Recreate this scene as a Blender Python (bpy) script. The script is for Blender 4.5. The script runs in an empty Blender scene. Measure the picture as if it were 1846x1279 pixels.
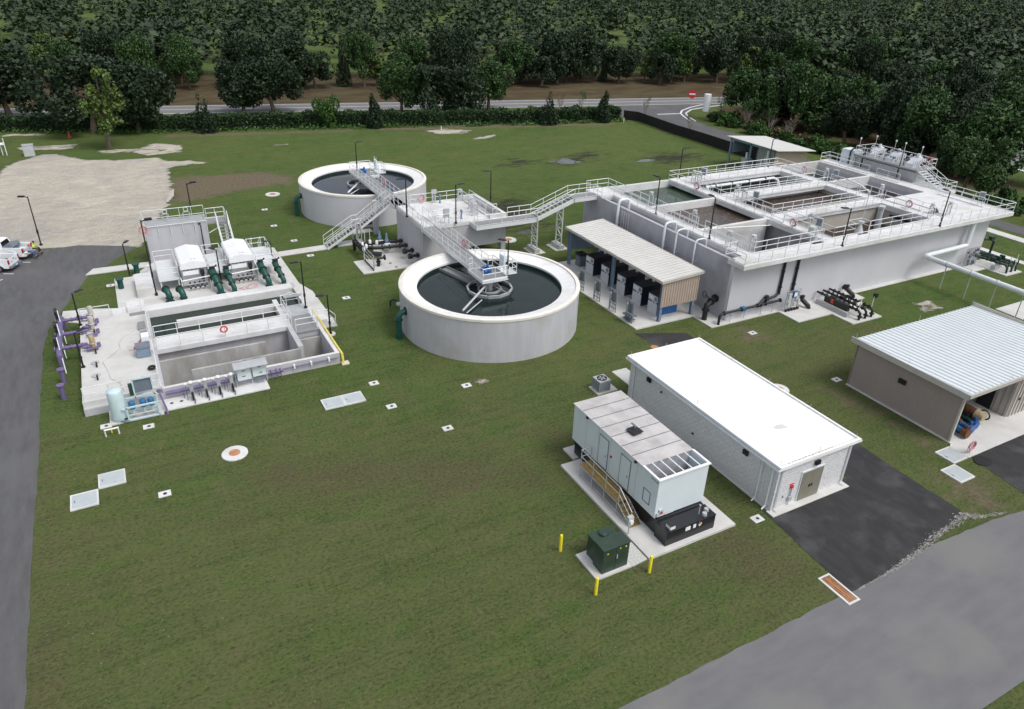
import bpy, math, random
import numpy as np
from mathutils import Vector, Matrix

# ---------------------------------------------------------------- camera, sky, sun, exposure
sc = bpy.context.scene
COL = sc.collection
def _camera():
    yaw, pitch, roll = (math.radians(a) for a in (29.0145, 27.8218, -1.9936))
    f = Vector((math.sin(yaw)*math.cos(pitch), math.cos(yaw)*math.cos(pitch), -math.sin(pitch)))
    r = Vector((math.cos(yaw), -math.sin(yaw), 0))
    d = f.cross(r)
    c, s = math.cos(roll), math.sin(roll)
    r2 = c*r + s*d
    d2 = -s*r + c*d
    cam = bpy.data.cameras.new('camera')
    ob = bpy.data.objects.new('camera', cam)
    m = Matrix(((r2.x, -d2.x, -f.x, 0), (r2.y, -d2.y, -f.y, 0), (r2.z, -d2.z, -f.z, 29.0), (0, 0, 0, 1)))
    ob.matrix_world = m
    cam.sensor_width = 36.0
    cam.sensor_fit = 'HORIZONTAL'
    cam.lens = 1315.63/1846*36.0
    cam.shift_y = -19.5/1846
    cam.clip_end = 6000
    cam.clip_start = 0.5
    COL.objects.link(ob)
    sc.camera = ob
_camera()
W = bpy.data.worlds.new('World'); sc.world = W; W.use_nodes = True
nt = W.node_tree; bgn = nt.nodes['Background']
SUN_EL, SUN_AZ = math.radians(58), math.radians(150)     # azimuth measured from +Y towards +X
sky = nt.nodes.new('ShaderNodeTexSky'); sky.sky_type = 'NISHITA'; sky.sun_disc = False
sky.sun_elevation = SUN_EL; sky.sun_rotation = SUN_AZ; sky.dust_density = 3.0; sky.air_density = 1.0
hs = nt.nodes.new('ShaderNodeHueSaturation'); hs.inputs['Saturation'].default_value = 0.35
nt.links.new(sky.outputs[0], hs.inputs['Color']); nt.links.new(hs.outputs[0], bgn.inputs['Color'])
bgn.inputs['Strength'].default_value = 0.15
sl = bpy.data.lights.new('sun', 'SUN'); sl.energy = 1.1; sl.angle = math.radians(22); sl.color = (1.0, 0.97, 0.93)
so = bpy.data.objects.new('sun', sl); COL.objects.link(so)
so.location = (0, 0, 80)
so.rotation_euler = Vector((math.sin(SUN_AZ)*math.cos(SUN_EL), math.cos(SUN_AZ)*math.cos(SUN_EL), math.sin(SUN_EL))).to_track_quat('Z', 'Y').to_euler()
sc.view_settings.view_transform = 'Standard'; sc.view_settings.look = 'None'
sc.view_settings.exposure = 0.32; sc.view_settings.gamma = 1.0
sc.render.engine = 'CYCLES'

# ---------------------------------------------------------------- materials
def S(r, g, b):
    f = lambda c: (c/255/12.92) if c/255 <= 0.04045 else ((c/255+0.055)/1.055)**2.4
    return (f(r), f(g), f(b), 1)
MATS = {}
def mat(name, c1, c2=None, scale=2.0, rough=0.7, metal=0.0, bump=0.0, bscale=None, stretch=(1,1,1), spec=0.5,
        c3=None, s3=0.3, detail=6, coat=0, lo=0.35, hi=0.65):
    m = bpy.data.materials.new(name); m.use_nodes = True
    n = m.node_tree.nodes; l = m.node_tree.links
    b = n['Principled BSDF']
    b.inputs['Roughness'].default_value = rough; b.inputs['Metallic'].default_value = metal
    b.inputs['Specular IOR Level'].default_value = spec
    if coat: b.inputs['Coat Weight'].default_value = coat
    b.inputs['Base Color'].default_value = c1
    if c2 is not None or bump:
        tc = n.new('ShaderNodeNewGeometry'); mp = n.new('ShaderNodeMapping')
        mp.inputs['Scale'].default_value = stretch
        l.new(tc.outputs['Position'], mp.inputs['Vector'])
        nz = n.new('ShaderNodeTexNoise'); nz.inputs['Scale'].default_value = scale; nz.inputs['Detail'].default_value = detail
        nz.inputs['Roughness'].default_value = 0.62
        l.new(mp.outputs[0], nz.inputs['Vector'])
        if c2 is not None:
            rp = n.new('ShaderNodeValToRGB'); rp.color_ramp.elements[0].color = c1; rp.color_ramp.elements[1].color = c2
            rp.color_ramp.elements[0].position = lo; rp.color_ramp.elements[1].position = hi
            l.new(nz.outputs['Fac'], rp.inputs[0]); out = rp.outputs[0]
            if c3 is not None:
                n2 = n.new('ShaderNodeTexNoise'); n2.inputs['Scale'].default_value = s3; n2.inputs['Detail'].default_value = 5
                l.new(tc.outputs['Position'], n2.inputs['Vector'])
                r2 = n.new('ShaderNodeMapRange'); r2.inputs[1].default_value = 0.5; r2.inputs[2].default_value = 0.68
                l.new(n2.outputs['Fac'], r2.inputs[0])
                mx = n.new('ShaderNodeMix'); mx.data_type = 'RGBA'
                l.new(r2.outputs[0], mx.inputs[0]); l.new(out, mx.inputs[6]); mx.inputs[7].default_value = c3
                out = mx.outputs[2]
            l.new(out, b.inputs['Base Color'])
        if bump:
            nb = n.new('ShaderNodeTexNoise'); nb.inputs['Scale'].default_value = bscale or scale*4; nb.inputs['Detail'].default_value = 6
            l.new(mp.outputs[0], nb.inputs['Vector'])
            bp = n.new('ShaderNodeBump'); bp.inputs['Strength'].default_value = min(1, bump); bp.inputs['Distance'].default_value = 0.03
            l.new(nb.outputs['Fac'], bp.inputs['Height']); l.new(bp.outputs[0], b.inputs['Normal'])
    MATS[name] = m
    return m
g = lambda v, w=0.0: (v, v, v*(1+w), 1)
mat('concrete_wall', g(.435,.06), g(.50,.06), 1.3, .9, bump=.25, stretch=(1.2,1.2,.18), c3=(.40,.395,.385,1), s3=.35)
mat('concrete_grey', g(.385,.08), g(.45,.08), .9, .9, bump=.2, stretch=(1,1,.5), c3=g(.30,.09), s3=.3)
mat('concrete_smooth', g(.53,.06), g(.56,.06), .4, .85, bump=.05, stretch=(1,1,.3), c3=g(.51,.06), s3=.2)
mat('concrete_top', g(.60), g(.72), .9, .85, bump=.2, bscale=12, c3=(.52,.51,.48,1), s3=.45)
mat('concrete_pad', (.55,.545,.525,1), (.60,.595,.575,1), 1.2, .88, bump=.2, bscale=14, c3=(.50,.49,.46,1), s3=.5)
mat('concrete_stained', (.30,.29,.27,1), (.46,.455,.445,1), .9, .9, bump=.3, stretch=(1,1,.35))
mat('concrete_beige', (.40,.375,.33,1), (.47,.44,.40,1), .9, .9, bump=.2)
mat('white_coat', g(.78), g(.84), .7, .55, bump=.06, c3=(.72,.71,.67,1), s3=.5)
mat('cream_rim', (.70,.67,.60,1), (.78,.755,.70,1), 1.5, .7, bump=.1)
mat('asphalt_old', g(.085,.03), g(.115,.03), 1.1, .92, bump=.5, bscale=40, c3=g(.125,.03), s3=.12, stretch=(1.6,.35,1), detail=10)
mat('asphalt_new', g(.022,.06), g(.036,.05), 1.0, .9, bump=.5, bscale=40, c3=g(.062,.04), s3=.5, stretch=(1.6,.4,1), detail=10)
mat('asphalt_light', g(.14,.05), g(.165,.04), .9, .92, bump=.4, bscale=40, c3=(.18,.178,.172,1), s3=.22, stretch=(.4,1.5,1), detail=10)
mat('asphalt_road', g(.15), g(.19), 2, .92)
mat('white_paint', g(.72), g(.8), 5, .6)
mat('galvanised', (.46,.475,.49,1), (.54,.555,.57,1), 1.5, .45, metal=.3)
mat('aluminium', (.70,.72,.73,1), (.75,.77,.78,1), 1.0, .42, metal=.15)
mat('grating', (.25,.255,.26,1), (.31,.315,.32,1), 9, .65, metal=.2, bump=.3, bscale=50)
mat('black_paint', (.010,.010,.012,1), (.02,.02,.022,1), 6, .5)
mat('lamp_black', (.012,.012,.014,1), None, rough=.45)
mat('black_tank', (.008,.009,.013,1), (.014,.015,.02,1), 1.5, .28)
mat('green_pipe', (.004,.055,.042,1), (.008,.075,.058,1), 4, .38)
mat('dark_green', (.008,.028,.02,1), (.012,.04,.028,1), 4, .4)
mat('purple_pipe', (.135,.10,.22,1), (.175,.135,.27,1), 4, .5)
mat('white_pipe', (.66,.71,.73,1), (.74,.78,.80,1), 2, .35)
mat('pvc_white', (.8,.8,.78,1), None, rough=.4)
mat('yellow_paint', (.80,.66,.02,1), (.86,.74,.04,1), 4, .45)
mat('yellow_pipe', (.70,.56,.12,1), (.80,.66,.2,1), 4, .5)
mat('blue_motor', (.01,.08,.30,1), (.015,.11,.36,1), 5, .4)
mat('teal_motor', (.02,.12,.26,1), (.03,.16,.33,1), 5, .4)
mat('pale_blue', (.50,.64,.66,1), (.56,.70,.72,1), 2, .4)
mat('screen_white', (.80,.815,.825,1), (.86,.87,.88,1), 1.2, .35)
mat('panel_white', (.64,.71,.745,1), (.68,.75,.785,1), .7, .4)
mat('roof_sheet', (.60,.59,.56,1), (.64,.63,.60,1), .5, .5)
mat('roof_white', (.86,.86,.86,1), (.9,.9,.895,1), .6, .5, c3=(.80,.785,.74,1), s3=.22)
mat('roof_rib', (.66,.71,.72,1), (.70,.75,.765,1), .4, .45)
mat('roof_grey', (.46,.44,.43,1), (.58,.555,.545,1), .7, .55, c3=(.40,.38,.37,1), s3=.8)
mat('beige_sheet', (.42,.34,.28,1), (.46,.375,.31,1), 1, .55)
mat('taupe_sheet', (.31,.265,.235,1), (.34,.29,.26,1), .4, .6)
mat('tan_light', (.44,.42,.38,1), (.50,.48,.44,1), 1, .5)
mat('steel_blue', (.17,.24,.32,1), (.21,.28,.36,1), 2, .5)
mat('steel_grey', (.13,.16,.20,1), (.18,.21,.25,1), 2, .5)
mat('navy_panel', (.012,.016,.034,1), (.018,.022,.044,1), 2, .4)
mat('blue_panel', (.008,.10,.33,1), (.012,.13,.38,1), 1, .4)
mat('grey_panel', (.52,.54,.58,1), (.58,.60,.64,1), 1, .45)
mat('enclosure_grey', (.42,.45,.45,1), (.52,.55,.55,1), 1.5, .45)
mat('dark_interior', (.012,.012,.014,1), None, rough=.9)
mat('charcoal_roof', (.022,.024,.032,1), (.034,.036,.045,1), 1, .5)
mat('door_olive', (.20,.19,.15,1), (.23,.22,.175,1), 2, .5)
mat('ochre_grate', (.22,.15,.04,1), (.32,.22,.07,1), 6, .7, bump=.4, bscale=40)
mat('transformer_green', (.025,.048,.033,1), (.036,.062,.043,1), 2, .4)
mat('rust', (.09,.035,.015,1), (.20,.085,.035,1), 7, .8, bump=.4)
mat('grey_blue', (.12,.19,.30,1), (.17,.25,.37,1), 4, .45)
mat('rib_shade', (.30,.30,.29,1), (.38,.38,.37,1), 1, .7)  # painted shade lines along the shelter roof ribs
mat('rib_shade_grey', (.36,.40,.42,1), (.42,.46,.48,1), 1, .6)  # painted shade lines along the shed roof ribs
mat('rust_cover', (.38,.16,.07,1), (.50,.26,.13,1), 5, .8, bump=.3)
mat('hose_red', (.48,.16,.19,1), (.60,.30,.33,1), 9, .5)
mat('hose_pink', (.62,.34,.38,1), (.70,.45,.48,1), 9, .5)
mat('orange_red', (.60,.07,.03,1), None, rough=.5)
mat('sign_red', (.55,.03,.04,1), None, rough=.5)
mat('tarp_blue', (.03,.08,.26,1), (.09,.17,.36,1), 6, .5)
mat('glass_dark', (.01,.012,.014,1), None, rough=.08, spec=.6)
mat('truck_white', (.80,.82,.83,1), (.84,.86,.87,1), 1, .25, coat=.4)
mat('tyre', (.015,.015,.015,1), (.025,.025,.025,1), 20, .85)
mat('rim', (.45,.46,.48,1), None, rough=.3, metal=.8)
mat('tail_red', (.40,.01,.01,1), None, rough=.25)
mat('skin', (.50,.28,.19,1), None, rough=.6)
mat('denim', (.045,.10,.25,1), (.07,.14,.32,1), 14, .9)
mat('shirt_blue', (.28,.42,.66,1), (.34,.48,.72,1), 8, .9)
mat('hivis', (.55,.95,.05,1), (.60,1.0,.08,1), 8, .8)
mat('cap_red', (.55,.05,.05,1), None, rough=.8)
mat('hair_dark', (.02,.014,.01,1), None, rough=.8)
mat('trousers_dark', (.03,.03,.04,1), None, rough=.9)
mat('boots', (.03,.02,.015,1), None, rough=.8)
mat('trunk', (.10,.075,.055,1), (.17,.13,.10,1), 5, .95, bump=.5, stretch=(2,2,.4))
mat('trunk_pale', (.22,.18,.15,1), (.32,.27,.23,1), 5, .95, bump=.5, stretch=(2,2,.4))
mat('screen_cloth', (.010,.009,.009,1), (.018,.016,.015,1), 1.2, .9)
mat('gravel_white', (.32,.32,.30,1), (.75,.75,.72,1), 22, .9, bump=1, bscale=30, lo=.4, hi=.6)
mat('sand_dust', (.20,.195,.18,1), (.40,.385,.35,1), 2, .95)
mat('wood_grey', (.40,.37,.36,1), (.52,.48,.46,1), 5, .9)
mat('hatch_metal', (.50,.545,.56,1), (.57,.615,.63,1), 1.6, .38, metal=.25)
mat('bronze', (.35,.27,.14,1), (.50,.42,.28,1), 6, .5, metal=.2)

def leafmat(name, cols, rough=.6):
    m = bpy.data.materials.new(name); m.use_nodes = True
    n = m.node_tree.nodes; l = m.node_tree.links; b = n['Principled BSDF']
    a = n.new('ShaderNodeAttribute'); a.attribute_name = 'rnd'
    r = n.new('ShaderNodeValToRGB'); e = r.color_ramp.elements
    e[0].color = cols[0]; e[1].color = cols[-1]
    for i, c in enumerate(cols[1:-1]):
        q = e.new((i+1)/(len(cols)-1)); q.color = c
    l.new(a.outputs['Fac'], r.inputs[0]); l.new(r.outputs[0], b.inputs['Base Color'])
    b.inputs['Roughness'].default_value = rough; b.inputs['Specular IOR Level'].default_value = .3
    MATS[name] = m
leafmat('leaf_dark', [(.010,.022,.010,1), (.022,.042,.018,1), (.035,.062,.026,1)])
leafmat('leaf_mid', [(.015,.038,.010,1), (.035,.08,.02,1), (.07,.14,.035,1)])
leafmat('leaf_bright', [(.025,.06,.012,1), (.05,.12,.022,1), (.10,.19,.04,1)])
leafmat('leaf_pine', [(.03,.06,.018,1), (.09,.14,.03,1), (.17,.23,.06,1)])
leafmat('leaf_far', [(.012,.026,.012,1), (.028,.05,.02,1), (.055,.085,.035,1)])
leafmat('leaf_tuft', [(.05,.085,.02,1), (.095,.13,.035,1), (.17,.18,.075,1)])
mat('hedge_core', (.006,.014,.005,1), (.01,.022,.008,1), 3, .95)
leafmat('leaf_hedge', [(.010,.028,.009,1), (.022,.055,.016,1), (.045,.09,.025,1)])
leafmat('leaf_dry', [(.06,.05,.02,1), (.12,.10,.05,1), (.20,.17,.10,1)])

def brickmat():
    m = bpy.data.materials.new('white_block'); m.use_nodes = True
    n = m.node_tree.nodes; l = m.node_tree.links; b = n['Principled BSDF']
    geo = n.new('ShaderNodeNewGeometry'); sx = n.new('ShaderNodeSeparateXYZ'); l.new(geo.outputs['Position'], sx.inputs[0])
    ad = n.new('ShaderNodeMath'); ad.operation = 'ADD'; l.new(sx.outputs[0], ad.inputs[0]); l.new(sx.outputs[1], ad.inputs[1])
    cb = n.new('ShaderNodeCombineXYZ'); l.new(ad.outputs[0], cb.inputs[0]); l.new(sx.outputs[2], cb.inputs[1])
    br = n.new('ShaderNodeTexBrick'); br.inputs['Scale'].default_value = 1.0
    br.inputs['Brick Width'].default_value = .40; br.inputs['Row Height'].default_value = .20; br.inputs['Mortar Size'].default_value = .012
    br.inputs['Color1'].default_value = g(.72,.02); br.inputs['Color2'].default_value = g(.66,.02); br.inputs['Mortar'].default_value = g(.60,.02)
    l.new(cb.outputs[0], br.inputs['Vector'])
    nz = n.new('ShaderNodeTexNoise'); nz.inputs['Scale'].default_value = 9; nz.inputs['Detail'].default_value = 8
    l.new(geo.outputs['Position'], nz.inputs['Vector'])
    bp = n.new('ShaderNodeBump'); bp.inputs['Strength'].default_value = 1; bp.inputs['Distance'].default_value = .05
    mx = n.new('ShaderNodeMix'); mx.inputs[0].default_value = .5
    l.new(br.outputs['Fac'], mx.inputs[3]); l.new(nz.outputs['Fac'], mx.inputs[2])
    mt = n.new('ShaderNodeMath'); mt.operation = 'SUBTRACT'; l.new(nz.outputs['Fac'], mt.inputs[0]); l.new(br.outputs['Fac'], mt.inputs[1])
    l.new(mt.outputs[0], bp.inputs['Height']); l.new(bp.outputs[0], b.inputs['Normal'])
    l.new(br.outputs['Color'], b.inputs['Base Color']); b.inputs['Roughness'].default_value = .75
    MATS['white_block'] = m
brickmat()

def watermat(name, c1, c2, rough=.06, bump=.12, bs=3.0, foam=None):
    m = bpy.data.materials.new(name); m.use_nodes = True
    n = m.node_tree.nodes; l = m.node_tree.links; b = n['Principled BSDF']
    geo = n.new('ShaderNodeNewGeometry')
    nz = n.new('ShaderNodeTexNoise'); nz.inputs['Scale'].default_value = .5; nz.inputs['Detail'].default_value = 6; nz.inputs['Distortion'].default_value = .6
    l.new(geo.outputs['Position'], nz.inputs['Vector'])
    rp = n.new('ShaderNodeValToRGB'); rp.color_ramp.elements[0].color = c1; rp.color_ramp.elements[1].color = c2
    rp.color_ramp.elements[0].position = .35; rp.color_ramp.elements[1].position = .68
    l.new(nz.outputs['Fac'], rp.inputs[0]); out = rp.outputs[0]
    if foam:
        n2 = n.new('ShaderNodeTexNoise'); n2.inputs['Scale'].default_value = 1.6; n2.inputs['Detail'].default_value = 9
        n2.inputs['Distortion'].default_value = 2.5; n2.inputs['Roughness'].default_value = .7
        l.new(geo.outputs['Position'], n2.inputs['Vector'])
        r2 = n.new('ShaderNodeMapRange'); r2.inputs[1].default_value = .53; r2.inputs[2].default_value = .66; r2.inputs[4].default_value = .75
        l.new(n2.outputs['Fac'], r2.inputs[0])
        mx = n.new('ShaderNodeMix'); mx.data_type = 'RGBA'; l.new(r2.outputs[0], mx.inputs[0]); l.new(out, mx.inputs[6]); mx.inputs[7].default_value = foam
        out = mx.outputs[2]
    l.new(out, b.inputs['Base Color'])
    nb = n.new('ShaderNodeTexNoise'); nb.inputs['Scale'].default_value = bs; nb.inputs['Detail'].default_value = 4
    l.new(geo.outputs['Position'], nb.inputs['Vector'])
    bp = n.new('ShaderNodeBump'); bp.inputs['Strength'].default_value = bump; bp.inputs['Distance'].default_value = .05
    l.new(nb.outputs['Fac'], bp.inputs['Height']); l.new(bp.outputs[0], b.inputs['Normal'])
    b.inputs['Roughness'].default_value = rough; b.inputs['IOR'].default_value = 1.33
    MATS[name] = m
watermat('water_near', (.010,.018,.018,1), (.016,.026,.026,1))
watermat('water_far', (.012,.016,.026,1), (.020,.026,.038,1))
watermat('water_green', (.030,.055,.035,1), (.065,.095,.065,1), .1)
watermat('water_dkgreen', (.012,.022,.014,1), (.020,.035,.026,1), .06)
watermat('water_brown', (.045,.030,.022,1), (.085,.062,.05,1), .18, .4, 4, foam=(.24,.20,.17,1))
watermat('water_dkbrown', (.020,.011,.007,1), (.040,.024,.016,1), .12, .3)
watermat('puddle', (.03,.03,.03,1), (.10,.10,.11,1), .08, .2)

# ---------------------------------------------------------------- mesh helpers
SPLIT = {'downspouts':'downspout','data_plate':'plate','flanges':'flange','clamps':'clamp','brackets':'bracket','fittings':'fitting','inlets':'inlet','gauges':'gauge','feet':'foot','windows':'window','labels':'nameplate_small','boxes':'box','black_fittings':'fitting','air_valves':'air_valve','concrete_blocks':'concrete_block','marker_posts':'marker_post','latches':'latch','switches':'switch','valves':'valve','corner_posts':'post','support_posts':'post','pipe_flanges':'flange','stop_switches':'switch','sensors':'sensor','warning_label':'label_strip'}
class MB:
    def __init__(s): s.v = []; s.f = []; s.m2 = None; s.r2 = []
    def add(s, vs, fs):
        k = len(s.v); s.v += [tuple(p) for p in vs]; s.f += [tuple(i+k for i in f) for f in fs]; return s
    def box(s, x0, y0, z0, x1, y1, z1):
        if x0 > x1: x0, x1 = x1, x0
        if y0 > y1: y0, y1 = y1, y0
        if z0 > z1: z0, z1 = z1, z0
        return s.add([(x0,y0,z0),(x1,y0,z0),(x1,y1,z0),(x0,y1,z0),(x0,y0,z1),(x1,y0,z1),(x1,y1,z1),(x0,y1,z1)],
                     [(0,3,2,1),(4,5,6,7),(0,1,5,4),(1,2,6,5),(2,3,7,6),(3,0,4,7)])
    def cb(s, c, d, rz=0):
        a, b, e = d[0]/2, d[1]/2, d[2]/2; co, si = math.cos(rz), math.sin(rz)
        P = [(x, y, z) for z in (-e, e) for x, y in ((-a,-b),(a,-b),(a,b),(-a,b))]
        return s.add([(c[0]+x*co-y*si, c[1]+x*si+y*co, c[2]+z) for x, y, z in P],
                     [(0,3,2,1),(4,5,6,7),(0,1,5,4),(1,2,6,5),(2,3,7,6),(3,0,4,7)])
    def prism(s, poly, z0, z1):
        n = len(poly)
        a = sum(poly[i][0]*poly[(i+1)%n][1]-poly[(i+1)%n][0]*poly[i][1] for i in range(n))
        if a < 0: poly = poly[::-1]
        return s.add([(x,y,z0) for x,y in poly]+[(x,y,z1) for x,y in poly],
                     [tuple(range(n))[::-1], tuple(range(n,2*n))]+[(i,(i+1)%n,(i+1)%n+n,i+n) for i in range(n)])
    def quad(s, *p): return s.add(p, [tuple(range(len(p)))])
    def path(s, pts, r, n=8, closed=False, caps=True):
        P = [Vector(p) for p in pts]; N = len(P); k0 = len(s.v); up = Vector((0,0,1)); rings = []
        prev = None
        for i, p in enumerate(P):
            a = P[(i-1) % N] if (closed or i > 0) else None; b = P[(i+1) % N] if (closed or i < N-1) else None
            d1 = (p-a).normalized() if a is not None else None; d2 = (b-p).normalized() if b is not None else None
            d = (d1+d2) if (d1 is not None and d2 is not None) else (d1 if d1 is not None else d2)
            if d.length < 1e-6: d = d1
            d = d.normalized(); sc_ = 1.0
            if d1 is not None and d2 is not None: sc_ = 1/max(.5, d.dot(d1))
            if prev is None: u = d.cross(up) if abs(d.z) < .95 else d.cross(Vector((1,0,0)))
            else: u = prev - d*prev.dot(d)
            if u.length < 1e-5: u = d.cross(Vector((1,0,0)))
            u = u.normalized(); prev = u; w = d.cross(u)
            rr = r[i] if isinstance(r, (list, tuple)) else r
            ring = []
            for j in range(n):
                t = 2*math.pi*j/n; q = p + (u*math.cos(t)+w*math.sin(t))*rr*(1 if sc_ < 1.05 else min(sc_, 1.35))
                ring.append(len(s.v)); s.v.append(tuple(q))
            rings.append(ring)
        m = N if closed else N-1
        for i in range(m):
            A, B = rings[i], rings[(i+1) % N]
            for j in range(n): s.f.append((A[j], A[(j+1)%n], B[(j+1)%n], B[j]))
        if caps and not closed:
            s.f.append(tuple(rings[0][::-1])); s.f.append(tuple(rings[-1]))
        return s
    def cyl(s, a, b, r0, r1=None, n=12): return s.path([a, b], [r0, r0 if r1 is None else r1], n)
    def lathe(s, prof, c=(0,0,0), n=24):
        k = len(s.v); m = len(prof)
        for r, z in prof:
            for j in range(n):
                t = 2*math.pi*j/n; s.v.append((c[0]+r*math.cos(t), c[1]+r*math.sin(t), c[2]+z))
        for i in range(m-1):
            for j in range(n):
                s.f.append((k+i*n+j, k+i*n+(j+1)%n, k+(i+1)*n+(j+1)%n, k+(i+1)*n+j))
        return s
    def ring(s, c, R, r, axis='z', n=20, m=6, a0=0, a1=2*math.pi):
        full = abs(a1-a0-2*math.pi) < 1e-3; pts = []
        for i in range(n if full else n+1):
            t = a0+(a1-a0)*i/n; x, y = R*math.cos(t), R*math.sin(t)
            pts.append({'z':(c[0]+x,c[1]+y,c[2]),'x':(c[0],c[1]+x,c[2]+y),'y':(c[0]+x,c[1],c[2]+y)}[axis])
        return s.path(pts, r, m, closed=full)
    def flange(s, a, b, r, n=12):      # short disc pair along a-b
        return s.cyl(a, b, r, n=n)
    def rail(s, pts, h=1.07, sp=1.5, r=.032, closed=False, toe=True, mid=True):
        P = [Vector(p) for p in pts]
        if closed: P = P+[P[0]]
        s.path([p+Vector((0,0,h)) for p in P], r, 6)
        if mid: s.path([p+Vector((0,0,h*.52)) for p in P], r*.85, 6)
        for i in range(len(P)-1):
            a, b = P[i], P[i+1]; L = (b-a).length; k = max(1, round(L/sp))
            for j in range(k + (1 if i == len(P)-2 and not closed else 0)):
                q = a+(b-a)*(j/k); s.cyl(q, q+Vector((0,0,h)), r*.95, n=6)
            if toe and abs(b.z-a.z) < .01 and L > .3:
                d = (b-a).normalized(); nn = Vector((-d.y, d.x, 0))*.008
                s.add([a-nn, b-nn, b+nn, a+nn, a-nn+Vector((0,0,.1)), b-nn+Vector((0,0,.1)), b+nn+Vector((0,0,.1)), a+nn+Vector((0,0,.1))],
                      [(0,3,2,1),(4,5,6,7),(0,1,5,4),(1,2,6,5),(2,3,7,6),(3,0,4,7)])
        return s
    def pieces(s):
        p = list(range(len(s.v)))
        def f_(i):
            while p[i] != i: p[i] = p[p[i]]; i = p[i]
            return i
        for f in s.f:
            a = f_(f[0])
            for i in f[1:]: p[f_(i)] = a
        G = {}
        for f in s.f: G.setdefault(f_(f[0]), []).append(f)
        out = []
        for fs in G.values():
            ix = sorted({i for f in fs for i in f}); mp = {i: k for k, i in enumerate(ix)}
            q = MB(); q.v = [s.v[i] for i in ix]; q.f = [tuple(mp[i] for i in f) for f in fs]; out.append(q)
        return out
    def build(s, name, m, parent=None, label=None, world=True, smooth=False):
        if name in SPLIT and parent is not None:
            for q in s.pieces()[:100]: o = q.build(SPLIT[name], m, parent, label, world, smooth)
            return o
        if parent is not None and world:
            o = parent
            off = Vector((0,0,0))
            while o is not None: off += o.location; o = o.parent
        elif parent is None:
            A = np.array(s.v); off = Vector(((A[:,0].min()+A[:,0].max())/2, (A[:,1].min()+A[:,1].max())/2, A[:,2].min()))
        else: off = Vector((0,0,0))
        me = bpy.data.meshes.new(name)
        me.from_pydata([(v[0]-off.x, v[1]-off.y, v[2]-off.z) for v in s.v], [], s.f)
        me.materials.append(MATS[m])
        if s.m2:
            me.materials.append(MATS[s.m2]); ix = set(i for a_, b_ in s.r2 for i in range(a_, b_))
            for p_ in me.polygons: p_.material_index = 1 if p_.index in ix else 0
        if smooth: me.shade_smooth(); me.set_sharp_from_angle(angle=math.radians(38))
        ob = bpy.data.objects.new(name, me); COL.objects.link(ob)
        if parent is not None: ob.parent = parent
        else: ob.location = off
        if label: ob['label'] = label
        return ob
def thing(name, loc, label, cat, group=None, rz=0):
    o = bpy.data.objects.new(name, None); o.empty_display_size = .3; COL.objects.link(o)
    o.location = loc; o.rotation_euler = (0,0,rz); o['label'] = label; o['category'] = cat
    if group: o['group'] = group
    return o
def tag(o, label, cat, group=None):
    o['label'] = label; o['category'] = cat
    if group: o['group'] = group
    return o
def struct(name, mb, m, smooth=False):
    o = mb.build(name, m, smooth=smooth); o['kind'] = 'structure'; return o
def dup(root, loc, rz=0, label=None, group=None, scale=None):
    def cp(o, par):
        c = o.copy(); COL.objects.link(c)
        if par is not None: c.parent = par
        for ch in list(o.children): cp(ch, c)
        return c
    r = cp(root, None); r.location = loc; r.rotation_euler = (0,0,rz)
    if label: r['label'] = label
    if group: r['group'] = group
    if scale: r.scale = scale
    return r
def V(*a): return Vector(a)
rnd = random.Random(7)
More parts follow.
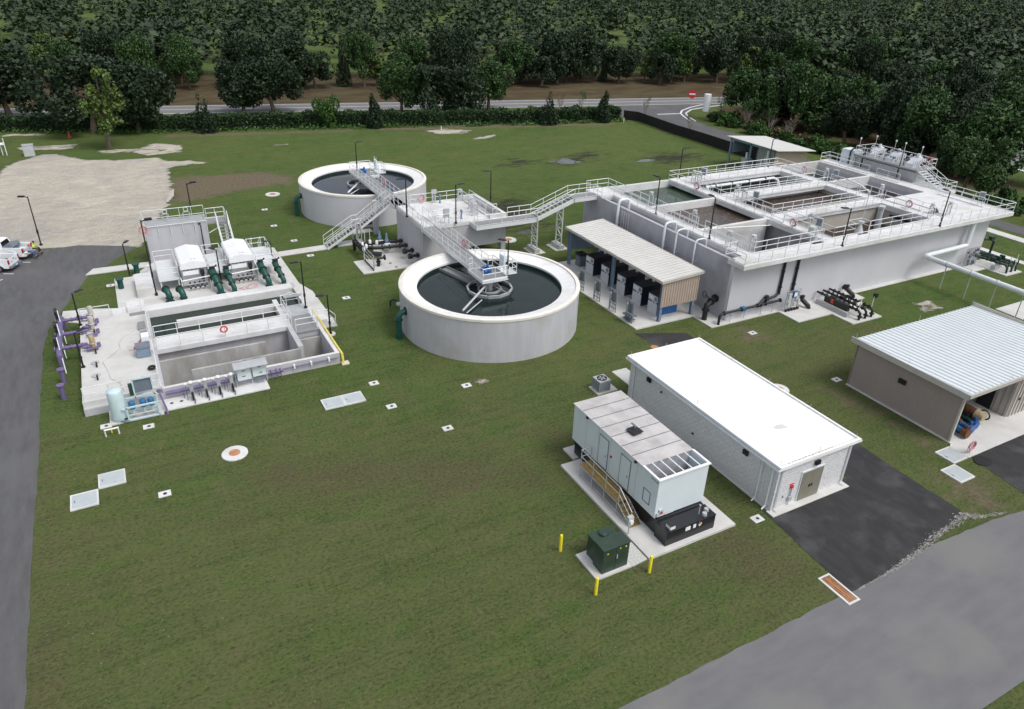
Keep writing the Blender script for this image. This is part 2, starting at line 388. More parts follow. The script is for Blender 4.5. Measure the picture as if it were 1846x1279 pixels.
# ---------------------------------------------------------------- ground
def sdist(px, py, poly):
    P = np.array(poly, float); n = len(P); ins = np.zeros(px.shape, bool); d = np.full(px.shape, 1e9)
    for i in range(n):
        x0, y0 = P[i]; x1, y1 = P[(i+1) % n]
        t = np.clip(((px-x0)*(x1-x0)+(py-y0)*(y1-y0))/max(1e-9, (x1-x0)**2+(y1-y0)**2), 0, 1)
        d = np.minimum(d, np.hypot(px-x0-t*(x1-x0), py-y0-t*(y1-y0)))
        if y1 != y0:
            c = ((y0 > py) != (y1 > py)) & (px < (x1-x0)*(py-y0)/(y1-y0)+x0); ins ^= c
    return np.where(ins, d, -d)
def ground():
    def lines(a, b, st, far):
        m = list(np.arange(a, b+1e-6, st)); o = []; x, k = b, st
        while x < far: k *= 1.45; x += k; o.append(x)
        o2 = []; x, k = a, st
        while x > -far: k *= 1.45; x -= k; o2.append(x)
        return np.array(o2[::-1]+m+o)
    X = lines(-40, 140, .5, 3000); Y = lines(4, 180, .5, 4000)
    X = np.unique(np.concatenate([X, [-.2, 12.45]])); Y = np.unique(np.concatenate([Y, [51.0, 65.8]]))
    gx, gy = np.meshgrid(X, Y); px, py = gx.ravel(), gy.ravel(); nx, ny = len(X), len(Y)
    v = np.stack([px, py, np.zeros_like(px)], 1)
    i, j = np.meshgrid(np.arange(nx-1), np.arange(ny-1)); k = (j*nx+i).ravel()
    f = np.stack([k, k+1, k+nx+1, k+nx], 1)
    fx, fy = px[f].mean(1), py[f].mean(1); f = f[~((fx > -.2)&(fx < 12.45)&(fy > 51.0)&(fy < 65.8))]
    me = bpy.data.meshes.new('ground'); me.vertices.add(len(v)); me.vertices.foreach_set('co', v.ravel().astype(np.float32))
    me.loops.add(f.size); me.loops.foreach_set('vertex_index', f.ravel().astype(np.int32))
    me.polygons.add(len(f)); me.polygons.foreach_set('loop_start', (np.arange(len(f))*4).astype(np.int32))
    me.polygons.foreach_set('loop_total', np.full(len(f), 4, np.int32)); me.update(); me.validate()
    sand = [(1.3,86),(2.6,93),(4.9,100),(6.0,108),(6.3,115.3),(6.4,118.4),(9.6,119.9),(12.5,119.6),(10,122),(6.5,123),(5.8,125.8),(0,126),(-4.2,128),(-8,133),(-10,133.6),(-13,130),(-14.4,127),(-15.2,121),(-24,115),(-60,108),(-60,91),(-25,90),(-10,88.9),(0.1,85.1)]
    extra = [[(4.5,127.5),(9.5,128.5),(10,133),(6,136),(2.5,131)], [(-12,137),(-6,136.5),(-5,139.5),(-14,140)], [(-2,131.5),(3,131),(3.5,133),(-2,133.5)],
             [(53.5,126.5),(58,125.8),(60.5,127.5),(56,130.5),(52,130)], [(57.6,121.6),(60,121.8),(62.8,122.9),(62.5,121.6),(59.6,120.3),(57.2,120.4)],
             [(20.8,43.0),(21.9,43.3),(21.7,43.9),(20.9,43.7)], [(61.5,35.6),(63.5,35.7),(63.2,36.2),(61.6,36.1)], [(66,37.2),(68.5,37),(69,38.6),(67,38.8)],
             [(68,34),(70.5,33.8),(71,35.2),(69,35.8)], [(23.5,127.8),(26,127.4),(26.5,128.2),(24,128.4)], [(-16,151.5),(-10,149.5),(-10,148.3),(-16,149.5)]]
    brown = [[(5.6,110),(6.2,112.6),(12,112.4),(18.5,111.8),(22.5,107.5),(21.5,103.6),(14,102.6),(9,100.2),(5,99.5),(5,105)],
             [(45.0,40.2),(47.3,38.8),(48.5,40.5),(46.6,42.2)], [(43,20),(42,17),(44,16.2),(46,18.5)], [(20.2,21.8),(21.3,24.2),(21.6,22.2)],
             [(44.8,31.5),(46.4,30.8),(46.5,22),(45.6,22.5)], [(8,139.8),(40,133.5),(40,135.5),(8,142.5)], [(44,133),(90,122.3),(91,124.5),(44,136)]]
    wet = [[(61,99),(65,97.5),(69,99.5),(74,102),(72,105.5),(66,104),(60.5,101.5)], [(75,97),(80,92),(86,92.5),(90,97),(86,100),(79,99)],
           [(52,101),(57,100.5),(63,101.5),(58,105),(53,104)], [(38,74),(46,71.5),(46.5,79),(50,86),(44,86),(36,82)]]
    dry = [[(-8.1,4),(-8.1,50),(-6.9,50),(-6.4,4)], [(6,41),(18,36),(22,30),(14,31),(4,36),(2,40)], [(-1,36),(9,39),(12,41),(3,34)], [(28,33),(30,21),(30,16),(24,17),(24,21)]]
    pine = [(-60,178),(-60,190),(140,148),(140,141.5)]
    def at(name, polys, w):
        a = np.zeros_like(px)
        for p in polys: a = np.maximum(a, np.clip(.5+sdist(px, py, p)/w, 0, 1))
        q = me.attributes.new(name, 'FLOAT', 'POINT'); q.data.foreach_set('value', a.astype(np.float32))
    s_big = np.clip(.5+sdist(px, py, sand)/3.0, 0, 1)
    for p in extra: s_big = np.maximum(s_big, np.clip(.5+sdist(px, py, p)/2.5, 0, .60))
    me.attributes.new('sand', 'FLOAT', 'POINT').data.foreach_set('value', s_big.astype(np.float32))
    me.attributes.new('near', 'FLOAT', 'POINT').data.foreach_set('value', (np.clip((66-py)/30,0,1)*(px > -9)*(px < 60)).astype(np.float32))
    at('brown', brown, 5); at('wet', wet, 8); at('dry', dry, 6)
    at('straw', [[(-90,186),(-90,240),(200,170),(200,129)], [(114,60),(117,78),(122,84),(124,97),(112,100),(112,119),(119,126),(128,132),(230,110),(230,88),(150,88),(140,82),(131,82),(124,60)]], 6)
    m = bpy.data.materials.new('ground'); m.use_nodes = True; n = m.node_tree.nodes; l = m.node_tree.links; b = n['Principled BSDF']
    geo = n.new('ShaderNodeNewGeometry')
    def noise(sc_, det=6, st=(1,1,1), dist=0, ro=.6):
        mp = n.new('ShaderNodeMapping'); mp.inputs['Scale'].default_value = st; l.new(geo.outputs['Position'], mp.inputs['Vector'])
        z = n.new('ShaderNodeTexNoise'); z.inputs['Scale'].default_value = sc_; z.inputs['Detail'].default_value = det
        z.inputs['Distortion'].default_value = dist; z.inputs['Roughness'].default_value = ro; l.new(mp.outputs[0], z.inputs['Vector']); return z.outputs['Fac']
    def mr(x, a, c, o0=0, o1=1):
        r = n.new('ShaderNodeMapRange'); r.inputs[1].default_value = a; r.inputs[2].default_value = c; r.inputs[3].default_value = o0; r.inputs[4].default_value = o1
        l.new(x, r.inputs[0]); return r.outputs[0]
    def mix(f, a, c):
        x = n.new('ShaderNodeMix'); x.data_type = 'RGBA'
        if isinstance(f, float): x.inputs[0].default_value = f
        else: l.new(f, x.inputs[0])
        for s_, q in ((6, a), (7, c)):
            if isinstance(q, tuple): x.inputs[s_].default_value = q
            else: l.new(q, x.inputs[s_])
        return x.outputs[2]
    def ma(op, a, c):
        x = n.new('ShaderNodeMath'); x.operation = op
        for s_, q in ((0, a), (1, c)):
            if isinstance(q, (int, float)): x.inputs[s_].default_value = q
            else: l.new(q, x.inputs[s_])
        return x.outputs[0]
    def attr(nm):
        a = n.new('ShaderNodeAttribute'); a.attribute_name = nm; return a.outputs['Fac']
    big = noise(.045, 5, dist=.8); med = noise(.22, 6, (.6,1.2,1), .5); med2 = noise(.5, 7, (1,.6,1), .3, .7); fine = noise(4.5, 8, (1,1.5,1), 0, .75); vf = noise(22, 3)
    col = mix(mr(big, .40, .60), (.052,.108,.020,1), (.092,.128,.032,1))
    col = mix(mr(med, .45, .62, 0, .8), col, (.072,.138,.026,1))
    col = mix(mr(med2, .54, .70, 0, .65), col, (.160,.138,.072,1))
    col = mix(mr(med2, .45, .30, 0, .7), col, (.040,.060,.022,1)); med3 = noise(1.1, 10, (.6,1.4,1), .8, .82); col = mix(mr(med3, .52, .64, 0, .6), col, (.150,.140,.062,1)); col = mix(mr(med3, .47, .36, 0, .7), col, (.038,.055,.02,1))
    oli = noise(.35, 9, (.5,1.0,1), 1.2, .75); col = mix(mr(oli, .52, .68, 0, .5), col, (.135,.128,.055,1)); col = mix(mr(oli, .44, .30, 0, .55), col, (.038,.072,.018,1))
    nr = mr(ma('ADD', ma('MULTIPLY', attr('near'), .34), ma('MULTIPLY', ma('SUBTRACT', noise(.28, 9, (.45,1.3,1), 1.0, .78), .5), 1.5)), .12, .60, 0, .7); col = mix(nr, col, (.128,.112,.062,1))
    strk = noise(1.4, 6, (.12,1.1,1), .25, .6); col = mix(mr(strk, .50, .66, 0, .38), col, (.120,.135,.048,1)); col = mix(mr(strk, .47, .34, 0, .38), col, (.040,.066,.020,1))
    dryf = mr(ma('ADD', attr('dry'), ma('MULTIPLY', ma('SUBTRACT', noise(.8, 9, (.4,1.6,1), .8, .8), .5), 3.0)), .45, 1.1, 0, .8)
    col = mix(dryf, col, (.100,.078,.050,1))
    col = mix(mr(fine, .46, .60, 0, .8), col, mix(.5, col, (.17,.185,.080,1)))
    col = mix(mr(fine, .47, .36, 0, .75), col, (.028,.045,.014,1))
    bf = mr(ma('ADD', attr('brown'), ma('MULTIPLY', ma('SUBTRACT', noise(.9, 7, (.5,1.3,1), .3, .7), .5), 1.3)), .42, .75, 0, .85)
    col = mix(bf, col, mix(mr(noise(3, 6), .35, .65), (.13,.095,.068,1), (.21,.165,.125,1)))
    wf = mr(ma('ADD', attr('wet'), ma('MULTIPLY', ma('SUBTRACT', noise(.8, 8, (.45,1.5,1), .8, .75), .5), 2.6)), .48, .85, 0, .92)
    col = mix(wf, col, mix(mr(noise(2.2,6,(.4,1.6,1)), .42, .62), (.026,.024,.016,1), (.055,.052,.045,1)))
    sf = mr(ma('ADD', attr('sand'), ma('MULTIPLY', ma('SUBTRACT', noise(.7, 8, (.6,1.2,1), .6, .7), .5), 1.0)), .44, .56)
    s1 = noise(.25, 7, (.7,1.2,1), 1.2, .65); s2 = noise(.9, 9, (.6,1.4,1), 2.6, .72)
    sc1 = mix(mr(s1, .36, .66), (.56,.51,.43,1), (.70,.65,.54,1)); sc1 = mix(mr(s2, .50, .66, 0, .6), sc1, (.78,.74,.66,1)); sc1 = mix(mr(s2, .44, .28, 0, .7), sc1, (.38,.32,.28,1))
    sc1 = mix(mr(noise(.10, 8, dist=1.0), .48, .62, 0, .75), sc1, mix(mr(s2, .4, .6), (.46,.43,.39,1), (.58,.54,.49,1))); sc1 = mix(mr(noise(.5, 10, (.5,2.2,1), 2.5, .8), .56, .66, 0, .6), sc1, (.34,.29,.24,1)); sc1 = mix(mr(noise(.3, 10, (.6,1.6,1), 1.5, .8), .55, .68, 0, .7), sc1, (.80,.75,.66,1))
    col = mix(sf, col, sc1)
    stf = mr(ma('ADD', attr('straw'), ma('MULTIPLY', ma('SUBTRACT', med2, .5), .8)), .45, .6)
    col = mix(stf, col, mix(mr(med, .4, .6), (.075,.05,.03,1), (.10,.085,.045,1)))
    l.new(col, b.inputs['Base Color']); b.inputs['Roughness'].default_value = 1.0; b.inputs['Specular IOR Level'].default_value = .15
    bp = n.new('ShaderNodeBump'); bp.inputs['Strength'].default_value = .9; bp.inputs['Distance'].default_value = .12
    l.new(ma('ADD', ma('ADD', fine, ma('MULTIPLY', vf, .6)), ma('MULTIPLY', ma('MULTIPLY', s2, sf), 5.0)), bp.inputs['Height']); l.new(bp.outputs[0], b.inputs['Normal'])
    me.materials.append(m)
    o = bpy.data.objects.new('ground', me); COL.objects.link(o); o['kind'] = 'structure'
ground()

def flat(name, poly, m, z=.006):
    mb = MB(); mb.add([(x, y, z) for x, y in poly], [tuple(range(len(poly)))])
    a = sum(poly[i][0]*poly[(i+1) % len(poly)][1]-poly[(i+1) % len(poly)][0]*poly[i][1] for i in range(len(poly)))
    if a < 0: mb.f = [tuple(f[::-1]) for f in mb.f]
    return struct(name, mb, m)
def rough_edge(pts, amp, step=.6):
    out = []
    for i in range(len(pts)-1):
        a, b = V(*pts[i]), V(*pts[i+1]); k = max(1, int((b-a).length/step)); nrm = V(-(b-a).y, (b-a).x).normalized()
        for j in range(k): out.append(tuple(a+(b-a)*(j/k)+nrm*rnd.uniform(-amp, amp)))
    out.append(tuple(pts[-1])); return out
edge = rough_edge([(-30,91.6),(-18,90.2),(-10.5,88.9),(-8.5,87.9),(-5.4,88.0),(-2.5,86.6),(0.2,85.1),(-1.3,83.1),(-2.9,80.6),(-4.75,78.0),(-6.0,73.6),(-7.0,70),(-7.8,66.9),(-8.17,63),(-8.15,56),(-8.06,47.4),(-8.08,40),(-8.06,30),(-8.0,15.6)], .05)
flat('asphalt_lot', edge+[(-8,15.6),(-70,15.6),(-70,92)], 'asphalt_old', .014)
flat('access_road', [(-70,15.6)]+rough_edge([(-8,15.6),(29.6,15.85)], .05)+rough_edge([(29.6,15.85),(36.9,16.15),(42.3,15.85),(45,15.5),(46.6,16.3),(95,16.5)], .05)+[(95,8.4),(-70,8.4)], 'asphalt_light', .010)
flat('driveway', rough_edge([(29.66,16.0),(29.9,18.5),(30.13,21.4)], .04)+[(30.2,22.6),(37.6,22.6),(37.6,42.6),(37.4,45.2),(41.7,43.4),(41.5,25.0)]+rough_edge([(41.4,24),(41.3,17.0),(41.1,16.2)], .04)+rough_edge([(41.1,16.8),(39.4,16.5),(36.9,16.2),(34.5,15.9),(32,15.8),(29.66,15.8)], .05, .35), 'asphalt_new', .020)
flat('driveway', [(47.25,20.4),(47.05,19.2),(46.75,17.5),(46.5,16.2),(95,16.2),(95,20.4)], 'asphalt_new', .020)
# sand drifts left at the joint of the new and the old asphalt
_r = random.Random(77); mb = MB(); J = [(30.2,15.7,.05),(32.5,15.8,.10),(34.2,15.9,.28),(35.6,16.1,.16),(37.6,16.5,.34),(39.4,16.6,.2),(41.0,16.9,.42),(42.0,16.3,.2),(43.6,15.9,.06)]
for _ in range(1500):
    k = _r.randrange(len(J)-1); t = _r.random(); w = J[k][2]+(J[k+1][2]-J[k][2])*t
    x = J[k][0]+(J[k+1][0]-J[k][0])*t+_r.gauss(0,.12); y = J[k][1]+(J[k+1][1]-J[k][1])*t+_r.gauss(0,w*.45); q = _r.uniform(.008,.03)+w*.09*_r.random()**2
    mb.add([(x+math.cos(c)*q*_r.uniform(1.0,2.6),y+math.sin(c)*q*_r.uniform(.35,.8),.024+_*3e-5) for c in (0,.8,1.6,2.4,3.1,3.9,4.7,5.5)],[tuple(range(8))])
o = mb.build('sand_drift','sand_dust'); o['kind'] = 'stuff'; o['label'] = 'thin sand drifts along the edge of the dark asphalt'
# main road behind the hedge
ry = lambda x, o: 163.3-.2216*x+o
def strip(x0, x1, o0, o1, m, z, name): flat(name, [(x0, ry(x0,o0)), (x1, ry(x1,o0)), (x1, ry(x1,o1)), (x0, ry(x0,o1))], m, z)
strip(-120, 220, 0, 9.6, 'asphalt_road', .012, 'main_road')
strip(-120, 220, .55, .80, 'white_paint', .020, 'road_marking'); strip(-120, 220, 8.7, 8.9, 'white_paint', .020, 'road_marking')
strip(-120, 220, 4.75, 4.98, 'white_paint', .020, 'road_marking')
flat('side_road', [(99.4,20),(102.7,20),(102.8,60),(104.5,85),(108.1,104),(107.7,113),(108.5,120),(109.3,124),(112.3,127.75),(116.4,130.9),(121.7,132.3),(134,134.4),(139,133),(100,141.6),(95.9,127.6),(97.1,124),(96.4,110),(98.5,80),(99.4,55)], 'asphalt_old', .016)
def band(pts, w, m, z, name, h=0):
    mb = MB(); L = []; R = []
    for i, p in enumerate(pts):
        a = V(*pts[max(0, i-1)]); b = V(*pts[min(len(pts)-1, i+1)]); d = (b-a).normalized(); q = V(-d.y, d.x)*w/2
        L.append(tuple(V(*p)+q)); R.append(tuple(V(*p)-q))
    if h: mb.prism(L+R[::-1], z, z+h); return struct(name, mb, m)
    return flat(name, L+R[::-1], m, z)
band([(105.6,128.9),(107.6,128.6),(111.3,128.0)], .55, 'white_paint', .024, 'road_marking')
band([(111.3,128.0),(109.6,124.8),(107.9,121.0)], .35, 'white_paint', .026, 'road_marking')
band([(111.3,128.0),(114,130.8),(118.4,133.3),(124.5,135.6)], .4, 'white_paint', .024, 'road_marking')
band([(108.5,119.9),(110.2,124.2),(112.4,127.6),(116.5,130.7),(121.8,132.1),(128,133)], .35, 'concrete_top', .0, 'kerb', .14)
flat('side_road_edge_line', [(109.2,122.5),(109.6,122.4),(111.5,126.2),(111.2,126.4)], 'white_paint', .03)
band([(96.9,20),(97.0,49),(97.7,70)], 1.7, 'concrete_pad', 0, 'sidewalk', .1)
band([(88.9,36),(88.95,42),(89.05,60)], 1.0, 'concrete_top', 0, 'sidewalk', .12)
flat('parking_lot', [(133.6,60),(134.2,68),(136.4,74),(141,90),(175,90),(175,40),(133,40)], 'asphalt_light', .014)
band([(133.0,40),(133.4,62),(134.3,70),(136.6,76),(141,92)], .9, 'concrete_top', 0, 'kerb', .14)
for k in range(5): flat('parking_line', [(140,60+k*3),(146,60+k*3),(146,60.14+k*3),(140,60.14+k*3)], 'white_paint', .022)
for a, b in (((-10.46,84.72),(-9.76,84.42)), ((-12.0,82.02),(-11.1,81.62)), ((-12.5,80.0),(-11.95,80.5))):
    band([a, b], .11, 'white_paint', .022, 'parking_line')
# footpaths and slabs
def pad(x0, y0, x1, y1, h=.10, m='concrete_pad', name='concrete_pad'):
    return struct(name, MB().box(x0, y0, -.1, x1, y1, h), m)
def padp(poly, h=.10, m='concrete_pad', name='concrete_pad'): return struct(name, MB().prism(poly, -.1, h), m)
padp([(13.45,76.05),(18.75,76.2),(18.75,77.6),(13.45,77.4)], .08, name='footpath')
padp([(-4.9,78.4),(-4.2,79.9),(1.0,79.75),(1.0,78.35)], .08, name='footpath')
padp([(-6.95,67.9),(-6.8,70.1),(-4.5,69.6),(-1.2,68.4),(-1.2,66.55),(-5.0,66.6)], .08, name='footpath')
pad(19.9, 76.5, 22.9, 77.9); pad(21.9, 79.8, 25.0, 81.0); 
padp([(20.0,67.7),(20.05,71.4),(23.0,71.4),(23.0,75.5),(26.3,75.5),(26.3,67.6)], .1)
pad(37.95, 45.7, 44.95, 62.4, .12, name='shelter_slab')
padp([(44.45,43.1),(44.45,62.0),(46.5,62.0),(46.5,43.65),(52.7,43.65),(52.7,43.1)], .09)
padp([(52.7,40.55),(52.7,43.65),(63.3,43.65),(63.3,41.8),(61.2,41.8),(61.1,38.1),(57.1,38.1),(57.1,40.55)], .10)
padp([(81.0,41.6),(81.0,43.65),(84.2,43.65),(86.0,43.65),(86.0,39.3),(83.0,39.3),(83.0,41.6)], .10)
pad(63.5, 43.1, 81, 43.65, .05)
pad(21.5, 22.4, 27.8, 31.7, .15, name='generator_slab'); pad(22.6, 31.9, 23.8, 33.2, .12)
pad(18.05, 22.42, 20.35, 24.5, .10, name='transformer_slab')
struct('gravel_bed', MB().prism([(20.4,22.4),(20.4,24.4),(21.45,24.4),(21.45,22.5)], -.1, .05), 'gravel_white')
pad(28.6, 37.9, 30.4, 39.2, .1); pad(31.6, 36.9, 33.0, 40.4, .08); pad(30.35, 21.9, 36.95, 22.5, .07)
pad(29.2, 22.05, 29.6, 22.45, .06)
padp([(47.0,20.4),(47.0,21.8),(47.42,22.0),(47.42,30.9),(62.2,30.9),(62.2,22.3),(76,22.3),(76,20.4)], .06, name='shed_slab')
pad(73.2, 31.9, 78.5, 34.5, .08); pad(-1.6, 49.25, -.45, 50.85, .09)
padp([(-.45,49.25),(-.45,50.85),(6.8,50.85),(6.8,49.25)], .09, m='concrete_top')
pad(-3.9, 48.9, -.5, 50.85, .08)
pad(13.15, 57.4, 14.3, 59.0, .05, 'concrete_stained')
for x, y in ((39.55, 66.75), (42.55, 66.75)): pad(x-.9, y-1.15, x+.75, y+1.15, .06)
for x, y, r in ((3.06, 42.05, .0), ): pass
struct('footing', MB().lathe([(.01,.1),(.42,.1),(.42,-.1)], (13.3,56.08,0), 10), 'concrete_pad')
struct('footing', MB().box(12.65,50.4,-.1,13.25,50.95,.09), 'concrete_pad')
# puddles lying on the lawn, dark oval on the asphalt
def blob(cx, cy, rx, ry_, n=40, rg=.3, seed=0):
    r = random.Random(seed); ph = [r.uniform(0, 6.28) for _ in range(5)]
    return [(cx+math.cos(t)*rx*(1+rg*sum(math.sin(k*t+ph[k-2])/k for k in range(2, 6))), cy+math.sin(t)*ry_*(1+rg*sum(math.sin(k*t+ph[k-2])/k for k in range(2, 6)))) for t in (2*math.pi*i/n for i in range(n))]
for k, (x, y, a, b_) in enumerate([(64.6,100.4,1.9,1.5),(62.6,101.2,.8,.4),(66.2,99.5,.7,.35),(77.5,96.2,1.5,.8),(44.2,76.5,.9,1.3),(41.6,72.6,1.1,.5)]):
    flat('puddle_water', blob(x, y, a, b_, seed=k), 'puddle', .008)
flat('dark_oval', blob(47.5, 19.75, .62, .55, rg=.06, seed=3), 'black_paint', .066)  # flat black oval over the asphalt and slab edge
# ---------------------------------------------------------------- aeration basin
ZT = 5.9
def basin():
    T = thing('aeration_basin', (65, 55, 0), 'large raised concrete tank with open cells and white railed walkways behind the blower shelter', 'water tank')
    X0, X1, Y0, Y1 = 46.5, 84.6, 43.65, 67.95
    MB().box(X0, Y0, 0, X1, Y0+.4, 5.5).build('front_wall', 'concrete_smooth', T)
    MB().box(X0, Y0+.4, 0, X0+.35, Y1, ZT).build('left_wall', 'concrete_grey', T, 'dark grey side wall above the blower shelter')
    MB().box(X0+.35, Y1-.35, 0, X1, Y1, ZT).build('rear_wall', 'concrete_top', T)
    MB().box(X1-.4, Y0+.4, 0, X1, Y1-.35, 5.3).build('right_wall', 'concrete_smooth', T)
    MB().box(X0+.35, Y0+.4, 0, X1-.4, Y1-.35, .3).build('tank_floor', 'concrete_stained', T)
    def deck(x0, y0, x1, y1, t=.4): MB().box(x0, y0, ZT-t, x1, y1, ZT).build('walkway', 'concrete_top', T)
    def wall(x0, y0, x1, y1, z1=5.5, m='concrete_wall', z0=.3): MB().box(x0, y0, z0, x1, y1, z1).build('divider_wall', m, T)
    deck(X0-.1, 42.45, 86.45, 44.5)
    deck(48.1, 44.5, 49.7, Y1-.35); wall(48.1, 44.5, 48.4, Y1-.35, 5.5)
    deck(X0+.35, 64.7, 48.1, Y1-.35)
    deck(58.4, 44.5, 60.05, Y1-.35, .5); wall(59.3, 44.5, 59.7, Y1-.35, 5.4)
    wall(49.7, 59.5, 58.4, 59.95, ZT, 'concrete_top'); wall(49.7, 51.55, 58.4, 52.0, ZT, 'concrete_top')
    deck(60.05, 65.6, 74.85, Y1-.35, .4)
    deck(60.05, 58.45, 74.85, 60.35); wall(60.05, 59.3, 74.85, 59.6)
    deck(60.05, 50.75, 74.85, 52.5); wall(60.05, 50.95, 74.85, 51.3, 5.5, 'concrete_beige')
    deck(74.85, 44.5, 76.6, Y1-.35, .5); wall(75.0, 44.5, 75.35, Y1-.35, 5.4, 'concrete_beige')
    wall(76.6, 59.4, 84.2, 59.8, ZT, 'concrete_top')
    MB().box(76.6, 44.5, 5.4, 84.6, 51.8, ZT).build('roof_slab', 'concrete_top', T); wall(76.6, 51.3, 84.2, 51.7, 5.4)
    MB().box(84.6, 44.5, 5.3, 86.45, Y1, ZT).build('walkway', 'concrete_top', T)
    MB().box(84.2, 51.8, 5.3, 84.6, Y1-.35, ZT).build('divider_wall', 'concrete_top', T)
    MB().box(75.02, 46.3, 4.75, 74.97, 49.3, 5.05).build('wall_slot', 'dark_interior', T)
    # side channel with floor slabs and two dark openings
    ch = MB()
    for a, b in ((44.1,50.6),(52.6,56.5),(60.6,64.7)): ch.box(X0+.35, a, 4.7, 48.1, b, 4.9)
    ch.build('channel_floor', 'concrete_grey', T)
    MB().box(X0+.35, 60.6, 4.9, 47.9, 61.7, 5.35).build('channel_block', 'concrete_wall', T)
    wt = lambda x0, y0, x1, y1, z, m: struct('tank_water', MB().quad((x0,y0,z),(x1,y0,z),(x1,y1,z),(x0,y1,z)), m)
    wt(48.4, 59.95, 59.3, Y1-.35, 5.1, 'water_green'); wt(48.4, 52.0, 59.3, 59.5, 5.1, 'water_brown')
    wt(59.7, 59.6, 75.0, Y1-.35, 4.15, 'water_green'); wt(59.7, 51.3, 75.0, 59.3, 4.95, 'water_brown')
    wt(59.7, 44.05, 75.0, 50.95, 3.7, 'water_dkbrown'); wt(75.35, 59.8, 84.2, Y1-.35, 4.3, 'water_dkgreen'); wt(75.35, 51.7, 84.2, 59.4, 4.7, 'water_dkbrown')
    wt(46.85, 44.1, 48.1, 64.7, 3.2, 'water_dkbrown')
    struct('tank_water', MB().quad((48.4,44.05,1.5),(59.3,44.05,1.5),(59.3,51.55,1.5),(48.4,51.55,1.5)), 'water_dkbrown')
    # rails
    def rail(pts, **k): MB().rail([(x, y, ZT) for x, y in pts], **k).build('railing', 'aluminium', T)
    rail([(46.6,66.4),(46.6,64.75),(48.2,64.75),(48.2,45.4)])
    rail([(46.6,67.85),(49.6,67.85),(49.6,60.2)]); rail([(49.6,59.2),(49.6,52.3)]); rail([(49.6,51.3),(49.6,44.6),(58.3,44.6)])
    rail([(47.0,45.4),(48.2,45.4)]); rail([(46.5,45.0),(46.5,42.55),(86.35,42.55),(86.35,54.6)], sp=1.6); rail([(86.35,63.9),(86.35,67.85),(84.7,67.85)])
    rail([(58.5,67.85),(58.5,60.2)]); rail([(58.5,59.3),(58.5,52.2)]); rail([(58.5,51.3),(58.5,44.6)])
    rail([(60.0,60.45),(74.9,60.45),(74.9,65.55),(60.0,65.55)], closed=True); rail([(60.0,52.6),(74.9,52.6),(74.9,58.35),(60.0,58.35)], closed=True)
    rail([(60.0,44.6),(63,44.6)]); rail([(65.2,44.6),(74.9,44.6),(74.9,50.65),(60.0,50.65),(60.0,44.6)])
    rail([(58.5,67.85),(76.5,67.85),(76.5,60.1)]); rail([(76.5,59.2),(76.5,52.0)]); rail([(76.5,51.5),(76.5,45.3)])
    rail([(84.75,67.85),(84.75,60.2)]); rail([(84.75,59.1),(84.75,55.8)]); rail([(84.75,50.5),(84.75,45.0)]); rail([(58.9,52.9),(58.9,49.9)], mid=False)
    # inner process pipe in the far cell
    MB().path([(61.2,62.2,4.2),(61.6,64.0,5.0),(62.2,65.1,5.3),(73.4,65.2,5.3),(73.9,64.9,5.0),(73.9,64.4,4.2)], .17, 10).build('process_pipe', 'white_pipe', T, smooth=True)
    pf = MB()
    for x in (63.5,66.2,69,71.8): pf.cyl((x,65.15,5.3),(x+.12,65.15,5.3), .26)
    for x in (61.3,61.5,61.7): pf.cyl((x,62.9+(x-61.3)*4,4.6+(x-61.3)),(x+.05,63.1+(x-61.3)*4,4.75+(x-61.3)), .3)
    pf.build('pipe_flanges', 'black_paint', T)
    # small white pipe across the near left cell
    MB().path([(49.3,50.9,6.25),(52,50.95,6.0),(58.6,51.0,5.4)], .07, 8).build('scum_pipe', 'pvc_white', T)
    MB().path([(79.0,58.9,6.2),(79.3,56.8,5.9),(79.6,55.6,5.3)], .09, 8).build('drain_pipe', 'pvc_white', T)
basin()
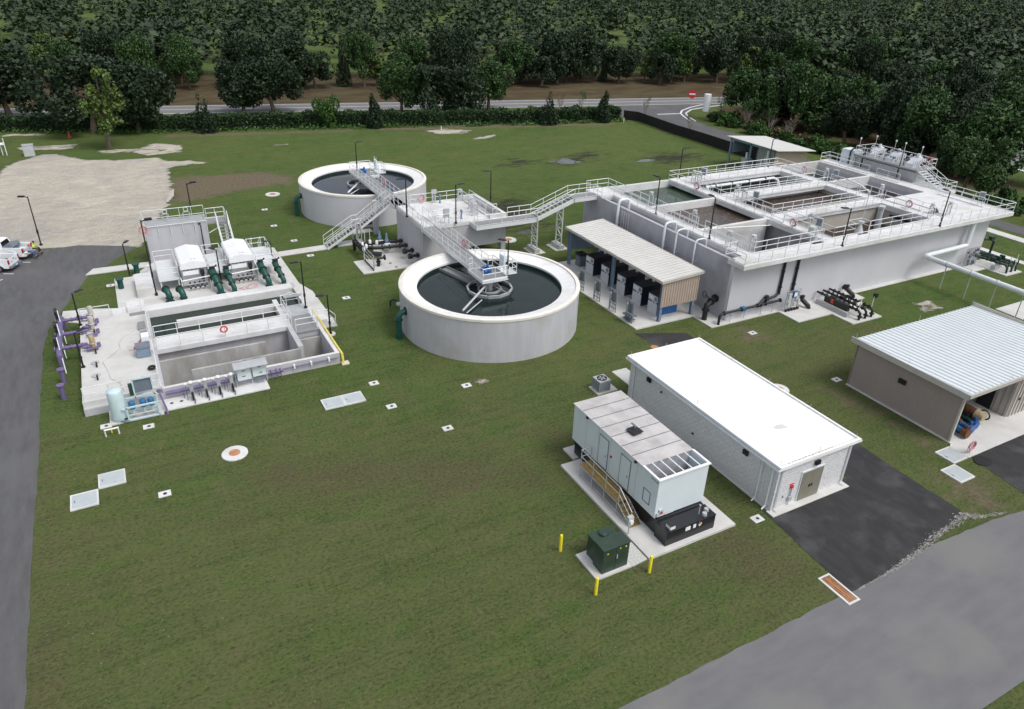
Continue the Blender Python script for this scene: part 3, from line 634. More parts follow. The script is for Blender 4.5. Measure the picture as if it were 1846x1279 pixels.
# screen platform raised beyond the right walkway
def screens():
    T = thing('screen_platform', (88.2, 59.5, 0), 'raised metal platform with screening machines and stairs behind the right basin walkway', 'machine platform')
    MB().box(86.5, 55.2, 0, 90.0, 66.6, 5.6).build('base_wall', 'concrete_wall', T)
    MB().box(87.2, 55.6, 5.6, 89.8, 65.0, 7.0).build('channel_box', 'galvanised', T)
    MB().box(86.4, 54.9, 7.3, 90.1, 64.2, 7.5).build('floor_grating', 'grating', T)
    MB().rail([(86.5,57.4,7.5),(86.5,64.1,7.5),(90.0,64.1,7.5),(90.0,55.0,7.5),(88.5,55.0,7.5)]).build('railing', 'aluminium', T)
    st = MB()
    for y in (86.7, 88.1):
        st.path([(y,55.0,7.4),(y,51.7,5.9)], .07, 4)
    for k in range(8):
        t = (k+.5)/8; st.box(86.7, 55-3.3*t-.13, 7.4-1.5*t-.02, 88.1, 55-3.3*t+.13, 7.4-1.5*t+.02)
    st.build('stair', 'aluminium', T)
    MB().rail([(86.7,55.0,7.4),(86.7,51.7,5.9)], toe=False).rail([(88.1,55.0,7.4),(88.1,51.7,5.9)], toe=False).build('stair_railing', 'aluminium', T)
    MB().box(86.46,50.6,5.6,88.4,55.19,5.895).build('landing', 'concrete_top', T)
    MB().rail([(88.3,54.8,5.9),(88.3,50.7,5.9),(86.5,50.7,5.9)]).build('landing_railing', 'aluminium', T)
    for k, y in enumerate((56.6, 59.4, 62.2)):
        m = MB(); m.add([(87.0,y-.55,7.5),(89.5,y-.55,7.5),(89.5,y-.55,8.4),(88.6,y-.55,8.6),(87.2,y-.55,7.9),
                         (87.0,y+.55,7.5),(89.5,y+.55,7.5),(89.5,y+.55,8.4),(88.6,y+.55,8.6),(87.2,y+.55,7.9)],
                        [(0,1,2,3,4),(9,8,7,6,5),(0,5,6,1),(1,6,7,2),(2,7,8,3),(3,8,9,4),(4,9,5,0)])
        s = m.build('screen_machine', 'grey_panel', T); m = MB(); q_ = random.Random(k)
        for j in range(14): m.cb((87.0+q_.random()*2.6,y+q_.uniform(-1.2,1.2),7.6+q_.random()*.7),(q_.uniform(.08,.3),q_.uniform(.08,.3),q_.uniform(.1,.35)))
        for j in range(4): x_ = 87.0+j*.7; m.path([(x_,y+.7,7.5),(x_,y+.7,8.1),(x_+.25,y+.5,8.2)],.05,6)
        m.build('fittings', 'steel_grey' if k % 2 else 'black_paint', s); m = MB()
        for j in range(6): m.box(87.0+j*.42,y-.57,7.6,87.05+j*.42,y-.552,8.3)
        m.build('panel_ribs', 'steel_grey', s)
        MB().cyl((88.6,y,8.6),(88.6,y,9.0),.16).cyl((88.9,y-.3,8.5),(88.9,y+.4,8.75),.14).build('drive_motor', 'white_pipe', s)
        MB().ring((88.2,y+.75,8.5),.26,.035,'y',14,6).cyl((88.2,y+.75,7.5),(88.2,y+.75,8.5),.04,n=6).build('handwheel', 'aluminium', s)
    for y in (62.9, 64.9):
        MB().path([(86.62,y,5.9),(86.62,y,7.7),(86.9,y-.1,8.0),(87.6,y-.5,8.0)], .10, 8).build('dropper_pipe', 'black_paint', T)
    MB().box(86.75,64.4,5.9,88.4,66.4,7.75).build('pump_cabinet', 'panel_white', T)
    for x, y in ((89.9,63.9),(89.9,61),(89.9,59.6),(89.9,57.2),(86.6,63.8)):
        MB().cyl((x,y,7.5),(x,y,9.5),.025,n=6).lathe([(0,.16),(.09,.12),(.11,0),(.09,-.1),(0,-.12)],(x,y,9.55),8).build('area_light', 'aluminium', T)
    MB().ring((89.9,55.9,8.2),.4,.06,'x',16,6).ring((89.95,55.9,8.2),.32,.06,'x',16,6).build('hose_coil', 'hose_red', T)
screens()

# ---------------------------------------------------------------- clarifiers
def clarifier(cx, cy, label, wm, arm, beam, trough, far):
    T = thing('clarifier', (cx, cy, 0), label, 'settling tank', 'round clarifiers')
    R = 7.9
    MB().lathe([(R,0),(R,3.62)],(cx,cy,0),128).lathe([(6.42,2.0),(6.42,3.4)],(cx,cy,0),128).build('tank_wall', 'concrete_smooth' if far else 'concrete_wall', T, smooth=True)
    MB().lathe([(R,3.62),(R+.05,3.66),(R+.05,3.86),(R-.05,3.9),(R-.3,3.9),(R-.32,3.74)],(cx,cy,0),128).build('rim', 'cream_rim', T, smooth=True)
    cv = MB().lathe([(R-.32,3.78),(6.38,3.46),(6.38,3.30)],(cx,cy,0),96)
    cv.build('launder_cover', 'white_coat', T, smooth=True)
    jt = MB()
    for k in range(48):
        t = 2*math.pi*k/48; a = (cx+math.cos(t)*(R-.34), cy+math.sin(t)*(R-.34), 3.776); b = (cx+math.cos(t)*6.4, cy+math.sin(t)*6.4, 3.465)
        jt.cyl(a, b, .006, n=4)
    jt.build('cover_joints', 'concrete_top', T)
    MB().lathe([(6.36,3.28),(6.36,2.6)],(cx,cy,0),96).build('weir_skirt', 'dark_green', T, smooth=True)
    w = MB(); w.add([(cx+6.41*math.cos(2*math.pi*i/96), cy+6.41*math.sin(2*math.pi*i/96), 3.02) for i in range(96)], [tuple(range(96))]); struct('tank_water', w, wm)
    # feedwell ring: twelve sided
    fw = MB()
    for rr, z0, z1 in ((2.0,2.9,3.25),):
        P = [(cx+rr*math.cos(2*math.pi*i/12), cy+rr*math.sin(2*math.pi*i/12)) for i in range(12)]
        for i in range(12):
            a, b = V(*P[i]), V(*P[(i+1) % 12]); d = (b-a); fw.cb(((a.x+b.x)/2,(a.y+b.y)/2,(z0+z1)/2), (d.length+.04,.06,z1-z0), math.atan2(d.y,d.x))
            fw.cb(((a.x+b.x)/2,(a.y+b.y)/2,z1), (d.length+.10,.16,.05), math.atan2(d.y,d.x))
    fw.build('feedwell', 'galvanised', T)
    MB().lathe([(1.05,2.9),(1.05,3.2),(.95,3.2),(.95,2.9)],(cx,cy,0),24).lathe([(.3,2.9),(.3,4.3)],(cx,cy,0),16).build('centre_column', 'galvanised', T, smooth=True)
    br = MB()
    for k in range(4):
        t = k*math.pi/2+.5; br.cyl((cx+.3*math.cos(t),cy+.3*math.sin(t),3.5),(cx+1.95*math.cos(t),cy+1.95*math.sin(t),3.2),.06,n=4)
        br.cyl((cx+.3*math.cos(t),cy+.3*math.sin(t),4.2),(cx+1.2*math.cos(t+.3),cy+1.2*math.sin(t+.3),3.2),.05,n=4)
    br.build('spider_arms', 'grating', T)
    ax, ay = arm; L = math.hypot(ax-cx, ay-cy); dx, dy = (ax-cx)/L, (ay-cy)/L
    m = MB().path([(cx+dx*.8,cy+dy*.8,3.75),(ax,ay,3.35)], .11, 4); m.path([(cx+dx*2.6-dy*.4,cy+dy*2.6+dx*.4,3.15),(ax-dy*.35,ay+dx*.35,3.2)], .06, 4); m.build('skimmer_arm', 'white_pipe' if far else 'galvanised', T)
    (x0,y0),(x1,y1) = beam; MB().path([(x0,y0,3.55),(x1,y1,3.5)], .12, 4).path([(x0+.45,y0-.1,3.25),(x1+.45,y1-.1,3.3)], .07, 4).build('scum_beam', 'galvanised', T)
    (x0,y0),(x1,y1) = trough; d = V(x1-x0,y1-y0).normalized(); n_ = V(-d.y,d.x)
    tr = MB()
    for s_, z in ((.42,3.14),(-.42,3.14)): tr.cb(((x0+x1)/2+n_.x*s_,(y0+y1)/2+n_.y*s_,z), (math.hypot(x1-x0,y1-y0),.05,.24), math.atan2(d.y,d.x))
    tr.cb(((x0+x1)/2,(y0+y1)/2,3.05),(math.hypot(x1-x0,y1-y0),.84,.03),math.atan2(d.y,d.x)); tr.build('scum_trough', 'grating', T)
    return T
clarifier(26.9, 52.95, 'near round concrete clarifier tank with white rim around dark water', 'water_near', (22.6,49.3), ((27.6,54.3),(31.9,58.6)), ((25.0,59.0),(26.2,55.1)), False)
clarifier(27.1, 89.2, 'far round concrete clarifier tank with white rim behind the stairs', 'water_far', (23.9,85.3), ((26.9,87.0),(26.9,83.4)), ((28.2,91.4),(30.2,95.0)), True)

# effluent pipes of the clarifiers
def drop_pipe(x, y, cx, label):
    T = thing('outlet_pipe', (x, y, 0), label, 'pipe', 'green outlet pipes of the clarifiers')
    MB().path([(x,y,0),(x,y,1.9),(x+.08,y,2.2),(x+.32,y,2.42),(x+.6,y,2.48),(x+1.0,y,2.48)], .25, 14).build('pipe', 'green_pipe', T, smooth=True)
    MB().cyl((x+.55,y,2.48),(x+.65,y,2.48),.36).cyl((x,y,1.72),(x,y,1.84),.36).cyl((x+.86,y,2.48),(x+.98,y,2.48),.36).build('flanges', 'dark_green', T)
drop_pipe(18.35, 52.9, 26.9, 'dark green bent pipe on the left side of the near clarifier'); drop_pipe(18.45, 89.1, 27.1, 'dark green bent pipe on the left side of the far clarifier')
t_ = thing('hose_valve', (18.6,55.2,2.3), 'small black valve bracket high on the side of the near clarifier', 'valve')
MB().path([(19.0,54.9,2.6),(18.7,55.1,2.7),(18.5,55.3,2.5),(18.5,55.3,2.0)], .09, 8).build('pipe', 'black_paint', t_, smooth=True)
MB().box(18.9,54.6,2.25,19.4,54.95,2.45).build('bracket', 'concrete_top', t_)

# ---------------------------------------------------------------- splitter box, bridges, stairs
ZS = 4.4
def splitter():
    T = thing('splitter_box', (31, 71, 0), 'tall concrete box between the two clarifiers carrying a railed deck', 'concrete structure')
    MB().box(26.3,67.1,0,31.6,74.9,4.0).box(31.6,67.1,1.5,35.95,74.9,4.0).box(35.4,67.1,0,35.95,67.7,1.5).box(35.4,74.2,0,35.95,74.9,1.5).build('body', 'concrete_wall', T)
    MB().box(26.3,67.05,4.0,33.9,74.9,ZS).build('deck', 'concrete_top', T)
    # sunken channel at the right side of the deck
    c = MB(); c.box(35.6,67.4,4.0,35.95,74.9,4.75); c.box(33.9,74.55,4.0,35.6,74.9,4.75); c.box(33.9,67.0,4.0,35.95,67.4,4.75); c.box(34.1,68.2,4.0,34.3,73.8,4.4); c.build('channel_wall', 'concrete_top', T)
    MB().box(33.9,67.4,4.0,35.6,74.55,4.03).build('channel_floor', 'concrete_stained', T)
    MB().rail([(34.0,74.5,ZS),(34.0,68.3,ZS)]).rail([(34.9,74.3,ZS),(34.9,68.3,ZS),(35.4,68.3,ZS)],toe=False).build('channel_railing', 'aluminium', T)
    MB().rail([(27.9,74.8,ZS),(33.8,74.8,ZS)]).build('railing', 'aluminium', T)
    MB().rail([(26.38,67.1,ZS),(26.38,75.9,ZS)]).build('railing', 'aluminium', T); MB().rail([(27.65,67.1,ZS),(27.65,70.4,ZS)]).build('railing', 'aluminium', T); MB().rail([(27.65,72.6,ZS),(27.65,74.8,ZS)]).build('railing', 'aluminium', T)
    MB().box(26.15,74.9,ZS-.3,27.6,77.7,ZS).build('stair_head', 'grating', T)
    MB().rail([(28.0,67.05,ZS),(30.5,67.05,ZS),(30.5,68.6,ZS),(28.0,68.6,ZS)],closed=True,sp=1.2,toe=False).build('railing', 'aluminium', T)
    MB().box(28.7,67.1,5.1,29.3,67.35,6.0).box(28.75,67.2,ZS,28.8,67.25,5.2).box(29.2,67.2,ZS,29.25,67.25,5.2).build('control_panel', 'enclosure_grey', T)
    for x, y in ((33.5,70.7),(33.2,69.5),(32.9,68.5),(33.6,73.9)):
        gm = MB(); gm.box(x-.35,y-.06,4.05,x-.27,y+.06,5.5); gm.box(x+.27,y-.06,4.05,x+.35,y+.06,5.5); gm.box(x-.35,y-.08,5.42,x+.35,y+.08,5.56)
        gm.box(x-.27,y-.03,4.4,x+.27,y+.03,4.95); o = gm.build('slide_gate', 'galvanised', T)
        MB().ring((x,y,5.75),.22,.03,'z',12,6).cyl((x,y,5.5),(x,y,5.76),.03,n=6).build('handwheel', 'aluminium', o)
    for x, y in ((31.1,68.1),(31.2,74.1)):
        MB().lathe([(.15,0),(.09,.12),(.07,.55),(.14,.7),(.14,.9),(.08,1.0),(0,1.02)],(x,y,ZS),12).build('valve_operator', 'grey_blue', T, smooth=True)
    MB().cyl((30.4,74.3,ZS),(30.4,74.3,5.6),.09).cyl((30.7,74.3,ZS),(30.7,74.3,5.9),.07).box(30.25,74.2,5.5,30.85,74.4,5.95).build('vent_stack', 'galvanised', T)
splitter()
def bridge(y0, y1, pl, label, dirn):
    # y0 = end at the splitter, platform pl = (x0,y0,x1,y1)
    T = thing('access_bridge', (27, (y0+y1)/2, ZS-.35), label, 'footbridge', 'bridges onto the clarifiers')
    MB().box(26.15,min(y0,y1),ZS-.03,27.6,max(y0,y1),ZS).box(pl[0],pl[1],ZS-.035,pl[2],pl[3],ZS-.005).build('deck_grating', 'grating', T)
    f = MB(); f.box(26.05,min(y0,y1),ZS-.33,26.15,max(y0,y1),ZS+.03); f.box(27.6,min(y0,y1),ZS-.33,27.7,max(y0,y1),ZS+.03)
    for a in range(int(abs(y1-y0)/1.5)): f.box(26.15,min(y0,y1)+.7+a*1.5,ZS-.25,27.6,min(y0,y1)+.78+a*1.5,ZS-.05)
    f.box(pl[0]-.08,pl[1]-.08,ZS-.25,pl[2]+.08,pl[1],ZS+.02); f.box(pl[0]-.08,pl[3],ZS-.25,pl[2]+.08,pl[3]+.08,ZS+.02); f.box(pl[0]-.08,pl[1],ZS-.25,pl[0],pl[3],ZS+.02); f.box(pl[2],pl[1],ZS-.25,pl[2]+.08,pl[3],ZS+.02)
    f.build('side_beams', 'aluminium', T)
    py = pl[3] if dirn < 0 else pl[1]
    r = MB(); r.rail([(26.1,y0,ZS),(26.1,py,ZS),(pl[0],py,ZS),(pl[0],pl[1] if dirn < 0 else pl[3],ZS),(pl[2],pl[1] if dirn < 0 else pl[3],ZS),(pl[2],py,ZS),(27.65,py,ZS),(27.65,y0,ZS)],sp=1.4)
    r.build('railing', 'aluminium', T)
    cx, cy = (pl[0]+pl[2])/2, (pl[1]+pl[3])/2
    d = MB().cyl((cx+.1,cy,ZS),(cx+.1,cy,ZS+.35),.24).cyl((cx-.35,cy,ZS+.22),(cx+.1,cy,ZS+.22),.15).cyl((cx+.2,cy+.5,ZS),(cx+.2,cy+.5,ZS+.6),.12)
    d.box(cx-.2,cy+.7,ZS,cx+.2,cy+1.0,ZS+.3); d.build('drive_motor', 'blue_motor', T, smooth=True)
    MB().box(pl[2]+.12,cy-.5,ZS+.5,pl[2]+.3,cy+.35,ZS+1.55).cyl((pl[2]+.2,cy-.4,ZS-.2),(pl[2]+.2,cy-.4,ZS+1.9),.03,n=6).cyl((pl[2]+.2,cy+.3,ZS-.2),(pl[2]+.2,cy+.3,ZS+1.9),.03,n=6).build('control_panel', 'panel_white', T)
    MB().rail([(pl[2]+.3,cy+.6,ZS),(pl[2]+1.2,cy+.6,ZS),(pl[2]+1.2,cy-.9,ZS),(pl[2]+.3,cy-.9,ZS)],sp=.9).box(pl[2]+.08,cy-.95,ZS-.04,pl[2]+1.25,cy+.65,ZS-.002).build('side_platform', 'aluminium', T)
bridge(66.95, 54.8, (25.75,51.95,28.1,54.8), 'metal walkway from the splitter deck to the middle of the near clarifier', -1)
bridge(74.95, 87.8, (26.0,87.8,28.7,91.2), 'metal walkway from the splitter deck to the middle of the far clarifier', 1)
def stairs():
    T = thing('stairway', (20.5, 77, 0), 'long aluminium stairway with a mid landing climbing to the far clarifier bridge', 'stairs')
    ya, yb = 76.1, 77.6
    def flight(x0, z0, x1, z1, n, nm='flight'):
        m = MB()
        for y in (ya, yb):
            m.add([(x0,y-.04,z0-.18),(x1,y-.04,z1-.18),(x1,y-.04,z1+.1),(x0,y-.04,z0+.1),(x0,y+.04,z0-.18),(x1,y+.04,z1-.18),(x1,y+.04,z1+.1),(x0,y+.04,z0+.1)],
                  [(0,1,2,3),(7,6,5,4),(0,4,5,1),(1,5,6,2),(2,6,7,3),(3,7,4,0)])
        o = m.build('stringers', 'aluminium', T)
        m = MB()
        for k in range(n):
            t = (k+.6)/n; x = x0+(x1-x0)*t; z = z0+(z1-z0)*t; m.box(x-.14,ya+.05,z-.03,x+.14,yb-.05,z)
        m.build('treads', 'grating', T)
    flight(18.6, .1, 21.9, 1.95, 9); flight(22.5, 2.0, 26.15, 4.35, 12)
    MB().box(21.9,ya,1.88,22.55,yb,1.98).build('landing', 'grating', T)
    for y in (ya, yb): MB().rail([(18.6,y,.1),(21.9,y,1.98),(22.5,y,1.98),(26.1,y,4.38)],toe=False,sp=1.2).build('handrail', 'aluminium', T)
    m = MB()
    for x in (21.95,22.5):
        for y in (ya, yb): m.cyl((x,y,.1),(x,y,1.9),.06,n=6)
    m.cyl((21.95,ya,.5),(22.5,ya,1.7),.03,n=4); m.build('support_legs', 'galvanised', T)
    MB().box(24.9,78.9,0,25.5,79.3,4.0).build('column', 'concrete_wall', T)
stairs()
def catwalk():
    T = thing('catwalk', (39.5, 66.2, 0), 'raised catwalk with a stair flight linking the splitter deck to the big basin', 'footbridge')
    y0, y1 = 65.4, 67.0; ZL = 4.3
    m = MB(); m.box(31.7,y0,ZL-.03,38.9,y1,ZL)
    m.box(43.4,y0,ZT-.03,46.5,y1,ZT); m.build('deck_grating', 'grating', T)
    f = MB()
    for y in (y0,y1-.08): f.box(31.7,y,ZL-.45,38.9,y+.08,ZL+.05)
    f.box(31.62,y0,ZL-.45,31.7,y1,ZL+.05)
    for y in (y0,y1-.08):
        f.box(43.4,y,ZT-.42,46.6,y+.08,ZT+.05)
        f.add([(38.8,y,ZL-.42),(43.5,y,ZT-.42),(43.5,y,ZT+.06),(38.8,y,ZL+.06),(38.8,y+.08,ZL-.42),(43.5,y+.08,ZT-.42),(43.5,y+.08,ZT+.06),(38.8,y+.08,ZL+.06)],
              [(0,1,2,3),(7,6,5,4),(0,4,5,1),(1,5,6,2),(2,6,7,3),(3,7,4,0)])
    f.build('side_beams', 'aluminium', T)
    s = MB()
    for k in range(9): t = (k+.5)/9; x = 38.9+4.6*t; z = ZL+(ZT-ZL)*t; s.box(x-.15,y0+.1,z-.03,x+.15,y1-.1,z)
    s.build('treads', 'grating', T)
    MB().rail([(31.7,66.2,ZL),(31.7,y0+.05,ZL),(38.9,y0+.05,ZL),(43.5,y0+.05,ZT),(46.5,y0+.05,ZT)],toe=False).build('railing', 'aluminium', T)
    MB().rail([(36.0,y1-.05,ZL),(38.9,y1-.05,ZL),(43.5,y1-.05,ZT),(46.5,y1-.05,ZT)],toe=False).build('railing', 'aluminium', T)
    for x, zt in ((39.2,ZL-.4),(42.4,ZT-.75)):
        w = MB()
        for y in (65.85,67.05): w.cyl((x,y,.5),(x,y,zt),.075,n=6)
        n = 5; h = (zt-.6)/n
        for k in range(n):
            z = .6+k*h; w.cyl((x,65.85,z),(x,67.05,z),.04,n=5); w.cyl((x,65.85 if k%2 else 67.05,z),(x,67.05 if k%2 else 65.85,z+h),.05,n=5)
        o = w.build('support_tower', 'aluminium', T)
        MB().box(x-.3,65.7,0.06,x+.35,67.5,.55).build('plinth', 'enclosure_grey', T)
catwalk()
# ---------------------------------------------------------------- blower shelter
def ribbed(x0, y0, x1, y1, z00, z01, z10, z11, n, axis, h=.05, w=.06, t=.06, shade_mat='rib_shade'):
    """roof sheet with raised ribs; corner heights z(x0y0), z(x0y1), z(x1y0), z(x1y1)"""
    m = MB(); zz = lambda x, y: (z00*(x1-x)*(y1-y)+z01*(x1-x)*(y-y0)+z10*(x-x0)*(y1-y)+z11*(x-x0)*(y-y0))/((x1-x0)*(y1-y0))
    c = [(x0,y0),(x1,y0),(x1,y1),(x0,y1)]
    m.add([(x,y,zz(x,y)-t) for x,y in c]+[(x,y,zz(x,y)) for x,y in c], [(0,3,2,1),(4,5,6,7),(0,1,5,4),(1,2,6,5),(2,3,7,6),(3,0,4,7)])
    for k in range(n):
        f = (k+.5)/n
        if axis == 'x':
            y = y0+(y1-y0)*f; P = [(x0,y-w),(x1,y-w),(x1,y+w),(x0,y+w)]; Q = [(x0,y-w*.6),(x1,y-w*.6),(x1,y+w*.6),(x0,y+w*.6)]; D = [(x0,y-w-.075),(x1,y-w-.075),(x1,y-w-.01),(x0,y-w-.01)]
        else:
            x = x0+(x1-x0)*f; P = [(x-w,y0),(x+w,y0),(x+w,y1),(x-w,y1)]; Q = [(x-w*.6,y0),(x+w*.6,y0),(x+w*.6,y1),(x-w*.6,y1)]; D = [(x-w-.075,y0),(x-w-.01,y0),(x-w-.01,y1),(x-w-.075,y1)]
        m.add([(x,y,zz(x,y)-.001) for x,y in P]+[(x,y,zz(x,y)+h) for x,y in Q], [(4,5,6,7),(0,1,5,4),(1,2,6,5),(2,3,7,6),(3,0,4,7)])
        a_ = len(m.f); m.add([(x,y,zz(x,y)+.004) for x,y in D], [(0,1,2,3)]); m.r2.append((a_, a_+1))  # dark strip beside the rib: its shade painted as a second material
    m.m2 = shade_mat
    return m
def vpanel(x0, y0, x1, y1, z0, z1a, z1b, n, t=.05, h=.03):
    """vertical ribbed sheet from (x0,y0) to (x1,y1); ribs proud on the left side of the direction"""
    m = MB(); d = V(x1-x0,y1-y0); L = d.length; u = d/L; q = V(u.y,-u.x)
    def P(s, o, z): return (x0+u.x*s+q.x*o, y0+u.y*s+q.y*o, z)
    zt = lambda s: z1a+(z1b-z1a)*s/L
    m.add([P(0,0,z0),P(L,0,z0),P(L,-t,z0),P(0,-t,z0),P(0,0,z1a),P(L,0,z1b),P(L,-t,z1b),P(0,-t,z1a)], [(0,3,2,1),(4,5,6,7),(0,1,5,4),(1,2,6,5),(2,3,7,6),(3,0,4,7)])
    for k in range(n):
        s = L*(k+.5)/n; w = .045
        m.add([P(s-w,-.001,z0),P(s+w,-.001,z0),P(s+w/2,h,z0),P(s-w/2,h,z0),P(s-w,-.001,zt(s)),P(s+w,-.001,zt(s)),P(s+w/2,h,zt(s)),P(s-w/2,h,zt(s))],
              [(0,3,2,1),(4,5,6,7),(1,2,6,5),(2,3,7,6),(3,0,4,7)])
    return m
def shelter():
    T = thing('blower_shelter', (42.7, 54, .12), 'open sided shelter with pale ribbed roof over a row of blower cabinets', 'shelter')
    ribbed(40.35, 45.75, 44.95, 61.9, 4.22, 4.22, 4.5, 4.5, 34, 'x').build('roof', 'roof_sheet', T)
    f = MB(); f.box(40.27,45.67,4.0,40.35,61.98,4.25); f.box(44.95,45.67,4.3,45.03,61.98,4.53); [f.add([(40.35,y,4.0),(44.95,y,4.26),(44.95,y,4.5),(40.35,y,4.24),(40.35,y+.08,4.0),(44.95,y+.08,4.26),(44.95,y+.08,4.5),(40.35,y+.08,4.24)],[(0,1,2,3),(7,6,5,4),(0,4,5,1),(1,5,6,2),(2,6,7,3),(3,7,4,0)]) for y in (45.67,61.9)]
    f.build('roof_trim', 'tan_light', T)
    p = MB()
    for x in (40.75, 44.5):
        for y in (46.1, 53.6, 61.5):
            for a in (-.14, .14): p.box(x-.13,y+a-.012,.12,x+.13,y+a+.012,4.15)
            p.box(x-.012,y-.128,.12,x+.012,y+.128,4.15)
    for x in (40.75, 44.5): p.box(x-.05,46.3,3.85,x+.05,61.3,4.1)
    for y in (46.1,53.6,61.5): p.box(40.9,y-.06,3.7,44.35,y+.06,4.0)
    for k in range(12): p.box(41.2,46.5+k*1.25,4.03,44.3,46.55+k*1.25,4.13)
    p.build('steel_frame', 'steel_blue', T)
    vpanel(40.55,45.88,44.75,45.88,1.6,4.04,4.3,15,h=.05).build('end_panel', 'beige_sheet', T)
    vpanel(44.75,61.75,40.55,61.75,1.6,4.3,4.04,19).build('end_panel', 'steel_blue', T, 'blue grey inside of the far end panel')
shelter()
def blower():
    T = thing('blower_cabinet', (0,0,0), 'x', 'blower')
    MB().box(0.06,0,.1,2.4,1.35,2.0).build('cabinet', 'navy_panel', T)
    MB().box(-.02,-.02,1.98,2.42,1.37,2.06).build('top_cover', 'charcoal_roof', T)
    d = MB().box(0,0.03,.12,.058,1.32,1.25).build('lower_door', 'grey_panel', T)
    d = MB().box(0,0.03,1.4,.058,1.32,1.96).build('upper_door', 'grey_panel', T)
    MB().box(-.006,.10,1.5,0,.48,1.86).build('louvre', 'steel_grey', d)
    MB().box(-.006,.60,1.62,0,1.2,1.8).build('nameplate', 'panel_white', d)
    MB().box(.01,0.02,1.27,.05,1.33,1.38).build('dark_band', 'dark_interior', T)
    MB().box(.003,.62,1.29,.012,.8,1.36).box(.003,.2,1.29,.012,.45,1.36).build('switches', 'screen_white', T)
    MB().box(-.05,-.05,0,2.45,1.4,.1).build('plinth', 'concrete_pad', T)
    MB().cyl((1.9,.7,2.06),(1.9,.7,2.5),.15).path([(1.9,.7,2.5),(2.1,.7,2.7),(3.1,.7,2.7)],.15,8).build('outlet_pipe', 'pvc_white', T, smooth=True)
    return T
labs = ['farthest dark blower cabinet at the left end of the shelter', 'second dark blower cabinet left of the middle post', 'dark blower cabinet partly hidden behind the middle post', 'fourth dark blower cabinet nearest but one to the beige end panel', 'dark blower cabinet nearest the beige end panel with a blue side']
proto = blower()
for i, y in enumerate((57.4, 54.65, 51.9, 49.3, 46.9)):
    o = proto if i == 0 else dup(proto, (0,0,0))
    o.location = (41.05, y, .12); o['label'] = labs[i]; o['group'] = 'blower cabinets in the shelter'
o_ = o
for c in o_.children:
    if c.name.startswith('cabinet'):
        c.data = c.data.copy(); c.data.materials.clear(); c.data.materials.append(MATS['navy_panel'])
MB().box(0.05,-.04,.12,2.38,-.003,1.95).build('side_panel', 'blue_panel', o_, 'bright blue side panel', world=False)
T = thing('cooler_cabinet', (41.3,60.4,.12), 'small dark blue cabinet by the far corner post of the blower shelter', 'cabinet')
MB().box(41.3,60.3,.12,42.1,61.1,1.3).build('body','steel_grey',T); MB().box(41.25,60.25,1.3,42.15,61.15,1.55).build('lid','charcoal_roof',T)
MB().cyl((42.7,60.2,.12),(42.7,60.2,1.0),.28).cyl((42.7,60.2,1.0),(42.7,60.2,1.05),.3).build('drum','screen_white',T)
def rack():
    T = thing('panel_rack', (0,0,0), 'x', 'control panel')
    f = MB()
    for y in (0,1.0): f.cyl((0,y,0),(0,y,2.15),.05,n=6)
    for z in (.35,.75,2.1): f.cyl((0,0,z),(0,1.0,z),.045,n=6)
    f.build('frame', 'grating', T)
    MB().box(-.12,.12,1.0,.02,.62,1.95).build('disconnect_box', 'steel_grey', T)
    MB().box(-.1,.68,1.0,.02,.95,1.7).build('switch_box', 'enclosure_grey', T)
    m = MB()
    for k in range(3): m.path([(-.04,.2+.17*k,1.1),(-.04,.2+.17*k,0)], .022, 5)
    m.path([(-.04,.8,1.2),(-.04,.8,0)], .03, 5); m.build('conduit', 'steel_grey', T)
    return T
p_ = rack()
for i, (y, l) in enumerate(((54.7,'grey control rack on the shelter slab edge, farthest along beside the near clarifier'), (51.9,'narrow grey control rack, second from the far end of the shelter slab'), (49.3,'grey control rack third along the front edge of the shelter slab'), (46.7,'wide grey control rack with a low box nearest the asphalt strip'))):
    o = p_ if i == 0 else dup(p_, (0,0,0))
    o.location = (38.2, y, .12); o['label'] = l; o['group'] = 'control racks in front of the blower shelter'
    if i == 3: MB().box(-.2,.1,.55,.6,1.25,.65).box(-.15,.15,.2,.5,1.2,.25).build('cable_tray', 'steel_grey', o, world=False)

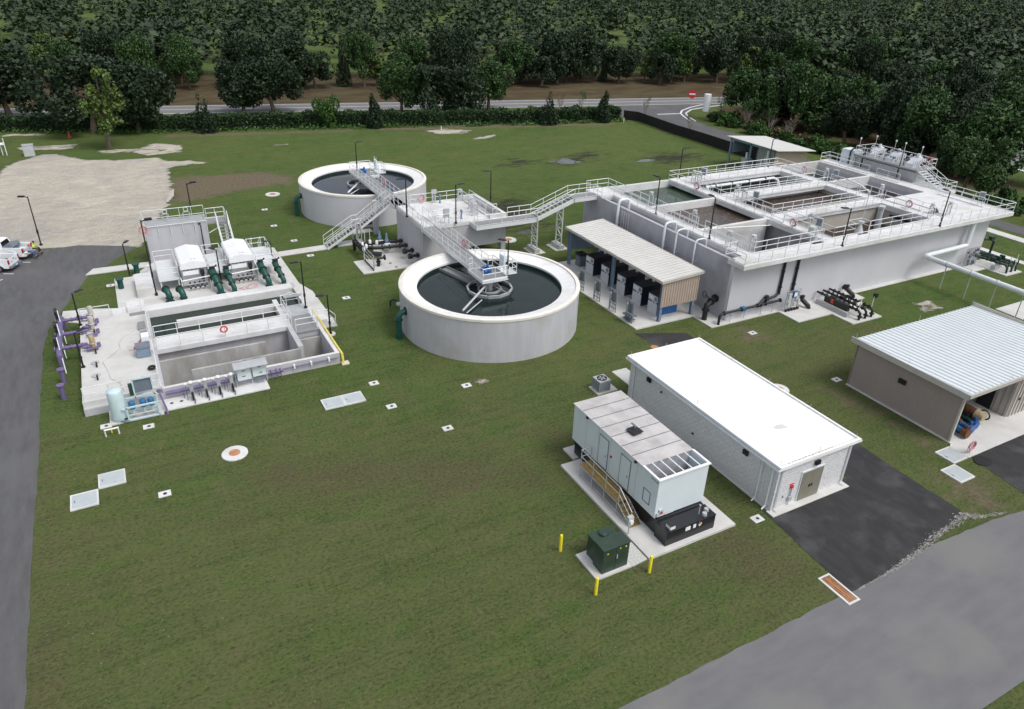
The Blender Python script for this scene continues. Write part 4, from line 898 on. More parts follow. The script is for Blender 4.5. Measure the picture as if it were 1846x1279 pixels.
# ---------------------------------------------------------------- electrical building
def mcc():
    T = thing('electrical_building', (33.7, 29.6, 0), 'long white block building with flat white roof and olive double door', 'building')
    X0,X1,Y0,Y1 = 30.55,36.85,22.4,36.85
    MB().box(X0,Y0,0,X1,Y1,3.3).build('wall', 'white_block', T)
    MB().box(X0-.04,Y0-.04,0,X1+.04,Y0,.1).box(X0-.06,Y0-.04,0,X0,Y1,.06).build('foundation_edge', 'concrete_pad', T)
    MB().box(30.35,22.2,3.3,37.1,37.05,3.42).build('roof', 'roof_white', T)
    e = MB(); a, b, c, d = 30.3,22.15,37.15,37.1
    e.box(a,b,3.26,a+.13,d,3.5); e.box(c-.13,b,3.26,c,d,3.5); e.box(a+.13,b,3.26,c-.13,b+.13,3.5); e.box(a+.13,d-.13,3.26,c-.13,d,3.5); e.build('roof_edge', 'roof_white', T)
    gm = MB(); gm.box(30.16,22.15,3.24,30.3,37.1,3.36); gm.box(37.15,22.15,3.24,37.29,37.1,3.36); gm.build('gutter', 'white_pipe', T)
    gi = MB(); gi.box(30.175,22.2,3.361,30.285,37.05,3.368); gi.box(37.165,22.2,3.361,37.275,37.05,3.368); gi.build('gutter_trough', 'steel_grey', T)
    ds = MB()
    for x, y, s in ((30.42,23.6,-1),(30.42,36.3,-1),(30.42,22.75,-1)):
        ds.path([(30.23,y,3.25),(30.45,y,3.0),(30.47,y,.3),(30.2,y,.08)], .055, 4)
    for x in (30.8,36.6): ds.path([(x,22.2,3.25),(x,22.33,3.0),(x,22.33,.3),(x,22.1,.08)], .055, 4)
    ds.build('downspouts', 'white_pipe', T)
    f = MB().box(32.63,22.34,.08,34.56,22.395,2.3).build('door_frame', 'white_pipe', T)
    for x0, x1 in ((32.71,33.59),(33.60,34.48)):
        dd = MB().box(x0,22.31,.1,x1,22.338,2.22).build('door', 'door_olive', T)
        MB().box((x1-.14) if x0 < 33 else (x0+.05),22.27,1.0,(x1-.05) if x0 < 33 else (x0+.14),22.31,1.16).build('handle', 'lamp_black', dd)
    MB().box(31.75,22.36,1.62,32.15,22.395,1.68).build('sign_strip', 'sign_red', T)
    MB().box(31.85,22.28,1.38,32.05,22.395,1.56).build('stop_switch', 'sign_red', T)
    MB().cyl((31.93,22.33,.1),(31.93,22.33,1.38),.025,n=6).cyl((32.0,22.33,.6),(32.0,22.33,1.38),.02,n=6).box(31.82,22.25,.45,32.08,22.395,.75).build('conduit', 'galvanised', T)
    MB().box(31.35,22.36,.8,31.42,22.395,.92).build('outlet_box', 'lamp_black', T)
    for x, y, ax in ((33.75,22.39,'y'),(30.54,34.6,'x'),(30.54,25.0,'x')):
        m = MB()
        if ax == 'y': m.box(x-.2,y-.14,2.55,x+.2,y,2.85).box(x-.14,y-.18,2.6,x+.14,y-.14,2.8)
        else: m.box(x-.14,y-.2,2.55,x,y+.2,2.85).box(x-.18,y-.14,2.6,x-.14,y+.14,2.8)
        m.build('wall_light', 'lamp_black', T)
    for y, z in ((33.2,2.45),(29.6,1.2)): MB().cyl((30.45,y,z),(30.55,y,z),.07,n=10).build('sensor', 'lamp_black', T)
    lr = MB()
    P = [(30.5,22.4),(36.95,22.4),(36.95,36.9),(30.5,36.9)]
    for i in range(4):
        a, b = V(*P[i]), V(*P[(i+1)%4]); n = 2 if i % 2 == 0 else 4
        for k in range(n): q = a+(b-a)*k/n; lr.cyl((q.x,q.y,3.5),(q.x,q.y,3.85),.012,n=5)
    lr.path([(x,y,3.435) for x,y in P], .012, 5, closed=True); lr.build('lightning_rods', 'galvanised', T)
    MB().prism(blob(33.6,25.4,.5,.22,20,.3,5), 3.4205, 3.4225).build('roof_stain', 'roof_sheet', T)
    r = random.Random(4); m = MB()
    for k in range(14): x = 31.2+k*.28; m.cb((x,22.36+r.uniform(-.02,.06),3.424),(.16*r.random()+.08,.06,.006),r.uniform(-.3,.3))
    m.build('leaf_litter', 'rust_cover', T)
mcc()
T = thing('air_conditioner', (29.3,38.5,.1), 'grey air conditioner unit on a pad at the far corner of the white building', 'air conditioner')
MB().box(28.75,38.0,.12,29.75,39.0,1.05).build('casing','galvanised',T)
MB().lathe([(.36,1.055),(.36,1.1),(.38,1.1),(.38,1.055)],(29.25,38.5,0),20).cyl((29.25,38.5,1.06),(29.25,38.5,1.065),.36,n=20).build('fan_guard','dark_interior',T)
m = MB()
for k in range(12): m.box(28.74,38.05+k*.08,.2,28.75,38.09+k*.08,.95); m.box(28.8+k*.08,37.99,.2,28.84+k*.08,38.0,.95)
m.build('fins','steel_grey',T)
f_ = MB()
for k in range(5): t = k*2*math.pi/5; f_.quad((29.25,38.5,1.075),(29.25+.3*math.cos(t),38.5+.3*math.sin(t),1.07),(29.25+.3*math.cos(t+.6),38.5+.3*math.sin(t+.6),1.085))
f_.build('fan_blades','galvanised',T)

# ---------------------------------------------------------------- generator
def gen():
    T = thing('generator_enclosure', (24.6,28.3,.15), 'pale blue walk-in generator housing with grey roof beside the white building', 'generator housing')
    X0,X1,Y0,Y1,Z0,Z1 = 22.85,26.4,23.95,32.6,1.25,3.9
    e = MB(); e.box(X0,Y0,Z0,X0+.08,Y1,Z1); e.box(X1-.08,Y0,Z0,X1,Y1,Z1); e.box(X0+.08,Y0,Z0,X1-.08,Y0+.08,Z1); e.box(X0+.08,Y1-.08,Z0,X1-.08,Y1,Z1); e.box(X0+.08,Y0+.08,Z0,X1-.08,Y1-.08,Z0+.1)
    e.build('housing', 'panel_white', T)
    MB().box(X0-.06,Y0+1.45,Z1,X1+.06,Y1+.06,Z1+.06).build('roof', 'roof_grey', T)
    s = MB()
    for k in range(1,7): y = Y0+1.45+k*(Y1-Y0-1.4)/7; s.box(X0-.06,y-.02,Z1+.0605,X1+.06,y+.02,Z1+.085)
    s.build('roof_seams', 'steel_grey', T)
    r = MB(); r.box(X0-.08,Y0-.08,Z1,X0+.06,Y0+1.449,Z1+.08); r.box(X1-.06,Y0-.08,Z1,X1+.08,Y0+1.449,Z1+.08); r.box(X0+.06,Y0-.08,Z1,X1-.06,Y0+.08,Z1+.08); r.box(X0-.075,Y0+1.45,Z1+.0,X0-.06,Y1+.06,Z1+.07)
    for k in range(1,6): x = X0+(X1-X0)*k/6; r.box(x-.03,Y0+.08,Z1+.01,x+.03,Y0+1.449,Z1+.06)
    r.build('opening_frame', 'screen_white', T)
    MB().box(X0+.081,Y0+1.5,Z0+.1,X1-.081,Y0+1.54,Z1-.001).build('baffle', 'galvanised', T)
    MB().box(X0+.3,Y0+.3,Z0+.6,X1-.3,Y0+1.2,Z1-1.1).build('radiator', 'steel_grey', T)
    MB().cb((24.35,28.3,Z1+.20),(.75,.75,.05),.1).build('roof_hatch', 'black_paint', T)
    MB().path([(24.5,28.5,Z1+.06),(24.5,28.5,Z1+.38),(24.4,28.75,Z1+.46)], .06, 10).build('exhaust_pipe', 'steel_grey', T, smooth=True)
    MB().cb((24.35,28.3,Z1+.11),(.6,.6,.14),.1).build('hatch_curb', 'black_paint', T)
    mk = MB()
    for j in range(7): mk.box(X0-.006,24.05+j*.085,3.62,X0-.001,24.11+j*.085,3.70+(.03 if j % 3 == 0 else 0))
    mk.build('maker_mark', 'steel_grey', T)
    for y0, y1 in ((28.72,29.62),(26.5,27.4)):
        m = MB(); d = MB().box(X0-.03,y0,Z0+.12,X0-.003,y1,Z0+2.2).build('door', 'panel_white', T)
        for a in ((y0-.04,y0),(y1,y1+.04)): m.box(X0-.035,a[0],Z0+.08,X0-.001,a[1],Z0+2.24)
        m.box(X0-.035,y0-.04,Z0+2.2,X0-.001,y1+.04,Z0+2.24); m.box(X0-.035,y0-.04,Z0+.07,X0-.001,y1+.04,Z0+.12); m.build('door_frame', 'steel_grey', T)
        MB().box(X0-.09,y0+.08,Z0+1.0,X0-.031,y0+.2,Z0+1.14).build('handle', 'galvanised', d)
    m = MB(); y0,y1,z0,z1 = 24.5,25.15,1.75,2.65
    for b in ((y0,z0,y1,z0+.05),(y0,z1-.05,y1,z1),(y0,z0+.05,y0+.05,z1-.05),(y1-.05,z0+.05,y1,z1-.05)): m.box(X0-.02,b[0],b[1],X0-.001,b[2],b[3])
    m.build('access_panel', 'steel_grey', T)
    MB().cyl((X0-.08,28.35,2.6),(X0-.002,28.35,2.6),.08,n=12).build('stop_button', 'sign_red', T)
    sb_ = MB().box(X0+.25,Y0-.12,1.5,X0+.5,Y0-.002,1.78).build('socket_box', 'enclosure_grey', T); MB().cyl((X0+.37,Y0-.18,1.64),(X0+.37,Y0-.12,1.64),.07,n=10).build('stop_button', 'sign_red', sb_)
    MB().cyl((X0+.15,Y0-.08,1.35),(X0+1.3,Y0-.08,1.35),.025,n=6).box(X0+.1,Y0-.12,1.4,X0+.24,Y0-.002,1.6).build('conduit', 'enclosure_grey', T)
    for x, y in ((X0-.1,31.0),(X0-.1,26.0),(X1+.1,29.6),(X1+.1,25.6)): MB().box(x-.07,y-.07,Z1-.12,x+.07,y+.07,Z1+.02).build('corner_light', 'lamp_black', T)
    st = MB()
    for k in range(5): st.box(X0-.004,Y1-1.3*k-1.5,Z0+.02,X0-.001,Y1-1.3*k-1.49,Z1-.05)
    st.build('panel_seams', 'steel_grey', T)
    MB().rail([(26.5,24.1,.3),(26.5,25.3,.3)],h=1.5,toe=False,sp=1.2).build('ladder', 'aluminium', T)
gen()
T = thing('fuel_tank', (24.6,27.5,.15), 'glossy black fuel tank base under the pale blue generator housing', 'fuel tank')
MB().box(22.95,23.75,.2,26.3,32.4,1.2).box(22.85,22.75,.15,26.4,23.749,1.1).build('tank', 'black_tank', T)
MB().box(22.83,22.73,1.1,26.42,23.748,1.13).build('top_plate', 'black_tank', T)
for k, x in enumerate((25.75,26.1)): MB().lathe([(.0,.18),(.13,.17),(.15,.1),(.15,0)],(x,23.0+k*.25,1.13),14).build('filler_cap', 'galvanised', T, smooth=True)
MB().box(23.15,22.85,1.13,23.5,23.25,1.38).build('spill_box', 'screen_white', T); MB().cb((23.32,23.05,1.395),(.40,.46,.03)).build('spill_box_lid', 'black_paint', T)
MB().cyl((25.5,23.2,1.13),(25.5,23.2,1.75),.03,n=6).lathe([(0,.08),(.06,.06),(.06,0)],(25.5,23.2,1.75),8).build('vent_pipe', 'galvanised', T)
m = MB().box(24.2,22.728,.75,24.55,22.749,1.0).box(24.75,22.728,.75,24.95,22.749,1.0); m.build('data_plate', 'screen_white', T)
def dia(c, s): return [(c[0]-s,c[1],c[2]),(c[0],c[1],c[2]-s),(c[0]+s,c[1],c[2]),(c[0],c[1],c[2]+s)]
MB().quad(*dia((25.25,22.742,.87),.17)).build('hazard_diamond', 'screen_white', T)
x, z, s_ = 25.25, .87, .085
for dx, dz, mm in ((0,s_,'sign_red'),(-s_,0,'tarp_blue'),(s_,0,'yellow_paint')): MB().quad(*dia((x+dx,22.738,z+dz),s_*.93)).build('diamond_field', mm, T)
# stair platform
T = thing('stair_platform', (22.3,28,.15), 'ochre grated platform with steps and handrail along the generator housing', 'platform')
MB().box(22.0,26.2,.98,22.82,30.3,1.05).build('platform_grating', 'ochre_grate', T)
m = MB()
for k in range(5): y = 26.05-.26*k; z = .86-.17*k; m.box(21.98,y-.17,z-.04,22.84,y+.13,z)
m.build('steps', 'ochre_grate', T)
m = MB()
for x in (22.0,22.8):
    m.path([(x,26.2,.98),(x,24.85,.15)], .04, 4); m.box(x-.03,26.2,.9,x+.03,30.3,.98)
for y in (30.2,28.9,27.6,26.3):
    m.cyl((22.0,y,.15),(22.0,y,.95),.035,n=6)
m.cyl((22.0,30.2,.3),(22.0,25.0,.3),.03,n=6); m.build('frame', 'galvanised', T)
MB().rail([(22.75,30.25,1.05),(22.02,30.25,1.05),(22.02,26.2,1.05),(22.02,24.9,.2)],toe=False,sp=1.3).build('handrail', 'galvanised', T)
# transformer
T = thing('transformer', (19.2,23.4,.1), 'dark green pad transformer cabinet on its own slab between yellow bollards', 'transformer')
MB().box(18.5,22.62,.1,20.15,23.5,1.72).build('front_cabinet','transformer_green',T)
MB().box(18.62,23.5,.1,20.05,24.3,1.5).build('tank_body','transformer_green',T)
MB().box(18.46,22.58,1.72,20.19,23.52,1.76).box(18.58,23.52,1.5,20.09,24.34,1.545).build('lid','transformer_green',T,smooth=False)
MB().lathe([(0,.16),(.22,.14),(.27,.08),(.27,0)],(19.35,23.95,1.545),18).build('pressure_cap','transformer_green',T,smooth=True)
MB().box(19.31,22.612,.15,19.33,22.619,1.66).build('door_gap','dark_interior',T)
MB().box(19.36,22.59,.9,19.42,22.619,1.15).build('handle','galvanised',T)
MB().box(18.72,22.608,1.4,18.82,22.619,1.45).box(19.52,22.608,1.5,19.6,22.619,1.56).box(19.88,22.608,1.48,19.97,22.619,1.56).build('warning_label','yellow_paint',T)
T = thing('meter_post', (21.6,24.5,.15), 'grey electric meter box on a short post between the transformer and the steps', 'electric meter')
MB().cyl((21.6,24.5,.15),(21.6,24.5,1.0),.04,n=6).build('post','galvanised',T)
MB().box(21.42,24.38,.85,21.78,24.6,1.45).build('box','enclosure_grey',T); MB().cyl((21.6,24.28,1.15),(21.6,24.38,1.15),.12,n=14).build('dial','screen_white',T)
def bollard():
    T = thing('bollard', (0,0,0), 'x', 'bollard', 'yellow bollards around the transformer')
    MB().lathe([(.09,0),(.09,1.1),(.07,1.16),(0,1.18)],(0,0,0),14).build('post','yellow_paint',T,smooth=True); return T
b_ = bollard()
for i, (x, y, l) in enumerate(((17.5,25.2,'yellow bollard in the grass left of the green transformer'), (20.97,21.7,'yellow bollard right of the green transformer near its gravel'), (17.5,21.7,'yellow bollard nearest the camera in front of the green transformer'))):
    o = b_ if i == 0 else dup(b_, (0,0,0)); o.location = (x,y,0); o['label'] = l

# ---------------------------------------------------------------- sludge shed at the right
def shed():
    T = thing('equipment_shed', (54.8,26,0), 'large taupe metal shed with white ribbed roof at the right edge', 'building')
    vpanel(47.6,30.8,47.6,22.2,.06,3.75,4.0,28,h=.014).build('side_wall','taupe_sheet',T)
    MB().box(47.55,30.85,.06,62.2,30.9,3.7).build('rear_wall','taupe_sheet',T)
    ribbed(47.1,21.75,62.3,31.2,4.2,3.9,4.2,3.9,31,'y',w=.07,h=.05,shade_mat='rib_shade_grey').build('roof','roof_rib',T)
    MB().box(47.0,21.63,3.98,62.2,21.75,4.25).box(47.02,21.75,3.8,47.1,31.2,4.23).build('fascia','tan_light',T)
    MB().box(54.4,30.84,.06,54.5,22.35,3.9).box(54.5,22.3,.06,62.2,22.4,3.95).build('inner_wall','tan_light',T)
    m = MB()
    for k in range(20): m.box(54.34,22.5+k*.42,.06,54.4,22.58+k*.42,3.9); 
    for k in range(18): m.box(54.6+k*.42,22.25,.06,54.68+k*.42,22.3,3.95)
    m.build('wall_ribs','taupe_sheet',T)
    MB().box(62.1,22.4,.06,62.2,30.85,3.8).build('right_wall','taupe_sheet',T); MB().box(62.3,21.63,3.8,62.38,31.2,4.23).build('fascia','tan_light',T)
    MB().box(54.33,23.55,.06,54.395,24.6,2.3).build('doorway','dark_interior',T)
    MB().box(55.1,22.2,1.4,55.3,22.25,1.6).build('wall_socket','lamp_black',T)
    MB().box(47.42,26.4,2.35,47.57,26.95,2.7).build('wall_light','lamp_black',T)
    MB().box(47.5,22.15,.06,47.68,22.3,3.95).build('corner_post','tan_light',T)
    m = MB()
    for x, y in ((47.3,22),(47.3,26.5),(47.3,31),(52,21.9),(57,21.9),(55,31.1),(62,31.1)): m.cyl((x,y,3.9),(x,y,4.5),.012,n=5)
    m.build('lightning_rods','galvanised',T)
    m = MB()
    for k in range(9): m.box(47.75,22.4+k*.95,3.55,54.3,22.46+k*.95,3.7)
    m.box(48,22.3,3.4,54.3,22.4,3.6); m.build('roof_beams','steel_grey',T)
shed()
def pump(x, y, s, body, l, rz=0, mm='teal_motor'):
    T = thing('pump', (x,y,.06), l, 'pump', 'pumps on the shed floor')
    MB().path([(x,y+.1,.5),(x,y+1.0,.5)],[.2*s,.24*s],14).build('motor', mm, T, smooth=True)
    MB().cyl((x,y-.25,.45),(x,y+.1,.45),.28*s,.3*s,16).cyl((x,y-.35,.45),(x,y-.25,.45),.36*s,n=16).path([(x,y-.1,.5),(x+.05,y-.1,1.0)],.1,10).build('casing', body, T, smooth=True)
    MB().box(x-.25,y-.2,.06,x+.25,y+1.0,.25).build('base', 'steel_grey', T)
pump(49.0,22.2,1.0,'rust','rusty and blue pump nearest the shed corner post'); pump(49.75,22.4,1.0,'tarp_blue','blue pump second from the shed corner'); 
pump(50.6,22.6,.9,'blue_motor','light blue pump beside the big rusty pipe',mm='green_pipe')
T = thing('rusty_cylinder', (51.6,24.2,.06), 'long rusty brown cylinder lying on a frame inside the open shed', 'machine')
MB().path([(51.3,22.9,.9),(51.3,25.6,.9)],.36,18).build('drum','rust',T,smooth=True); MB().path([(51.3,22.3,.9),(51.3,22.9,.9)],[.3,.42],16).build('end_cap','bronze',T,smooth=True)
MB().box(51.0,22.6,.06,51.6,25.6,.5).build('frame','steel_grey',T); MB().ring((51.9,22.6,.8),.35,.06,'x',16,6).build('handwheel','lamp_black',T)
for k, (x, y) in enumerate(((50.0,24.2),(49.1,24.0))):
    T = thing('motor_unit', (x,y,.06), ['dark machine unit with green coupling behind the blue pumps in the shed','black machine unit against the taupe shed wall'][k], 'machine')
    MB().path([(x,y-.4,.7),(x,y+.9,.7)],.26,12).build('motor',['steel_grey','lamp_black'][k],T,smooth=True); MB().box(x-.3,y-.6,.06,x+.3,y+1,.4).build('base','lamp_black',T)
    MB().cyl((x,y-.7,.7),(x,y-.4,.7),.15,n=12).build('coupling',['green_pipe','rust'][k],T)
r_ = random.Random(6)
for k, (x, y, l) in enumerate(((50.7,23.2,'low dark machine part between the blue pumps and the rusty drum'),(51.9,23.4,'dark hand wheel frame at the end of the rusty drum'),(49.4,23.2,'small dark pump part behind the rusty pump'))):
    T = thing('machine_part', (x,y,.06), l, 'machine'); m = MB()
    for q in range(9): m.cb((x+r_.uniform(-.35,.35),y+r_.uniform(-.3,.5),.2+r_.random()*.6),(r_.uniform(.1,.35),r_.uniform(.1,.4),r_.uniform(.1,.3)),r_.random())
    m.path([(x-.3,y,.3),(x,y+.2,.8),(x+.3,y+.1,.5)],.07,8); m.build('body',['lamp_black','steel_grey','rust'][k],T)
T = thing('safety_pipe', (52.6,24.6,.06), 'thin black post standing on the shed floor', 'post')
MB().cyl((52.6,24.6,.06),(52.6,24.6,1.5),.05,n=8).build('post','lamp_black',T); MB().box(52.5,24.4,1.4,52.9,24.8,1.5).build('top_plate','lamp_black',T)

# ---------------------------------------------------------------- far shelter
def farshed():
    T = thing('open_shed', (91.5,83.2,0), 'open shed with pale roof and beige end wall behind the big basin', 'shelter')
    MB().add([(88.0,78.3,4.55),(95.1,77.3,4.2),(95.6,88.3,4.2),(88.2,89.5,4.55),(88.0,78.3,4.65),(95.1,77.3,4.3),(95.6,88.3,4.3),(88.2,89.5,4.65)],[(0,3,2,1),(4,5,6,7),(0,1,5,4),(1,2,6,5),(2,3,7,6),(3,0,4,7)]).build('roof','roof_sheet',T)
    vpanel(88.4,79.0,94.6,78.5,.1,4.5,4.2,24).build('end_wall','beige_sheet',T)
    MB().box(94.5,79,.1,94.6,88.5,4.2).build('rear_wall','steel_grey',T)
    MB().box(88.6,88.2,2.2,94.5,88.3,4.2).build('end_panel','steel_blue',T)
    MB().box(91.4,84.9,.1,94.5,85.0,4.25).box(90.9,79.6,.1,91.0,84.9,4.1).build('partition','enclosure_grey',T)
    m = MB()
    for y in (79.3,84.2,88.6):
        m.box(88.35,y-.12,0,88.6,y+.12,4.5)
    m.box(88.35,79.3,4.2,88.5,88.6,4.5); m.build('posts','steel_blue',T)
    for k,(x,y) in enumerate(((89.4,85.5),(89.8,81.9),(89.5,80.6))):
        MB().box(x,y,.1,x+1.0,y+1.2,1.7).build('pump_unit','enclosure_grey',T); MB().cyl((x+.3,y+.5,1.7),(x+.3,y+.5,2.6),.2).build('stack','pvc_white',T)
    MB().path([(88.9,80.9,.3),(88.9,80.9,4.3),(89.3,80.9,4.5)],.2,10).build('vent_pipe','pvc_white',T)
farshed()
# ---------------------------------------------------------------- contact basin on the left
def contact():
    T = thing('contact_basin', (4,58,0), 'low concrete contact basin with baffle walls, half dark green water, half dry', 'water tank')
    Z = .95; FL = -2.6
    def wall(x0,y0,x1,y1,z1=Z,m='concrete_wall',n='wall',z0=FL): MB().box(x0,y0,z0,x1,y1,z1).build(n,m,T)
    wall(-.3,50.85,12.62,51.15); wall(12.3,51.15,12.62,66.35); wall(-.3,65.1,12.3,66.35,n='rear_wall',m='concrete_top'); wall(-.3,51.15,-.12,65.1)
    MB().box(-.3,50.85,Z,12.62,51.12,Z+.02).box(12.33,51.12,Z,12.62,65.1,Z+.02).build('wall_cap','concrete_top',T)
    MB().box(-5.35,51.2,0,-.3,65.4,Z).build('deck','concrete_pad',T); MB().box(-5.35,50.85,0,-.3,51.2,.55).build('deck_front_ledge','concrete_wall',T)
    MB().box(-.12,57.25,.55,10.35,59.45,Z).build('centre_walkway','concrete_top',T)
    wall(-.12,57.6,10.35,57.9,.55); wall(-.12,58.9,10.35,59.2,.55)
    wall(1.85,62.0,9.95,62.3,Z,'concrete_top','baffle'); wall(-.12,55.1,7.75,55.32,Z,'concrete_stained','baffle'); wall(1.9,52.75,10.0,52.95,Z,'concrete_stained','baffle')
    wall(9.95,53.2,10.35,57.25,n='cross_wall'); wall(9.95,59.45,10.35,63.1,n='cross_wall',m='concrete_top')
    MB().box(-.12,51.15,FL-.1,12.3,65.1,FL).build('tank_floor','concrete_stained',T)
    wall(10.35,55.4,12.3,55.65,.35,'concrete_stained','weir_wall')
    MB().box(10.37,55.7,.86,12.29,59.0,.93).build('grating','grating',T); MB().box(10.37,59.0,Z-.03,12.29,61.3,Z).build('grating','galvanised',T)
    lv = MB()
    for k in range(5): lv.box(10.4,55.8+k*.35,.3,12.28,55.83+k*.35,.86)
    lv.build('louvre_slats','galvanised',T)
    struct('tank_water', MB().quad((-.12,59.2,.28),(12.3,59.2,.28),(12.3,65.1,.28),(-.12,65.1,.28)), 'water_dkgreen')
    struct('tank_water', MB().quad((10.35,51.15,-1.7),(12.3,51.15,-1.7),(12.3,55.4,-1.7),(10.35,55.4,-1.7)), 'water_dkbrown')
    R = lambda pts, **k: MB().rail([(x,y,Z) for x,y in pts], **k).build('railing','aluminium',T)
    R([(-.05,59.4),(10.2,59.4)],sp=1.75,toe=False); R([(-.05,57.3),(10.2,57.3)],sp=1.75,toe=False)
    R([(-5.2,51.3),(-.4,51.3),(-.4,52.3)],sp=1.8,toe=False); R([(-.35,52.3),(-.35,57.0)],sp=1.6,toe=False); R([(-.35,59.5),(-.35,65.0)],sp=1.6,toe=False)
    R([(-5.3,65.2),(-5.2,65.3),(-3.0,65.3)],sp=1.5,toe=False); R([(-2.0,65.4),(-.6,65.4)],sp=1.4,toe=False)
    R([(10.4,61.3),(12.25,61.3)],toe=False); R([(10.4,57.3),(10.4,61.2)],toe=False,sp=1.3); R([(10.45,56.0),(12.2,56.0)],toe=False,sp=1.9); R([(12.25,56.0),(12.25,59.0)],toe=False)
    MB().box(-5.35,65.4,0,-2.9,66.5,.35).box(-2.9,65.41,0,-1.7,67.6,.6).box(-1.7,65.41,0,-.3,67.9,.93).build('side_steps','concrete_top',T)
    MB().box(-1.6,64.6,Z+.002,-.4,65.2,Z+.03).build('deck_grating','grating',T)
    wq = MB()
    for x, y in ((11.9,60.9),(10.8,60.9)): wq.cyl((x,y,Z),(x,y,Z+1.1),.05,n=6)
    wq.box(10.6,60.75,Z+1.0,12.1,60.95,Z+1.15); wq.build('gate_frame','galvanised',T); MB().ring((11.2,60.85,Z+1.35),.25,.035,'z',14,6).build('handwheel','aluminium',T)
    MB().rail([(12.9,58.9,0.0),(13.9,58.9,0),(14.2,57.6,0)],toe=False).build('stair_railing','aluminium',T)
    for k in range(3): MB().box(12.62+0*k,57.6+0*k,0,14.2-.3*k,58.8,.28+.24*k).build('step','concrete_top',T) if k == 0 else MB().box(12.62,57.61,.28+.24*(k-1),14.2-.35*k,58.79,.28+.24*k).build('step','concrete_top',T)
    tag(MB().ring((5.0,57.15,1.75),.25,.065,'y',20,8).build('life_ring','orange_red',smooth=True),'orange red life ring hanging on the railing over the dry basin half','life ring')
contact()
# hose lying on the pale deck
pts = [(-.9,63.0),(-1.3,61.6),(-2.3,60.6),(-2.7,59.7),(-2.6,58.7),(-3.3,57.6),(-3.9,56.8),(-3.6,55.2),(-3.5,54.0),(-2.9,52.9),(-2.7,51.5)]
tag(MB().path([(x,y,.97) for x,y in pts],.022,6).build('hose','roof_grey'), 'thin grey hose winding across the pale basin deck', 'hose')
T = thing('storage_bin', (-.9,56.9,.95), 'grey blue wheeled plastic bin standing on the pale basin deck', 'bin')
MB().box(-1.5,56.3,1.0,-.55,57.3,1.75).build('bin','steel_blue',T); MB().box(-1.55,56.25,1.75,-.5,57.35,1.82).build('lid','steel_grey',T)
T = thing('sampler_cabinet', (-.75,58.0,.95), 'pale equipment cabinet next to a red striped board on the basin deck', 'cabinet')
MB().box(-1.0,57.6,.95,-.45,58.4,2.1).build('cabinet','screen_white',T); MB().add([(-1.7,57.9,.97),(-1.05,57.9,1.6),(-1.05,58.4,1.6),(-1.7,58.4,.97)],[(0,1,2,3)]).build('striped_board','sign_red',T)
MB().box(-2.0,57.9,.96,-1.75,58.35,1.05).build('foot_plate','enclosure_grey',T)
for k, (x, y) in enumerate(((-.75,62.0),(-.7,60.1))):
    T = thing('access_cover', (x,y,.95), ['upper grey metal access box beside the green water half of the basin','lower grey metal access box beside the green water half of the basin'][k], 'access box')
    MB().box(x-.3,y-.7,.95,x+.15,y+.6,1.15).build('box','galvanised',T); MB().box(x-.35,y-.75,1.15,x+.2,y+.65,1.19).build('lid','grating',T)
tag(MB().ring((-.7,54.2,1.05),.26,.05,'z',14,6).ring((-.68,54.22,1.13),.22,.05,'z',14,6).build('cable_coil','black_paint'), 'small black coil of cable at the edge of the dry basin', 'coil')
# pumps on the left edge of the deck
def turbine(y, l, kind):
    T = thing('turbine_pump', (-4.4,y,.95), l, 'pump', 'pumps along the left edge of the basin deck')
    Zd = .95
    if kind > 0:
        MB().lathe([(.26,0),(.26,.1),(.17,.15),(.16,.55),(.24,.6),(.24,.65),(.2,.7),(.21,1.2),(.17,1.3),(.0,1.33)],(-4.4,y,Zd),18).build('motor','bronze' if kind == 2 else 'tan_light',T,smooth=True)
        MB().path([(-4.4,y,Zd+.4),(-5.1,y,Zd+.4)],.14,12).build('outlet','purple_pipe',T,smooth=True)
        MB().cyl((-4.75,y,Zd+.4),(-4.68,y,Zd+.4),.22).build('flange','purple_pipe',T)
    else:
        MB().cyl((-4.4,y,Zd),(-4.4,y,Zd+.08),.3,n=16).build('cover_plate','galvanised',T)
    MB().box(-4.35,y-.75,Zd,-4.25,y-.45,Zd+.35).build('vent','black_paint',T)
for i, (y, l, k) in enumerate(((65.0,'farthest pump with a pale motor at the corner of the pale deck',1),(62.9,'second pump from the far corner of the pale deck, with purple pipework',1),(59.2,'third pump with bronze motor and yellow tags, near the middle of the deck edge',2),(56.9,'round cover plate without a motor near the deck edge',0),(54.8,'round pump cover plate nearest the front corner of the deck',0))):
    turbine(y, l, k)
m = MB()
for y in (64.9,62.8,60.2): m.path([(-4.9,y-1.2,1.2),(-4.15,y-1.2,1.2),(-4.0,y-.2,1.15)],.09,8); m.cyl((-4.05,y-.5,1.0),(-4.05,y-.5,1.3),.14,n=10)
tag(m.build('purple_header','purple_pipe',smooth=True), 'low purple pipework linking the pumps along the left deck edge', 'pipework')
